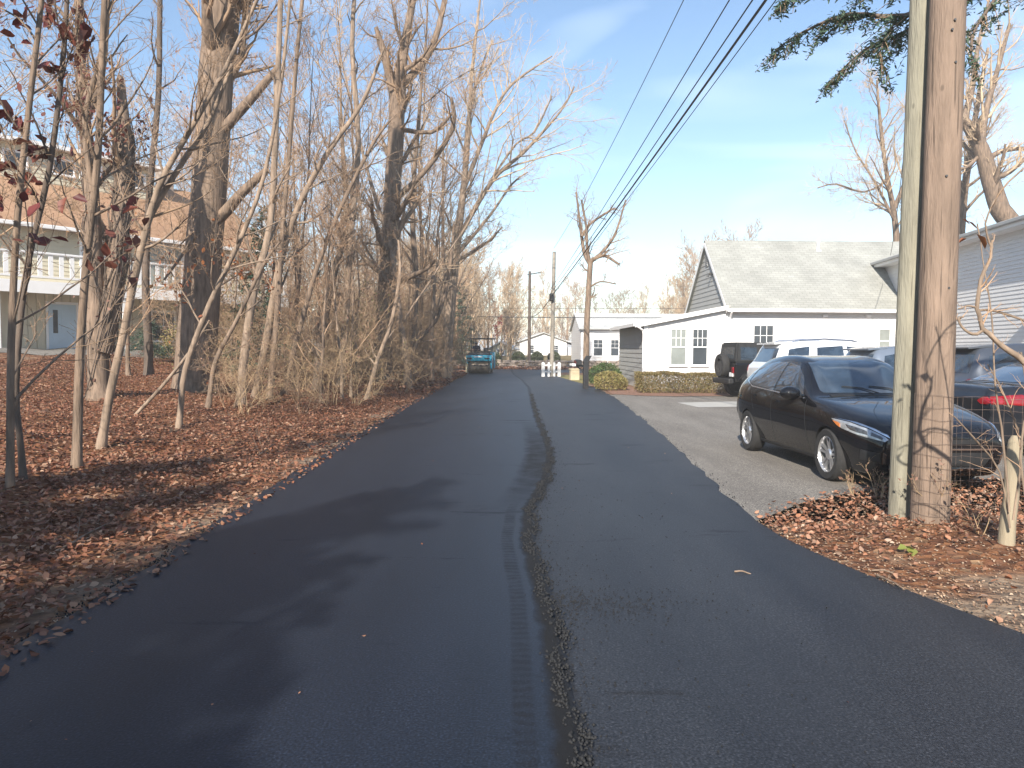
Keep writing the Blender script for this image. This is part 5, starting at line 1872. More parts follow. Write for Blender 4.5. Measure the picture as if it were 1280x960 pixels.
        slant([(0.00, 0.36), (0.26, 0.34), (0.26, 0.455), (0.02, 0.475)], 'fog_lamp_surround', 'matt_black', 0.006, 6, 6)
        slant([(0.27, 0.34), (0.30, 0.34), (0.32, 0.46), (0.29, 0.47)], 'fog_lamp_trim', 'chrome', 0.014, 3, 6)
        end_panel(bvh, [(s * 0.50, 0.87), (s * 0.72, 0.86), (s * 0.74, 0.98), (s * 0.52, 1.0)], -1, 'tail_light', 'red_lens', t)
        for x in (1.35, -1.35):
            make_wheel(t, x, s * 0.79, 0.33, s)
    ws = [(-0.66, 1.05), (0.66, 1.05), (0.68, 1.075), (0.56, 1.435), (0.40, 1.46), (-0.40, 1.46), (-0.56, 1.435), (-0.68, 1.075)]
    end_panel(bvh, ws, 1, 'windshield', 'car_glass', t, nu=20, nv=14)
    end_panel(bvh, [(-0.56, 1.12), (0.56, 1.12), (0.50, 1.34), (-0.50, 1.34)], -1, 'rear_window', 'car_glass', t)
    end_panel(bvh, [(-0.34, 0.575), (0.34, 0.575), (0.40, 0.625), (-0.40, 0.625)], 1, 'upper_grille', 'matt_black', t, nu=16, nv=4)
    end_panel(bvh, [(-0.46, 0.325), (0.46, 0.325), (0.56, 0.48), (-0.56, 0.48)], 1, 'lower_grille', 'matt_black', t, nu=16, nv=6)
    end_panel(bvh, [(-0.60, 0.508), (0.60, 0.508), (0.60, 0.526), (-0.60, 0.526)], 1, 'grille_bar', 'chrome', t, off=0.012, nu=24, nv=2)
    end_panel(bvh, [(-0.60, 0.285), (0.60, 0.285), (0.60, 0.305), (-0.60, 0.305)], 1, 'lip_bar', 'chrome', t, off=0.012, nu=24, nv=2)
    top_panel(bvh, [(0.80, -0.60), (0.86, -0.60), (0.90, 0.0), (0.86, 0.60), (0.80, 0.60), (0.83, 0.0)], 'wiper_cowl', 'matt_black', t, off=0.006, nu=4, nv=16)
    for y in (0.05, 0.42):
        mb = MB()
        hit = [bvh.ray_cast(Vector((x, yy, 3)), Vector((0, 0, -1)))[0] for x, yy in ((0.82, y), (0.70, y - 0.18), (0.66, y - 0.42))]
        mb.tube([h_ + Vector((0, 0, 0.018)) for h_ in hit], 0.008, 5)
        mb.build('wiper', M['matt_black'], t)
    mb = MB()
    mb.bbox(-0.10, 0.02, -0.03, 0.03, 1.462, 1.50, 0.012)
    return t
def M_name(k):
    return k
HATCH = hatchback()

def suv(name, label, paint, loc, rotz, roof_rack=False, scale=1.0):
    t = thing(name, label, 'car', loc, rotz)
    st = [
     (2.42, 0.42, 0.60, 0.62, 0.66, 0.78, 0.64, 0.90, 0.55, 0.93),
     (2.30, 0.32, 0.78, 0.62, 0.84, 0.84, 0.82, 1.00, 0.72, 1.04),
     (1.45, 0.28, 0.86, 0.68, 0.96, 1.00, 0.94, 1.10, 0.80, 1.13),
     (1.00, 0.28, 0.88, 0.70, 0.97, 1.08, 0.95, 1.17, 0.80, 1.20),
     (0.80, 0.28, 0.88, 0.70, 0.97, 1.10, 0.95, 1.24, 0.80, 1.27),
     (0.42, 0.28, 0.88, 0.70, 0.97, 1.12, 0.95, 1.52, 0.76, 1.55),
     (0.05, 0.28, 0.88, 0.70, 0.97, 1.12, 0.95, 1.71, 0.73, 1.76),
     (-0.90, 0.28, 0.88, 0.72, 0.97, 1.14, 0.95, 1.75, 0.72, 1.82),
     (-1.80, 0.30, 0.88, 0.74, 0.96, 1.16, 0.93, 1.70, 0.70, 1.78),
     (-2.12, 0.32, 0.85, 0.76, 0.94, 1.16, 0.91, 1.58, 0.69, 1.68),
     (-2.32, 0.34, 0.82, 0.76, 0.90, 1.12, 0.88, 1.20, 0.72, 1.24),
     (-2.44, 0.44, 0.70, 0.72, 0.78, 1.00, 0.74, 1.06, 0.62, 1.08),
    ]
    body, bvh = car_shell('body', st, (1.45, -1.42), 0.41, 1.94, 2, paint)
    b = bpy.data.objects.new('body', body)
    COL.objects.link(b)
    b.parent = t
    for s in (-1, 1):
        side_panel(bvh, [(0.62, 1.19), (-0.35, 1.20), (-0.35, 1.66), (0.12, 1.62)], s, 'side_window', 'car_glass', t)
        side_panel(bvh, [(-0.46, 1.20), (-1.22, 1.21), (-1.16, 1.66), (-0.46, 1.67)], s, 'side_window', 'car_glass', t)
        side_panel(bvh, [(-1.46, 1.23), (-2.02, 1.28), (-1.92, 1.58), (-1.36, 1.65)], s, 'quarter_window', 'car_glass', t)
        side_panel(bvh, [(1.0, 0.31), (-0.98, 0.31), (-0.98, 0.42), (1.0, 0.42)], s, 'sill_trim', 'matt_black', t, nu=12, nv=2)
        side_panel(bvh, [(-0.18, 1.02), (-0.40, 1.02), (-0.40, 1.06), (-0.18, 1.06)], s, 'door_handle', 'chrome', t, off=0.03, nu=4, nv=2)
        side_panel(bvh, [(-1.05, 1.03), (-1.27, 1.03), (-1.27, 1.07), (-1.05, 1.07)], s, 'door_handle', 'chrome', t, off=0.03, nu=4, nv=2)
        mirror(t, 0.62, s * 0.92, 1.22, s, paint)
        dd = Vector((0.70, -s * 0.72, 0))
        panel(bvh, [(-0.24, 0.98), (0.10, 0.95), (0.16, 1.10), (-0.20, 1.14)], Vector((-2.2, s * 0.8, 0)) - dd * 3, Vector((-0.72, -s * 0.70, 0)), (0, 0, 1), dd, 'tail_light', 'red_lens', t, 0.012, 8, 6)
        panel(bvh, [(-0.28, 0.84), (0.14, 0.84), (0.14, 0.97), (-0.28, 1.0)], Vector((2.2, s * 0.8, 0)) + Vector((2.1, s * 2.1, 0)), Vector((0.72, -s * 0.70, 0)), (0, 0, 1), Vector((-0.70, -s * 0.72, 0)), 'headlight', 'clear_lens', t, 0.008, 8, 5)
        for x in (1.45, -1.42):
            make_wheel(t, x, s * 0.85, 0.375, s, 5, 0.24, False)
    end_panel(bvh, [(-0.76, 1.26), (0.76, 1.26), (0.66, 1.68), (-0.66, 1.68)], 1, 'windshield', 'car_glass', t)
    end_panel(bvh, [(-0.74, 1.22), (0.74, 1.22), (0.64, 1.60), (-0.64, 1.60)], -1, 'rear_window', 'car_glass', t)
    end_panel(bvh, [(-0.45, 0.70), (0.45, 0.70), (0.45, 0.92), (-0.45, 0.92)], 1, 'grille', 'matt_black', t)
    end_panel(bvh, [(-0.74, 0.46), (0.74, 0.46), (0.74, 0.62), (-0.74, 0.62)], -1, 'rear_bumper', 'matt_black', t)
    end_panel(bvh, [(-0.26, 0.80), (0.26, 0.80), (0.26, 0.94), (-0.26, 0.94)], -1, 'number_plate', 'white_trim', t, off=0.012, nu=4, nv=3)
    mb = MB()
    hit = [bvh.ray_cast(Vector((x, 0, 4)), Vector((0, 0, -1)))[0] for x in (-1.70, -2.08)]
    mb.slab([(-1.80, -0.66, 1.745), (-2.26, -0.62, 1.70), (-2.26, 0.62, 1.70), (-1.80, 0.66, 1.745)], (0, 0, 0.035))
    mb.build('spoiler', paint, t)
    if roof_rack:
        for s in (-1, 1):
            mb = MB()
            mb.tube([(0.0, s * 0.66, 1.77), (-0.15, s * 0.66, 1.82), (-0.9, s * 0.655, 1.855), (-1.6, s * 0.645, 1.82), (-1.78, s * 0.64, 1.77)], 0.02, 6)
            mb.build('roof_rail', M['chrome'], t)
    t.scale = (scale,) * 3
    return t
WSUV = suv('suv', 'silver white large suv parked behind the black hatchback', M['silver_paint'], (9.65, 21.5, 0), R(3), True, 1.04)
suv('suv', 'blue grey suv roof and red lamp just behind the hatchback windshield', M['blue_grey_paint'], (10.35, 17.9, 0), R(4), False, 0.95)
suv('suv', 'slate grey suv seen right of the brown pole beneath the white siding', M['slate_paint'], (10.95, 15.0, 0), R(3), False, 0.97)

def sedan():
    t = thing('sedan', 'dark sedan with wide red tail lamp behind the wire fence', 'car', (9.42, 11.95, 0), R(4))
    st = [
     (2.40, 0.36, 0.50, 0.52, 0.58, 0.64, 0.56, 0.70, 0.46, 0.72),
     (2.22, 0.22, 0.74, 0.50, 0.80, 0.70, 0.78, 0.79, 0.64, 0.81),
     (1.42, 0.20, 0.82, 0.56, 0.91, 0.86, 0.89, 0.94, 0.72, 0.96),
     (0.95, 0.20, 0.83, 0.58, 0.915, 0.92, 0.89, 0.99, 0.72, 1.01),
     (0.72, 0.20, 0.83, 0.58, 0.915, 0.94, 0.89, 1.05, 0.72, 1.07),
     (0.25, 0.20, 0.83, 0.58, 0.915, 0.96, 0.89, 1.27, 0.65, 1.30),
     (-0.15, 0.20, 0.83, 0.58, 0.915, 0.97, 0.89, 1.37, 0.61, 1.42),
     (-0.75, 0.20, 0.83, 0.60, 0.915, 0.99, 0.89, 1.385, 0.60, 1.44),
     (-1.15, 0.20, 0.82, 0.60, 0.91, 1.00, 0.88, 1.32, 0.60, 1.37),
     (-1.65, 0.20, 0.81, 0.62, 0.90, 1.02, 0.87, 1.12, 0.66, 1.15),
     (-1.85, 0.21, 0.80, 0.62, 0.89, 1.02, 0.86, 1.09, 0.68, 1.11),
     (-2.25, 0.24, 0.76, 0.64, 0.86, 0.99, 0.83, 1.07, 0.66, 1.09),
     (-2.36, 0.30, 0.70, 0.64, 0.80, 0.94, 0.77, 1.00, 0.60, 1.01),
     (-2.44, 0.40, 0.58, 0.62, 0.68, 0.86, 0.66, 0.90, 0.50, 0.91),
    ]
    body, bvh = car_shell('body', st, (1.42, -1.38), 0.36, 1.83, 2, M['dark_blue_paint'])
    b = bpy.data.objects.new('body', body)
    COL.objects.link(b)
    b.parent = t
    for s in (-1, 1):
        side_panel(bvh, [(0.62, 1.01), (-0.40, 1.03), (-0.40, 1.34), (-0.12, 1.33), (0.25, 1.20)], s, 'side_window', 'car_glass', t)
        side_panel(bvh, [(-0.46, 1.03), (-1.35, 1.06), (-1.40, 1.12), (-1.05, 1.28), (-0.46, 1.34)], s, 'side_window', 'car_glass', t)
        side_panel(bvh, [(-0.15, 0.86), (-0.36, 0.87), (-0.36, 0.90), (-0.15, 0.89)], s, 'door_handle', 'chrome', t, off=0.03, nu=4, nv=2)
        mirror(t, 0.50, s * 0.88, 1.04, s, M['dark_blue_paint'])
        dd = Vector((0.80, -s * 0.60, 0))
        panel(bvh, [(-0.34, 0.80), (0.14, 0.81), (0.22, 0.87), (0.12, 0.925), (-0.28, 0.965), (-0.38, 0.90)], Vector((-2.2, s * 0.72, 0)) - dd * 3, Vector((-0.60, -s * 0.80, 0)), (0, 0, 1), dd, 'tail_light', 'red_lens', t, 0.014, 10, 8)
        for x in (1.42, -1.38):
            make_wheel(t, x, s * 0.80, 0.325, s)
    end_panel(bvh, [(-0.66, 1.08), (0.66, 1.08), (0.56, 1.38), (-0.56, 1.38)], 1, 'windshield', 'car_glass', t)
    end_panel(bvh, [(-0.60, 1.13), (0.60, 1.13), (0.53, 1.35), (-0.53, 1.35)], -1, 'rear_window', 'car_glass', t)
    end_panel(bvh, [(-0.68, 0.34), (0.68, 0.34), (0.68, 0.46), (-0.68, 0.46)], -1, 'rear_valance', 'matt_black', t)
sedan()

def jeep():
    t = thing('off_roader', 'boxy black off roader with spare wheel beside the hedge', 'car', (9.2, 25.35, 0), R(7))
    P = M['black_paint']
    mb = MB()
    mb.bbox(-1.95, 1.9, -0.74, 0.74, 0.55, 1.18, 0.05, 2)
    mb.bbox(1.85, 2.02, -0.55, 0.55, 0.60, 1.12, 0.04)
    mb.build('body', P, t)
    mb = MB()
    z0, z1 = 1.18, 1.86
    a = [(-1.93, -0.72, z0), (0.72, -0.72, z0), (0.72, 0.72, z0), (-1.93, 0.72, z0)]
    b_ = [(-1.86, -0.64, z1), (0.42, -0.64, z1), (0.42, 0.64, z1), (-1.86, 0.64, z1)]
    bm = bmesh.new()
    vs = [bm.verts.new(p) for p in a + b_]
    for f in ((0, 3, 2, 1), (4, 5, 6, 7), (0, 1, 5, 4), (1, 2, 6, 5), (2, 3, 7, 6), (3, 0, 4, 7)):
        bm.faces.new([vs[i] for i in f])
    bmesh.ops.bevel(bm, geom=list(bm.edges), offset=0.05, segments=2, affect='EDGES')
    bvh = BVHTree.FromBMesh(bm)
    bm.verts.index_update()
    mb.add([v.co.copy() for v in bm.verts], [[v.index for v in f.verts] for f in bm.faces])
    bm.free()
    mb.build('hard_top', M['matt_black'], t)
    end_panel(bvh, [(-0.52, 1.32), (0.52, 1.32), (0.50, 1.70), (-0.50, 1.70)], -1, 'rear_window', 'glass', t)
    end_panel(bvh, [(-0.58, 1.30), (0.58, 1.30), (0.54, 1.72), (-0.54, 1.72)], 1, 'windshield', 'car_glass', t)
    for s in (-1, 1):
        for (x0, x1) in ((0.40, -0.35), (-0.45, -1.05), (-1.15, -1.75)):
            side_panel(bvh, [(x0, 1.28), (x1, 1.28), (x1, 1.70), (x0 - 0.05, 1.70)], s, 'side_window', 'car_glass', t)
        mb = MB()
        mb.bbox(-2.0, -1.955, s * 0.60 - 0.07, s * 0.60 + 0.07, 0.84, 1.04, 0.015)
        mb.build('tail_light', M['red_lens'], t)
        mb = MB()
        mb.lathe([(0.09, 2.02), (0.09, 2.05), (0.0, 2.06)], 'X', at=(0, s * 0.40, 0.95), k=18)
        mb.build('headlight', M['clear_lens'], t)
        for x in (1.25, -1.25):
            mb = MB()
            prof = []
            for k in range(9):
                an = math.pi * k / 8
                prof.append((x + math.cos(an) * 0.50, math.sin(an) * 0.46 + 0.44))
            for k in range(8):
                (xa, za), (xb, zb) = prof[k], prof[k + 1]
                mb.slab([(xa, s * 0.72, za), (xb, s * 0.72, zb), (xb, s * 0.93, zb), (xa, s * 0.93, za)], (0, 0, 0.04))
            mb.build('fender', M['matt_black'], t)
            make_wheel(t, x, s * 0.80, 0.40, s, 5, 0.25, False, 'dark_metal')
    mb = MB()
    mb.bbox(-2.15, -1.96, -0.70, 0.70, 0.48, 0.66, 0.04)
    mb.build('rear_bumper', M['matt_black'], t)
    sp = thing('spare_wheel', None, None, (-2.06, 0.10, 1.08), math.pi / 2)
    sp.parent = t
    mb = MB()
    mb.lathe([(0.24, -0.11), (0.37, -0.12), (0.40, -0.07), (0.40, 0.07), (0.37, 0.12), (0.24, 0.11)], 'Y', k=36, close=True)
    mb.build('tyre', M['rubber'], sp, smooth=True)
    mb = MB()
    mb.lathe([(0.0, 0.05), (0.12, 0.06), (0.25, 0.02), (0.25, -0.1)], 'Y', k=24)
    mb.build('rim', M['dark_metal'], sp, smooth=True)
    mb = MB()
    mb.bbox(-1.99, -1.955, -0.62, -0.34, 0.72, 0.86, 0.01)
    mb.build('number_plate', M['white_trim'], t)
jeep()
# ------------------------------------------------------------------ poles and wires
def timber(name, c, dark):
    m = mat(name, c, 0.85, 0.34, 3.2, (2.4, 2.4, 0.3), 0.6, 30)
    nt = m.node_tree
    N, L = nt.nodes, nt.links
    b = N['Principled BSDF']
    src = b.inputs['Base Color'].links[0].from_socket
    tc = N.new('ShaderNodeTexCoord')
    mp = N.new('ShaderNodeMapping')
    mp.inputs['Scale'].default_value = (1, 1, 0.045)
    L.new(tc.outputs['Object'], mp.inputs['Vector'])
    n = N.new('ShaderNodeTexNoise')
    n.inputs['Scale'].default_value = 34
    n.inputs['Detail'].default_value = 3
    L.new(mp.outputs['Vector'], n.inputs['Vector'])
    r = ramp(nt, [(0.0, (0, 0, 0)), (0.60, (0, 0, 0)), (0.66, (1, 1, 1)), (1.0, (1, 1, 1))])     # drying checks
    L.new(n.outputs['Fac'], r.inputs['Fac'])
    v = N.new('ShaderNodeTexVoronoi')
    v.inputs['Scale'].default_value = 2.6
    mp2 = N.new('ShaderNodeMapping')
    mp2.inputs['Scale'].default_value = (1.6, 1.6, 0.9)
    L.new(tc.outputs['Object'], mp2.inputs['Vector'])
    L.new(mp2.outputs['Vector'], v.inputs['Vector'])
    k = ramp(nt, [(0.0, (0.9, 0.9, 0.9)), (0.055, (0.8, 0.8, 0.8)), (0.085, (0, 0, 0)), (1.0, (0, 0, 0))])         # knots
    L.new(v.outputs['Distance'], k.inputs['Fac'])
    a = N.new('ShaderNodeMixRGB')
    a.blend_type = 'LIGHTEN'
    a.inputs['Fac'].default_value = 1
    L.new(r.outputs['Color'], a.inputs['Color1'])
    L.new(k.outputs['Color'], a.inputs['Color2'])
    mx = N.new('ShaderNodeMixRGB')
    mx.inputs['Color2'].default_value = (*dark, 1)
    ml = N.new('ShaderNodeMath')
    ml.operation = 'MULTIPLY'
    ml.inputs[1].default_value = 0.75
    L.new(a.outputs['Color'], ml.inputs[0])
    L.new(ml.outputs[0], mx.inputs['Fac'])
    L.new(src, mx.inputs['Color1'])
    L.new(mx.outputs['Color'], b.inputs['Base Color'])
    return m
M['pole_brown'] = timber('brown_pole_timber', (0.212, 0.150, 0.110), (0.072, 0.050, 0.037))
M['pole_green'] = timber('greenish_treated_timber', (0.255, 0.235, 0.178), (0.12, 0.108, 0.08))
M['pole_grey'] = mat('grey_pole_timber', (0.30, 0.265, 0.22), 0.85, 0.2, 3.5, (2, 2, 0.15), 0.4, 20)

def pole(name, label, x, y, H, r0, r1, m, lean=(0, 0), extras=True):
    z = float(terrain(x, y))
    t = thing(name, label, 'utility pole', (x, y, z))
    mb = MB()
    rr = np.random.default_rng(int(x * 100))
    k = 28
    n = 14
    vs, fs = [], []
    ph = rr.uniform(0, 6.28, 3)
    for i in range(n):
        f = i / (n - 1)
        for j in range(k):
            a = 2 * math.pi * j / k
            r = (r0 + (r1 - r0) * f) * (1 + 0.022 * math.sin(3 * a + ph[0] + f * 2) + 0.014 * math.sin(7 * a + ph[1]))
            vs.append((lean[0] * f * H + r * math.cos(a), lean[1] * f * H + r * math.sin(a), -0.3 + f * (H + 0.3)))
    for i in range(n - 1):
        for j in range(k):
            fs.append((i * k + j, i * k + (j + 1) % k, (i + 1) * k + (j + 1) % k, (i + 1) * k + j))
    fs.append(tuple((n - 1) * k + j for j in range(k)))
    mb.add(vs, fs)
    mb.build('shaft', m, t, smooth=True)
    return t
PB = pole('utility_pole', 'thick brown wooden utility pole in front of the hatchback', 3.72, 6.52, 10.0, 0.158, 0.12, M['pole_brown'], (0.003, 0))
PG = pole('utility_pole', 'greenish wooden pole close behind the left side of the brown pole', 3.655, 6.86, 9.6, 0.122, 0.115, M['pole_green'], (0.006, -0.012))
# small fittings nailed to the brown pole
rk = np.random.default_rng(4)
for (dz, a) in ((4.3, 1.62), (4.22, 1.75), (3.95, 1.5), (3.0, 1.8), (2.05, 1.45)):
    mb = MB()
    aa = -a
    mb.lathe([(0.0, 0.0), (0.010, 0.0), (0.010, 0.012), (0.0, 0.014)], 'Y', at=(0.146 * math.cos(aa), 0.146 * math.sin(aa) - 0.008, dz), k=8)
    mb.build('nail', M['dark_metal'], PB)
far_pole = pole('utility_pole', 'leaning weathered pole behind the white picket fence', 2.30, 43.0, 7.2, 0.13, 0.10, M['pole_grey'], (0.012, 0))
cross = pole('utility_pole', 'dark pole far off before the small white gabled house', 1.42, 62.0, 8.0, 0.15, 0.11, M['bark_dark'])
MB().bar((-0.2, -0.1, 7.7), (0.9, -0.1, 7.9), 0.09, 0.09).build('arm', M['dark_metal'], cross)
mb = MB()
mb.lathe([(0.09, 4.35), (0.13, 4.4), (0.13, 4.75), (0.09, 4.8)], at=(-0.05, -0.2, 0), k=12)
mb.build('junction_box', M['black_metal'], far_pole)

def cable(name, label, a, b_, sag, r, group='overhead wires along the road', parent=None):
    a, b_ = Vector(a), Vector(b_)
    pts = []
    n = 36
    for i in range(n + 1):
        f = i / n
        p = a.lerp(b_, f)
        p.z -= sag * 4 * f * (1 - f)
        pts.append(p)
    g = thing(name, label, 'cable', a, 0, group)
    mb = MB()
    mb.tube([p - a for p in pts], r, 6, cap=False)
    mb.build('strand', M['wire'], g, smooth=True)
    return g
zt = float(terrain(2.13, 40)) 
cable('overhead_wire', 'single thin wire crossing the sky left of the cable bundle', (3.58, 6.75, 9.15), (2.2, 40, 7.0), 0.45, 0.009)
cable('overhead_wire', 'thin wire left of the thick cable in the bundle', (3.58, 6.75, 7.55), (2.0, 39.9, 4.75), 0.18, 0.011)
cable('overhead_wire', 'middle wire of the bundle between the thin and thick cables', (3.58, 6.75, 6.92), (2.02, 39.9, 4.55), 0.12, 0.012)
cable('overhead_cable', 'thick black cable at the right of the overhead bundle', (3.60, 6.70, 6.66), (2.05, 39.9, 4.40), 0.10, 0.021)
cable('overhead_wire', 'thin wire hugging the right side of the thick cable', (3.64, 6.70, 6.52), (2.06, 39.9, 4.36), 0.12, 0.008)
cable('overhead_cable', 'slack cable from the leaning pole to the dark far pole', (2.1, 40, 4.45), (1.42, 62, 4.3), 0.35, 0.02)
cable('overhead_wire', 'upper wire along the cross street past the dark far pole', (-34, 62, 5.6), (34, 62, 5.4), 0.5, 0.016, 'wires along the cross street')
cable('overhead_cable', 'lower heavy cable along the cross street past the dark far pole', (-34, 62, 4.9), (34, 62, 4.6), 0.5, 0.035, 'wires along the cross street')
cable('service_wire', 'thin service wire dropping to the tall white building', (3.80, 6.6, 8.6), (14.95, 29.5, 5.4), 0.9, 0.009)

# ------------------------------------------------------------------ right hand trees
def traced_tree(name, label, Y, px, wpx, seed, forks, cfg, n, L, start, bark, twig, base_z=None, cat='tree'):
    b = at(px[0][0], px[0][1], Y)
    b.z = float(terrain(b.x, b.y)) if base_z is None else base_z
    g = Grow(seed, **cfg)
    pts = [Vector((0, 0, -0.15))] + [at(q[0], q[1], Y) - b for q in px[1:]]
    rad = [w / 2 / F * Y for w in wpx]
    P, Rr = g.path(pts, rad, k=10, rough=0.02)
    if n:
        g.children(P, Rr, L, 0, start=start, n=n)
    for (fpx, fw, dy, m) in forks:
        fp = [at(q[0], q[1], Y + dy * i / (len(fpx) - 1)) - b for i, q in enumerate(fpx)]
        fP, fR = g.path(fp, [w / 2 / F * Y for w in fw], k=7, rough=0.02)
        g.P[1].append(g.P[0].pop())
        if m:
            g.children(fP, fR, float(np.linalg.norm(fP[-1] - fP[0])) * 0.8, 1, start=0.15, n=m)
    root = thing(name, label, cat, b)
    g.trunk_crown(root, M[bark], M[twig])
    return root, g
MED = dict(nchild=(9, 6, 5, 3), ratio=(0.5, 0.5, 0.5, 0.5), ang=(25, 60), trop=0.10, rmin=0.007, wob=0.14)
traced_tree('topped_tree', 'pale tree topped at the wires beside the mailbox', 36.5, [(733, 478), (733, 420), (736, 360), (738, 328)], [8.5, 7.5, 7, 6.5], 801,
    [([(738, 330), (731, 318), (727, 296), (724, 270), (720, 240)], [6, 5, 4, 3, 2], 0.6, 9), ([(738, 330), (734, 312), (733, 285), (729, 262), (727, 250)], [5, 4, 3, 3, 2], -0.5, 8),
     ([(738, 328), (745, 322), (757, 320), (770, 328), (774, 330)], [6, 5, 4, 3, 2], -0.6, 9), ([(727, 296), (738, 280), (755, 268), (768, 260)], [4, 3, 3, 2], 0.8, 9), ([(740, 326), (756, 312), (770, 290), (782, 250)], [5, 4, 3, 2], 1.2, 10), ([(736, 360), (750, 352), (770, 355)], [3, 2, 1.5], -0.4, 4)],
    MED, 4, 2.0, 0.55, 'bark', 'twig')
traced_tree('bare_tree', 'crooked bare tree rising over the tall white building roof', 40.0, [(1290, 500), (1268, 300), (1250, 262), (1238, 225), (1226, 185), (1205, 150)], [24, 24, 22, 20, 17, 11], 802,
    [([(1226, 185), (1232, 140), (1246, 90), (1262, 30)], [10, 8, 6, 4], 1, 9), ([(1205, 152), (1190, 150), (1170, 140), (1150, 160)], [9, 7, 5, 3], -1, 8), ([(1232, 200), (1255, 188), (1290, 185)], [7, 6, 4], 0.6, 8), ([(1228, 190), (1210, 208), (1196, 212)], [5, 4, 2], 0, 6), ([(1238, 225), (1262, 215), (1290, 190)], [8, 6, 4], 0.6, 8), ([(1205, 150), (1215, 110), (1222, 60), (1236, 0)], [9, 7, 5, 3], 1.4, 10)],
    dict(MED, rmin=0.010), 5, 6.0, 0.5, 'bark', 'twig_pale', base_z=0.0)
traced_tree('bare_tree', 'fine twigged bare tree behind the house roof left of the poles', 46.0, [(1128, 470), (1122, 330), (1118, 270), (1108, 215), (1100, 150), (1096, 100)], [9, 8, 7, 5, 4, 2], 803,
    [([(1120, 280), (1095, 230), (1070, 190), (1055, 150)], [4, 3, 2, 1.5], 1, 16), ([(1118, 260), (1140, 200), (1150, 120)], [6, 5, 3], 1, 9), ([(1110, 225), (1080, 240), (1045, 230), (1022, 235)], [3, 2, 2, 1], -1, 14)],
    dict(MED, rmin=0.008, nchild=(12, 8, 6, 4)), 16, 7.0, 0.25, 'bark', 'twig_pale', base_z=0.0)
traced_tree('bare_tree', 'bare tree just right of the house ridge behind the poles', 44.0, [(1190, 470), (1200, 300), (1208, 220), (1222, 130), (1235, 60)], [12, 10, 8, 6, 3], 805, [([(1206, 240), (1180, 190), (1165, 130)], [6, 5, 3], 1, 9)], dict(MED, rmin=0.008, nchild=(12, 8, 6, 4)), 16, 8.0, 0.25, 'bark', 'twig_pale', base_z=0.0)

# the hemlock right of the photograph; one branch hangs into the picture
def hemlock():
    rng = np.random.default_rng(31)
    b = Vector((8.4, 7.6, 0))
    root = thing('hemlock_tree', 'hemlock whose dark green branch hangs behind the pole tops', 'evergreen tree', b)
    g = Grow(31)
    g.path([(0, 0, -0.1), (0.05, 0, 4), (0, 0.1, 8), (0, 0, 11)], [0.22, 0.18, 0.10, 0.03], k=12)
    P, D = [], []
    def spray(path, rad, dens, wid, lvl=1):
        pp, rr = g.path([Vector(p) for p in path], rad, k=5)
        g.P[lvl].append(g.P[0].pop())
        n = len(pp)
        for c in range(dens):
            f = rng.uniform(0.12, 1.0) * (n - 1)
            i = min(int(f), n - 2)
            p0 = pp[i] + (pp[i + 1] - pp[i]) * (f - i)
            d = norm(pp[i + 1] - pp[i])
            s = norm(np.cross(d, [0, 0, 1])) * (1 if rng.random() < 0.5 else -1)
            L = wid * rng.uniform(0.5, 1.2) * (1.15 - 0.75 * f / (n - 1))
            tip = p0 + (d * 0.75 + s * rng.uniform(0.2, 0.8)) * L + np.array([0, 0, -0.42 * L + rng.normal(0, 0.05)])
            mid = (p0 + tip) / 2 + np.array([0, 0, 0.05 * L])
            tw = np.array([p0, mid, tip])
            g.P[2].append((tw, np.array([0.006, 0.004, 0.002]), 3))
            for q in range(int(34 * L / 0.4)):
                u = rng.random()
                a = tw[0] * (1 - u) ** 2 + 2 * u * (1 - u) * tw[1] + u * u * tw[2]
                P.append(a + rng.normal(0, 0.022, 3) + np.array([0, 0, -0.015]))
    def W(px, py, Y):
        return at(px, py, Y) - b
    spray([(0, 0, W(1280, -30, 7.9).z), W(1250, -10, 7.9), W(1130, 20, 7.9), W(1060, 18, 7.9), W(1000, 42, 7.85), W(970, 62, 7.8)], [0.05, 0.04, 0.028, 0.02, 0.012, 0.005], 66, 0.55)
    spray([W(1180, 5, 7.9), W(1130, 40, 8.0), W(1080, 62, 8.1), W(1032, 108, 8.15)], [0.02, 0.016, 0.01, 0.005], 44, 0.40)
    spray([W(1150, 0, 7.9), W(1060, -12, 7.6), W(1000, -10, 7.5), W(975, 8, 7.4)], [0.02, 0.014, 0.01, 0.005], 30, 0.42)
    spray([W(1250, -10, 7.9), W(1215, 45, 7.7), W(1218, 92, 7.6)], [0.02, 0.012, 0.005], 24, 0.30)
    spray([W(1120, 24, 7.9), W(1100, 66, 7.8), W(1112, 100, 7.8)], [0.014, 0.010, 0.005], 18, 0.3)
    for k in range(26):
        z = rng.uniform(3.6, 10.6)
        a = rng.uniform(-1.9, 1.9)
        L = 3.2 * (1 - z / 12.5) + 0.5
        spray([(0, 0, z), (math.cos(a) * L * 0.5, math.sin(a) * L * 0.5, z + 0.15), (math.cos(a) * L, math.sin(a) * L, z - 0.25)], [0.035, 0.02, 0.006], 15, 0.6)
    g.trunk_crown(root, M['bark_dark'], M['twig'], 2)
    link('needles', leaf_mesh('needles', np.array(P), 0.062, rng, None, 0.5, -0.25, 0.42), M['needle'], root)
hemlock()

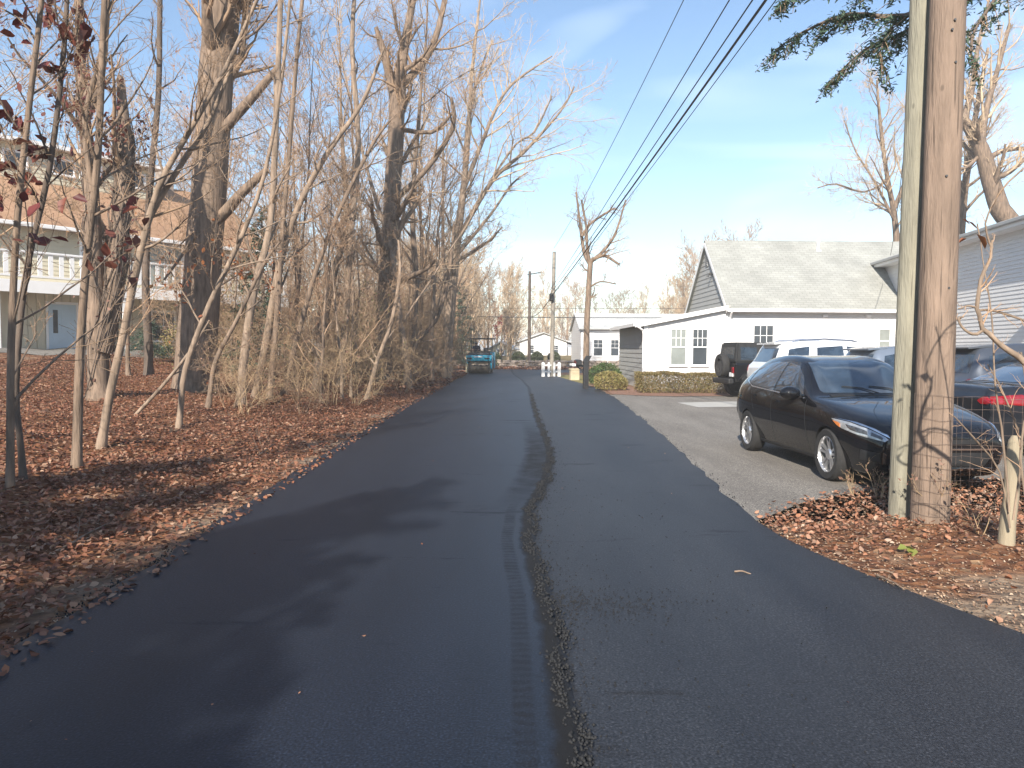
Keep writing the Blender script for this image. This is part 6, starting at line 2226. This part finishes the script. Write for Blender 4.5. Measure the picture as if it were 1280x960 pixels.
# ------------------------------------------------------------------ bushes, hedge
def bush(name, label, loc, rx, ry, rz, n, leaf, m, seed, group=None, lift=0.0, box=False, lump=0.10):
    rng = np.random.default_rng(seed)
    t = thing(name, label, 'hedge' if box else 'bush', loc, 0, group)
    ph = rng.uniform(0, 6.28, 8)
    th = rng.uniform(0, 2 * np.pi, n)
    u = rng.uniform(-0.55, 1, n)
    rad = 1 - np.abs(rng.normal(0, 0.10, n)) - 0.25 * rng.random(n) ** 4
    lumps = 1 + lump * (np.sin(3 * th + ph[0] + 3 * u) + np.sin(5 * th + ph[1] - 4 * u) * 0.6 + np.sin(9 * th + ph[2] + 7 * u) * 0.4)
    c = np.sqrt(np.clip(1 - u * u, 0, 1))
    x, y, z = c * np.cos(th), c * np.sin(th), u
    if box:
        ca, sa = np.cos(th), np.sin(th)
        e = 0.42
        tp = rng.random(n) < 0.34
        y = np.where(tp, rng.uniform(-1, 1, n), np.sign(ca))
        z = np.where(tp, 1.0, rng.uniform(-0.75, 1.0, n))
        edge = np.where(tp, np.abs(y), np.clip(z, 0, 1))
        y = np.where(tp, y, y * (1 - 0.10 * edge ** 4))
        z = np.where(tp, z * (1 - 0.08 * edge ** 4), z)
        x = rng.uniform(-1, 1, n)
        end = rng.random(n) < 0.14
        x = np.where(end, np.sign(x) * (1 - 0.06 * rng.random(n)), x)
        shr = np.where(end, rng.random(n) ** 0.5, 1.0)
        y, z = y * shr, z * shr
        lumps = 1 + lump * (np.sin(x * rx * 5 + ph[0]) * 0.5 + np.sin(x * rx * 2.1 + ph[1]) * 0.6 + np.sin(x * rx * 11 + ph[2]) * 0.3)
        P = np.stack([x * rx * (1 - 0.1 * rng.random(n)), y * ry * rad * lumps, (z * rz) * rad * np.where(z > 0, lumps, 1) + rz * 0.75 + lift], -1)
    else:
        P = np.stack([x * rx * rad * lumps, y * ry * rad * lumps, z * rz * rad * lumps + rz * 0.62 + lift], -1)
    P[:, 2] = np.maximum(P[:, 2], 0.03)
    link('leaves', leaf_mesh('leaves', P, leaf, rng, None, 0.75, 0.3, 1.1), M[m], t)
    g = Grow(seed, nchild=(4, 4, 3), ratio=(0.5, 0.5, 0.5), ang=(20, 50), trop=0.05, rmin=0.004, maxlvl=3, start=0.2)
    for k in range(9 if not box else 60):
        a = rng.uniform(0, 6.28)
        p0 = np.array([rng.uniform(-rx, rx) * 0.92, rng.uniform(-ry, ry) * 0.6, 0]) if box else np.array([math.cos(a) * 0.06, math.sin(a) * 0.06, 0])
        tl = 0.25 if box else 0.9
        g.grow(p0, np.array([math.cos(a) * tl, math.sin(a) * tl, 1]), rz * 1.35, 0.012, 1)
    link('stems', paths_mesh('stems', [q for l in g.P for q in l]), M['bark_dark'], t)
    return t
bush('clipped_hedge', 'long clipped bronze green hedge under the white house windows', (6.45, 27.6, 0), 1.86, 0.48, 0.44, 26000, 0.042, 'hedge_leaf', 21, box=True, lump=0.09)
bush('round_bush', 'rounded yellowing bush at the near corner of the mulch bed', (3.85, 29.0, 0), 0.68, 0.62, 0.47, 4200, 0.055, 'yellow_bush_leaf', 22, lump=0.05)
bush('round_bush', 'green rounded bush behind the yellowing bush', (4.25, 33.8, 0), 0.80, 0.72, 0.62, 4200, 0.06, 'green_leaf', 23, lump=0.05)
for i, (px, lab) in enumerate(((648, 'leftmost of the three clipped dark bushes at the road end'), (671, 'middle of the three clipped dark bushes at the road end'), (692.5, 'rightmost of the three clipped dark bushes by the leaning pole'))):
    p = at(px, 448, 68)
    bush('clipped_bush', lab, (p.x, p.y, float(terrain(p.x, p.y))), 0.62, 0.6, 0.66, 2200, 0.10, 'dark_yew_leaf', 24 + i, 'clipped round bushes at the road end', lump=0.03)
p = at(612, 452, 60)
bush('green_bush', 'loose green bush right behind the road roller', (p.x, p.y, float(terrain(p.x, p.y))), 1.0, 0.9, 0.85, 2600, 0.10, 'green_leaf', 28, lump=0.12)
p = at(192, 470, 26.5)
bush('yellow_bush', 'yellow leaved bush against the balcony house wall', (-12.1, 27.2, float(terrain(-12.1, 27.2))), 0.8, 0.7, 0.75, 1500, 0.07, 'yellow_bush_leaf', 29, lump=0.15)
# small crimson tree beyond the roller
p = at(627, 440, 74)
g = proto_tree(31, 3.6, 0.06, dict(nchild=(9, 5, 4), ratio=(0.5, 0.5, 0.5), ang=(30, 65), trop=0.06, rmin=0.012, start=0.25, wob=0.12, maxlvl=3), 'bark', 'twig')
t = thing('crimson_tree', 'small crimson leaved tree above the cream shed', 'tree', (p.x, p.y, float(terrain(p.x, p.y))))
g.trunk_crown(t, M['bark_dark'], M['twig'])
twig_leaves(g.P[2] + g.P[3], np.random.default_rng(12), 900, 0.17, M['maple_red'], t, 'leaves', -0.3, 0.15)

# olive undergrowth on the far bank, a mass of leaves nobody could count
rng = np.random.default_rng(17)
n = 15000
y = rng.uniform(21, 46, n)
x = road_left(y) - 1.4 - 8 * rng.random(n) ** 1.2
cl = np.sin(x * 1.1 + y * 0.5) + np.sin(y * 0.8 + 1) + rng.normal(0, 0.5, n)
k = cl > 0.1
x, y = x[k], y[k]
z = terrain(x, y) + 3.6 * rng.random(len(x)) ** 1.5
o = link('undergrowth', leaf_mesh('undergrowth', np.stack([x, y, z], -1), 0.07, rng, None, 0.8), M['olive_leaf'])
tag(o, 'olive and rusty leaves of the undergrowth tangled between the far trunks', 'undergrowth', kind='stuff')

# ------------------------------------------------------------------ stone wall and things at the road end
def stone_wall():
    rng = np.random.default_rng(41)
    t = thing('stone_wall', 'low field stone wall across the end of the road', 'wall', (0, 59.5, 0))
    bm = bmesh.new()
    x = -6.0
    rows = 3
    for row in range(rows):
        x = -6.0 + 0.2 * row
        while x < 9.0:
            w = rng.uniform(0.35, 0.8)
            h = rng.uniform(0.18, 0.30)
            m = bmesh.ops.create_icosphere(bm, subdivisions=2, radius=1)
            ph = rng.uniform(0, 6, 3)
            for v in m['verts']:
                c = v.co
                k = 1 + 0.12 * math.sin(4 * c.x + ph[0]) + 0.12 * math.sin(5 * c.z + ph[1]) + 0.1 * math.sin(4 * c.y + ph[2])
                e = lambda q: math.copysign(abs(q) ** 0.6, q)
                v.co = Vector((x + w / 2 + e(c.x) * w * 0.52 * k, e(c.y) * 0.28 * k, float(terrain(x, 59.5)) + 0.12 + row * 0.22 + e(c.z) * h * 0.55 * k))
            x += w
    me = bpy.data.meshes.new('stones')
    bm.to_mesh(me)
    bm.free()
    link('stones', me, M['stone'], t)
stone_wall()
rng = np.random.default_rng(43)
n = 2600
x = rng.uniform(-5, 8, n)
y = rng.uniform(57.5, 60.5, n)
o = link('leaf_drift', leaf_mesh('leaf_drift', np.stack([x, y, terrain(x, y) + 0.05 + 0.12 * rng.random(n)], -1), 0.2, rng, None, 0.4), M['litter_orange'])
tag(o, 'drift of tan leaves before the stone wall at the road end', 'fallen leaves', kind='stuff')

def picket_fence():
    p = gnd(689, 471)
    t = thing('picket_fence', 'short white picket fence panel on the right road edge', 'fence', (p.x + 0.02, p.y, 0), R(28))
    for i in range(4):
        mb = MB()
        x = -0.54 + i * 0.36
        w = 0.085 if i in (0, 3) else 0.07
        mb.slab([(x - w, 0, -0.05), (x + w, 0, -0.05), (x + w, 0, 0.80), (x, 0, 0.85), (x - w, 0, 0.80)], (0, 0.10 if i in (0, 3) else 0.03, 0))
        mb.build('picket', M['white_trim'], t)
    for z in (0.25, 0.62):
        mb = MB()
        mb.box(-0.60, 0.60, 0.035, 0.075, z, z + 0.09)
        mb.build('rail', M['white_trim'], t)
picket_fence()

def mailbox():
    p = gnd(732, 486)
    t = thing('mailbox', 'dark mailbox with red flag on a thick black post', 'mailbox', (p.x, p.y, 0), R(8))
    mb = MB()
    mb.bbox(-0.10, 0.10, -0.10, 0.10, -0.1, 1.12, 0.015)
    mb.bar((-0.42, 0, 0.93), (0.12, 0, 0.93), 0.09, 0.09)
    mb.bar((-0.34, 0, 0.90), (-0.06, 0, 0.62), 0.06, 0.06)
    mb.slab([(-0.10, -0.10, 1.12), (0.10, -0.10, 1.12), (0.10, 0.10, 1.12), (-0.10, 0.10, 1.12)], (0.12, 0, 0.22))
    mb.build('post', M['black_metal'], t)
    mb = MB()
    pts = []
    for k in range(9):
        a = math.pi * k / 8
        pts.append((-0.34 + 0.11 * math.cos(a), -0.28, 1.10 + 0.09 * math.sin(a)))
    pts += [(-0.45, -0.28, 0.98), (-0.23, -0.28, 0.98)]
    mb.slab(pts, (0, 0.52, 0))
    bx = mb.build('box', M['black_metal'], t)
    mb = MB()
    mb.box(-0.456, -0.452, -0.20, 0.06, 1.03, 1.10)
    mb.box(-0.456, -0.452, -0.02, 0.10, 1.06, 1.16)
    mb.build('flag', M['red_lens'], bx)
    mb = MB()
    mb.bbox(-0.62, -0.47, -0.26, 0.26, 0.92, 1.02, 0.02)
    mb.build('newspaper_tube', M['white_trim'], t)
mailbox()
p = gnd(718, 475)
t = thing('sandstone_marker', 'squat sandstone coloured block on the grass by the mailbox', 'stone block', (p.x, p.y, 0), R(12))
mb = MB()
mb.bbox(-0.24, 0.24, -0.14, 0.14, -0.05, 0.52, 0.03)
mb.bbox(-0.27, 0.27, -0.17, 0.17, 0.52, 0.60, 0.02)
mb.build('block', M['sand_box'], t)

# ------------------------------------------------------------------ road roller and its driver
def roller():
    t = thing('road_roller', 'turquoise tandem road roller with black canopy on the left lane', 'road roller', (-1.98, 47.6, 0.036), R(-4))
    # front drum
    def drum(y):
        d = MB()
        d.lathe([(0.0, -0.66), (0.24, -0.66), (0.26, -0.64), (0.38, -0.65), (0.40, -0.63), (0.40, 0.63), (0.38, 0.65), (0.26, 0.64), (0.24, 0.66), (0.0, 0.66)], 'X', at=(0, y, 0.40), k=36)
        return d.build('drum', M['steel_drum'], t, smooth=True)
    drum(-0.95)
    drum(1.05)
    for y in (-0.95, 1.05):
        mb = MB()
        for s in (-1, 1):
            mb.bbox(s * 0.74 - 0.05, s * 0.74 + 0.05, y - 0.20, y + 0.20, 0.30, 0.92, 0.03)
        mb.box(-0.74, 0.74, y - 0.12, y + 0.12, 0.86, 0.95)
        mb.build('drum_yoke', M['turquoise'], t)
    mb = MB()
    mb.box(-0.62, 0.62, -1.44, -1.40, 0.50, 0.54)
    mb.bar((-0.6, -1.42, 0.52), (-0.6, -1.10, 0.86), 0.04, 0.04)
    mb.bar((0.6, -1.42, 0.52), (0.6, -1.10, 0.86), 0.04, 0.04)
    mb.build('scraper_bar', M['dark_metal'], t)
    mb = MB()
    mb.bbox(-0.86, -0.70, -1.22, -0.80, 0.05, 0.62, 0.03)
    mb.build('side_plate', M['cream_paint'], t)
    # front hood with raised dark bonnet
    mb = MB()
    mb.bbox(-0.80, 0.80, -1.38, -0.35, 0.78, 1.16, 0.07, 3)
    mb.build('hood', M['turquoise'], t, smooth=True)
    mb = MB()
    mb.bbox(-0.70, 0.70, -1.20, -0.30, 1.14, 1.30, 0.05, 3)
    mb.build('bonnet', M['dark_metal'], t)
    mb = MB()
    mb.bbox(-0.30, 0.22, -1.392, -1.37, 1.02, 1.10, 0.006)
    mb.build('name_band', M['white_trim'], t)
    for x in (-0.58, 0.52):
        mb = MB()
        mb.bbox(x - 0.16, x + 0.16, -1.394, -1.36, 0.90, 0.99, 0.01)
        mb.build('headlight', M['car_glass'], t)
    mb = MB()
    mb.bbox(-0.72, 0.72, -0.40, 0.75, 0.55, 0.82, 0.03)
    mb.build('operator_platform', M['dark_metal'], t)
    mb = MB()
    mb.bbox(-0.78, 0.78, 0.72, 1.55, 0.80, 1.35, 0.07, 3)
    mb.build('engine_cover', M['turquoise'], t, smooth=True)
    mb = MB()
    mb.bbox(-0.62, -0.12, 0.20, 0.68, 0.98, 1.12, 0.05)
    mb.bbox(-0.62, -0.12, 0.60, 0.72, 1.08, 1.60, 0.05)
    mb.bar((-0.37, 0.42, 0.80), (-0.37, 0.42, 1.0), 0.16, 0.16)
    mb.build('seat', M['matt_black'], t)
    mb = MB()
    mb.bbox(-0.66, 0.60, -0.42, -0.22, 0.82, 1.42, 0.04)
    mb.bar((0.30, -0.30, 1.40), (0.30, -0.26, 1.62), 0.28, 0.06)
    mb.build('console', M['matt_black'], t)
    mb = MB()
    c = Vector((-0.36, -0.02, 1.44))
    pts = []
    for k in range(17):
        a = 2 * math.pi * k / 16
        pts.append(c + Vector((0.19 * math.cos(a), 0.15 * math.sin(a), 0.10 * math.sin(a))))
    mb.tube(pts, 0.016, 6, cap=False)
    mb.tube([c, c + Vector((0, -0.22, -0.12))], 0.02, 6)
    mb.tube([c - Vector((0.18, 0, 0)), c + Vector((0.18, 0, 0))], 0.012, 5)
    mb.build('steering_wheel', M['matt_black'], t)
    for (x, y) in ((-0.62, 0.74), (0.62, 0.74), (-0.60, -0.30), (0.45, -0.30)):
        mb = MB()
        mb.tube([(x, y, 0.85), (x, y, 2.16)], 0.03, 8)
        mb.build('canopy_post', M['black_metal'], t)
    mb = MB()
    mb.bbox(-0.80, 0.80, -0.75, 0.95, 2.16, 2.24, 0.03)
    mb.build('canopy', M['matt_black'], t)
    return t
RT = roller()

def driver():
    base = RT.matrix_basis
    t = thing('person', 'roller driver in dark jacket and white cap seated under the canopy', 'person', RT.location, RT.rotation_euler.z)
    # skeleton: joints with radii, in the roller's own axes; the driver faces -y
    hip = Vector((-0.37, 0.40, 1.22))
    J = {
        'pelvis': (hip, 0.150), 'waist': (hip + Vector((0, -0.01, 0.18)), 0.145), 'chest': (hip + Vector((0, -0.03, 0.40)), 0.170), 'neck': (hip + Vector((0, -0.04, 0.55)), 0.062), 'head': (hip + Vector((0, -0.06, 0.66)), 0.088), 'crown': (hip + Vector((0, -0.055, 0.77)), 0.085),
        'ls': (hip + Vector((-0.19, -0.03, 0.46)), 0.075), 'le': (hip + Vector((-0.27, -0.20, 0.24)), 0.055), 'lh': (hip + Vector((-0.15, -0.40, 0.26)), 0.042),
        'rs': (hip + Vector((0.19, -0.03, 0.46)), 0.075), 're': (hip + Vector((0.26, -0.20, 0.24)), 0.055), 'rh': (hip + Vector((0.17, -0.40, 0.26)), 0.042),
        'lhip': (hip + Vector((-0.10, -0.04, -0.02)), 0.105), 'lk': (hip + Vector((-0.14, -0.42, -0.02)), 0.075), 'la': (hip + Vector((-0.14, -0.44, -0.36)), 0.05), 'lf': (hip + Vector((-0.14, -0.58, -0.38)), 0.042),
        'rhip': (hip + Vector((0.10, -0.04, -0.02)), 0.105), 'rk': (hip + Vector((0.14, -0.42, -0.02)), 0.075), 'ra': (hip + Vector((0.14, -0.44, -0.36)), 0.05), 'rf': (hip + Vector((0.14, -0.58, -0.38)), 0.042),
    }
    E = [('pelvis', 'waist'), ('waist', 'chest'), ('chest', 'neck'), ('neck', 'head'), ('head', 'crown'), ('chest', 'ls'), ('ls', 'le'), ('le', 'lh'), ('chest', 'rs'), ('rs', 're'), ('re', 'rh'), ('pelvis', 'lhip'), ('lhip', 'lk'), ('lk', 'la'), ('la', 'lf'), ('pelvis', 'rhip'), ('rhip', 'rk'), ('rk', 'ra'), ('ra', 'rf')]
    # fingers: five short chains from each palm, closed on the wheel
    for h, s in (('lh', -1), ('rh', 1)):
        p = J[h][0]
        for k in range(4):
            o = Vector((s * (0.018 - 0.012 * k), -0.045, 0.022 - 0.016 * k))
            n1, n2 = f'{h}f{k}', f'{h}g{k}'
            J[n1] = (p + o + Vector((-s * 0.004, -0.012, 0)), 0.010)
            J[n2] = (p + o + Vector((-s * 0.030, -0.022, -0.022)), 0.009)
            E += [(h, n1), (n1, n2)]
        J[h + 't'] = (p + Vector((-s * 0.040, -0.012, 0.022)), 0.011)
        E.append((h, h + 't'))
    names = list(J)
    me = bpy.data.meshes.new('body')
    me.from_pydata([tuple(J[n][0]) for n in names], [(names.index(a), names.index(b_)) for a, b_ in E], [])
    o = bpy.data.objects.new('tmp_person', me)
    COL.objects.link(o)
    sk = o.modifiers.new('skin', 'SKIN')
    for i, n in enumerate(names):
        sv = me.skin_vertices[0].data[i]
        sv.radius = (J[n][1], J[n][1])
        sv.use_root = (n == 'pelvis')
    sb = o.modifiers.new('sub', 'SUBSURF')
    sb.levels = sb.render_levels = 2
    body = evaluated(o)
    bpy.data.objects.remove(o)
    body.materials.clear()
    for k in ('skin', 'navy_cloth', 'red_cloth', 'matt_black'):
        body.materials.append(M[k])
    for p in body.polygons:
        c = p.center
        if c.z > hip.z + 0.545:
            p.material_index = 0
        elif c.z < hip.z - 0.30:
            p.material_index = 3
        elif c.z < hip.z + 0.06 and c.y < hip.y + 0.2 and c.z > hip.z - 0.5 and not (abs(c.x - hip.x) > 0.21):
            p.material_index = 2
        elif c.y < hip.y - 0.355 and c.z > hip.z + 0.15:
            p.material_index = 0
        else:
            p.material_index = 1
        p.use_smooth = True
    bo = bpy.data.objects.new('body', body)
    COL.objects.link(bo)
    bo.parent = t
    hd = J['head'][0]
    # cap, hair, face
    mb = MB()
    mb.lathe([(0.099, 0.045), (0.102, 0.075), (0.092, 0.12), (0.05, 0.15), (0.0, 0.158)], at=(hd.x, hd.y + 0.005, hd.z), k=18)
    mb.slab([(hd.x - 0.075, hd.y - 0.08, hd.z + 0.055), (hd.x + 0.075, hd.y - 0.08, hd.z + 0.055), (hd.x + 0.055, hd.y - 0.17, hd.z + 0.045), (hd.x - 0.055, hd.y - 0.17, hd.z + 0.045)], (0, 0, 0.012))
    mb.build('cap', M['white_cloth'], t, smooth=True)
    mb = MB()
    mb.lathe([(0.092, -0.03), (0.096, 0.02), (0.097, 0.05)], at=(hd.x, hd.y + 0.014, hd.z), k=18)
    mb.build('hair', M['bark_dark'], t, smooth=True)
    mb = MB()
    mb.slab([(hd.x - 0.016, hd.y - 0.083, hd.z - 0.02), (hd.x + 0.016, hd.y - 0.083, hd.z - 0.02), (hd.x, hd.y - 0.080, hd.z + 0.03)], (0, -0.022, -0.002))
    for s in (-1, 1):
        mb.bbox(hd.x + s * 0.092 - 0.010, hd.x + s * 0.092 + 0.010, hd.y - 0.02, hd.y + 0.02, hd.z - 0.025, hd.z + 0.03, 0.006)
    mb.build('nose_and_ears', M['skin'], t)
    mb = MB()
    for s in (-1, 1):
        mb.lathe([(0.0, -0.010), (0.010, -0.006), (0.012, 0.0)], 'Y', at=(hd.x + s * 0.034, hd.y - 0.080, hd.z + 0.028), k=10)
    mb.box(hd.x - 0.024, hd.x + 0.024, hd.y - 0.088, hd.y - 0.080, hd.z - 0.045, hd.z - 0.038)
    mb.build('eyes_and_mouth', M['bark_dark'], t)
driver()

# ------------------------------------------------------------------ right foreground details
def wire_fence():
    t = thing('wire_fence', 'rusty wire mesh fence running right from the brown pole', 'fence', (3.72, 6.36, 0))
    a = Vector((-0.17, -0.005, 0))
    pts = []
    # wraps round the front of the brown pole, then runs on to the right
    for k in range(7):
        an = math.pi * (1.0 + k / 9)
        pts.append(Vector((0.166 * math.cos(an), 0.16 + 0.166 * math.sin(an), 0)))
    for k in range(1, 30):
        f = k / 29
        pts.append(Vector((0.155 + 2.6 * f, 0.10 - 0.22 * f + 0.02 * math.sin(k * 1.1), 0)))
    mb = MB()
    zs = [0.06 + 0.105 * k for k in range(11)]
    for z in zs:
        mb.tube([p + Vector((0, 0, z + 0.12 + 0.006 * math.sin(i * 1.3 + z * 20) - 0.012 * i * 0.3)) for i, p in enumerate(pts)], 0.0016, 4, cap=False)
    # uprights by arc length
    acc, nxt = 0.0, 0.0
    for i in range(len(pts) - 1):
        L = (pts[i + 1] - pts[i]).length
        while nxt < acc + L:
            p = pts[i].lerp(pts[i + 1], (nxt - acc) / L)
            dz = 0.12 - 0.0036 * i
            mb.tube([p + Vector((0, 0, zs[0] + dz)), p + Vector((0.004, 0, 0.6 + dz)), p + Vector((0, 0, zs[-1] + dz))], 0.0014, 4, cap=False)
            nxt += 0.085
        acc += L
    mb.build('mesh', M['rusty_wire'], t)
wire_fence()

p = gnd(1257, 680)
t = thing('fence_stake', 'short pale wooden stake standing in the leaves by the wire fence', 'stake', (p.x, p.y, p.z - 0.03))
mb = MB()
mb.tube([(0, 0, -0.1), (0.012, 0.004, 0.2), (0.03, 0, 0.42), (0.042, 0.012, 0.63), (0.055, 0.01, 0.84), (0.06, 0.012, 0.88)], [0.064, 0.057, 0.053, 0.057, 0.050, 0.030], 11)
mb.build('post', M['pale_post'], t, smooth=True)

# bare shrub reaching in from the right
def right_shrub():
    Y = 4.9
    b = at(1350, 700, Y)
    b.z = float(terrain(b.x, b.y))
    g = Grow(91, nchild=(5, 4, 3), ratio=(0.42, 0.5, 0.5), ang=(25, 60), trop=0.04, rmin=0.0014, wob=0.16, start=0.3, maxlvl=3, rfac=0.5)
    def W(px, py, dy=0.0):
        return at(px, py, Y + dy) - b
    def stem(pts, w, n=5, L=0.6, st=0.25):
        P, Rr = g.path(pts, [0.78 * q / 2 / F * Y for q in w], k=6, rough=0.22)
        if n:
            g.children(P, Rr, L, 1, start=st, n=n)
        return P
    stem([Vector((0, 0, -0.05)), W(1340, 560), W(1310, 480), W(1280, 452), W(1252, 432), W(1230, 410), W(1222, 385), W(1226, 350), W(1238, 322), W(1240, 300)], [15, 14, 13, 11, 9, 8, 7, 7, 5, 3], 6, 0.5, 0.5)
    stem([W(1232, 412), W(1216, 418), W(1202, 408), W(1198, 398), W(1205, 396)], [6, 5, 4, 4, 2], 2, 0.2)
    stem([W(1222, 388), W(1240, 388), W(1262, 394), W(1300, 410)], [4, 4, 4, 3], 4, 0.3)
    stem([W(1222, 385), W(1210, 382), W(1198, 386)], [4, 3, 2], 2, 0.2)
    stem([W(1240, 310), W(1232, 280), W(1250, 240), W(1280, 210)], [4, 3, 3, 3], 5, 0.35)
    stem([W(1262, 640, 0.4), W(1255, 560, 0.4), W(1244, 480, 0.4), W(1240, 400, 0.4), W(1228, 320, 0.4), W(1222, 280, 0.4)], [4, 4, 3, 3, 2, 2], 6, 0.3)
    stem([W(1266, 650, 0.5), W(1276, 560, 0.5), W(1258, 500, 0.5), W(1235, 455, 0.5)], [4, 4, 3, 2], 6, 0.4)
    stem([W(1262, 660, 0.45), W(1250, 590, 0.4), W(1215, 545, 0.3), W(1192, 520, 0.2)], [4, 3, 3, 2], 6, 0.4)
    stem([W(1285, 640, 0.4), W(1275, 570, 0.4), W(1284, 500, 0.4), W(1276, 440, 0.4)], [5, 4, 4, 3], 6, 0.4)
    t = thing('bare_shrub', 'bare forked shrub with a few orange leaves at the right photo edge', 'shrub', b)
    link('stems', paths_mesh('stems', g.P[0] + g.P[1]), M['bark_pale'], t, smooth=True)
    link('crown', paths_mesh('crown', g.P[2] + g.P[3] + g.P[4]), M['twig_red'], t)
    pts = np.array([tuple(W(1203, 300)), tuple(W(1226, 302, 0.02)), tuple(W(1216, 282)), tuple(W(1209, 276))])
    link('leaves', leaf_mesh('leaves', pts, 0.085, np.random.default_rng(5), None, 0.5, -0.5, 1.1), M['rust_leaf'], t)
right_shrub()

# dry weeds at the corner of the leaves
def weed(px, py, H, seed, label, n=4):
    b = gnd(px, py)
    g = Grow(seed, nchild=(5, 4, 3), ratio=(0.3, 0.5, 0.5), ang=(25, 60), trop=0.05, rmin=0.0012, wob=0.16, start=0.4, maxlvl=3)
    for k in range(n):
        a = g.rng.uniform(0, 6.28)
        g.grow(np.array([math.cos(a) * 0.02, math.sin(a) * 0.02, -0.01]), np.array([math.cos(a) * 0.18, math.sin(a) * 0.18, 1]), H * g.rng.uniform(0.6, 1.05), 0.004, 1)
    t = thing('dry_weed', label, 'weed', b)
    link('stems', paths_mesh('stems', [q for l in g.P for q in l]), M['cane'], t)
    twig_leaves(g.P[2] + g.P[3], g.rng, 26, 0.035, M['brown_leaf'], t, 'seed_heads', 0.0, 0.008)
weed(1068, 622, 0.34, 71, 'dry weed stalk standing at the tip of the leaf patch')
weed(1098, 625, 0.42, 72, 'bushier dry weed beside the foot of the greenish pole', 6)
weed(1180, 655, 0.75, 73, 'tall bent dry stem right of the brown pole foot', 2)
weed(1225, 668, 0.5, 74, 'dry weed between the brown pole and the stake', 3)

# a green and yellow leaf, sticks
b = gnd(1138, 694)
t = thing('ivy_sprig', 'small green and yellow ivy sprig lying below the brown pole', 'leaf sprig', b + Vector((0, 0, 0.03)))
rng = np.random.default_rng(2)
link('leaf', leaf_mesh('leaf', rng.normal(0, 0.018, (5, 3)) * np.array([1, 1, 0.5]), 0.08, rng, None, 0.4, 0.3, 1.3), leaf_mat('ivy_leaf', [(0.13, 0.20, 0.04), (0.30, 0.30, 0.08), (0.10, 0.15, 0.035)], 0.5, 0.3), t)
def stick(p0, p1, r, label, lift=0.02):
    a, b_ = gnd(*p0), gnd(*p1)
    g = Grow(int(p0[0]), nchild=(4, 3), ratio=(0.3, 0.4), ang=(25, 50), trop=0.0, rmin=r * 0.3, wob=0.1, maxlvl=2)
    m = (a + b_) / 2 + Vector((0, 0, lift * 1.6))
    P, Rr = g.path([Vector((0, 0, lift)), m - a, b_ - a + Vector((0, 0, lift))], [r, r * 0.8, r * 0.5], k=6, rough=0.3)
    g.children(P, Rr, float((b_ - a).length), 0, n=3)
    t = thing('fallen_stick', label, 'stick', a)
    link('wood', paths_mesh('wood', [q for l in g.P for q in l]), M['bark'], t)
stick((1095, 722), (1130, 740), 0.009, 'thin fallen stick on the bare earth right of the road edge')
stick((1090, 716), (1122, 722), 0.007, 'fallen twig just above the longer stick on the bare earth')
stick((992, 632), (1004, 646), 0.016, 'grey stub of wood at the road corner of the leaf patch')
stick((918, 718), (938, 721), 0.008, 'dark stick lying on the asphalt near the right edge')
stick((60, 700), (140, 655), 0.012, 'fallen branch among the red leaves at lower left')
stick((300, 590), (345, 555), 0.010, 'fallen branch in the leaves near the left road edge')
# leaning dead branch by the thick trunk
b = gnd(168, 520)
g = Grow(66, nchild=(5, 4), ratio=(0.3, 0.4), ang=(25, 50), trop=0.0, rmin=0.004, wob=0.12, maxlvl=2)
P, Rr = g.path([Vector((0, 0, 0)), at(205, 480, b.y) - b, at(238, 438, b.y + 0.1) - b, at(262, 400, b.y + 0.2) - b], [0.035, 0.032, 0.026, 0.015], k=7, rough=0.1)
g.children(P, Rr, 2.4, 0, n=5)
t = thing('dead_branch', 'dead branch leaning up from the leaves towards the thick trunk', 'branch', b)
link('wood', paths_mesh('wood', [q for l in g.P for q in l]), M['bark_pale'], t)

# ------------------------------------------------------------------ haze volume added to imitate a lens veil over the far trees
hz = MB().box(-2600, 2600, -1600, 3600, -1.5, 21.0).build('haze', [], None)
M['haze'] = bpy.data.materials.new('added_veil_haze')
M['haze'].use_nodes = True
hn = M['haze'].node_tree.nodes
for nd in list(hn):
    if nd.type != 'OUTPUT_MATERIAL':
        hn.remove(nd)
pv = hn.new('ShaderNodeVolumePrincipled')
pv.inputs['Color'].default_value = (0.98, 0.96, 0.94, 1)
pv.inputs['Density'].default_value = 0.0017
pv.inputs['Anisotropy'].default_value = 0.0
M['haze'].node_tree.links.new(pv.outputs['Volume'], hn['Material Output'].inputs['Volume'])
hz.data.materials.append(M['haze'])
hz.display_type = 'WIRE'
tag(hz, 'added thin haze imitating a lens veil over the far trees', 'haze', kind='stuff')
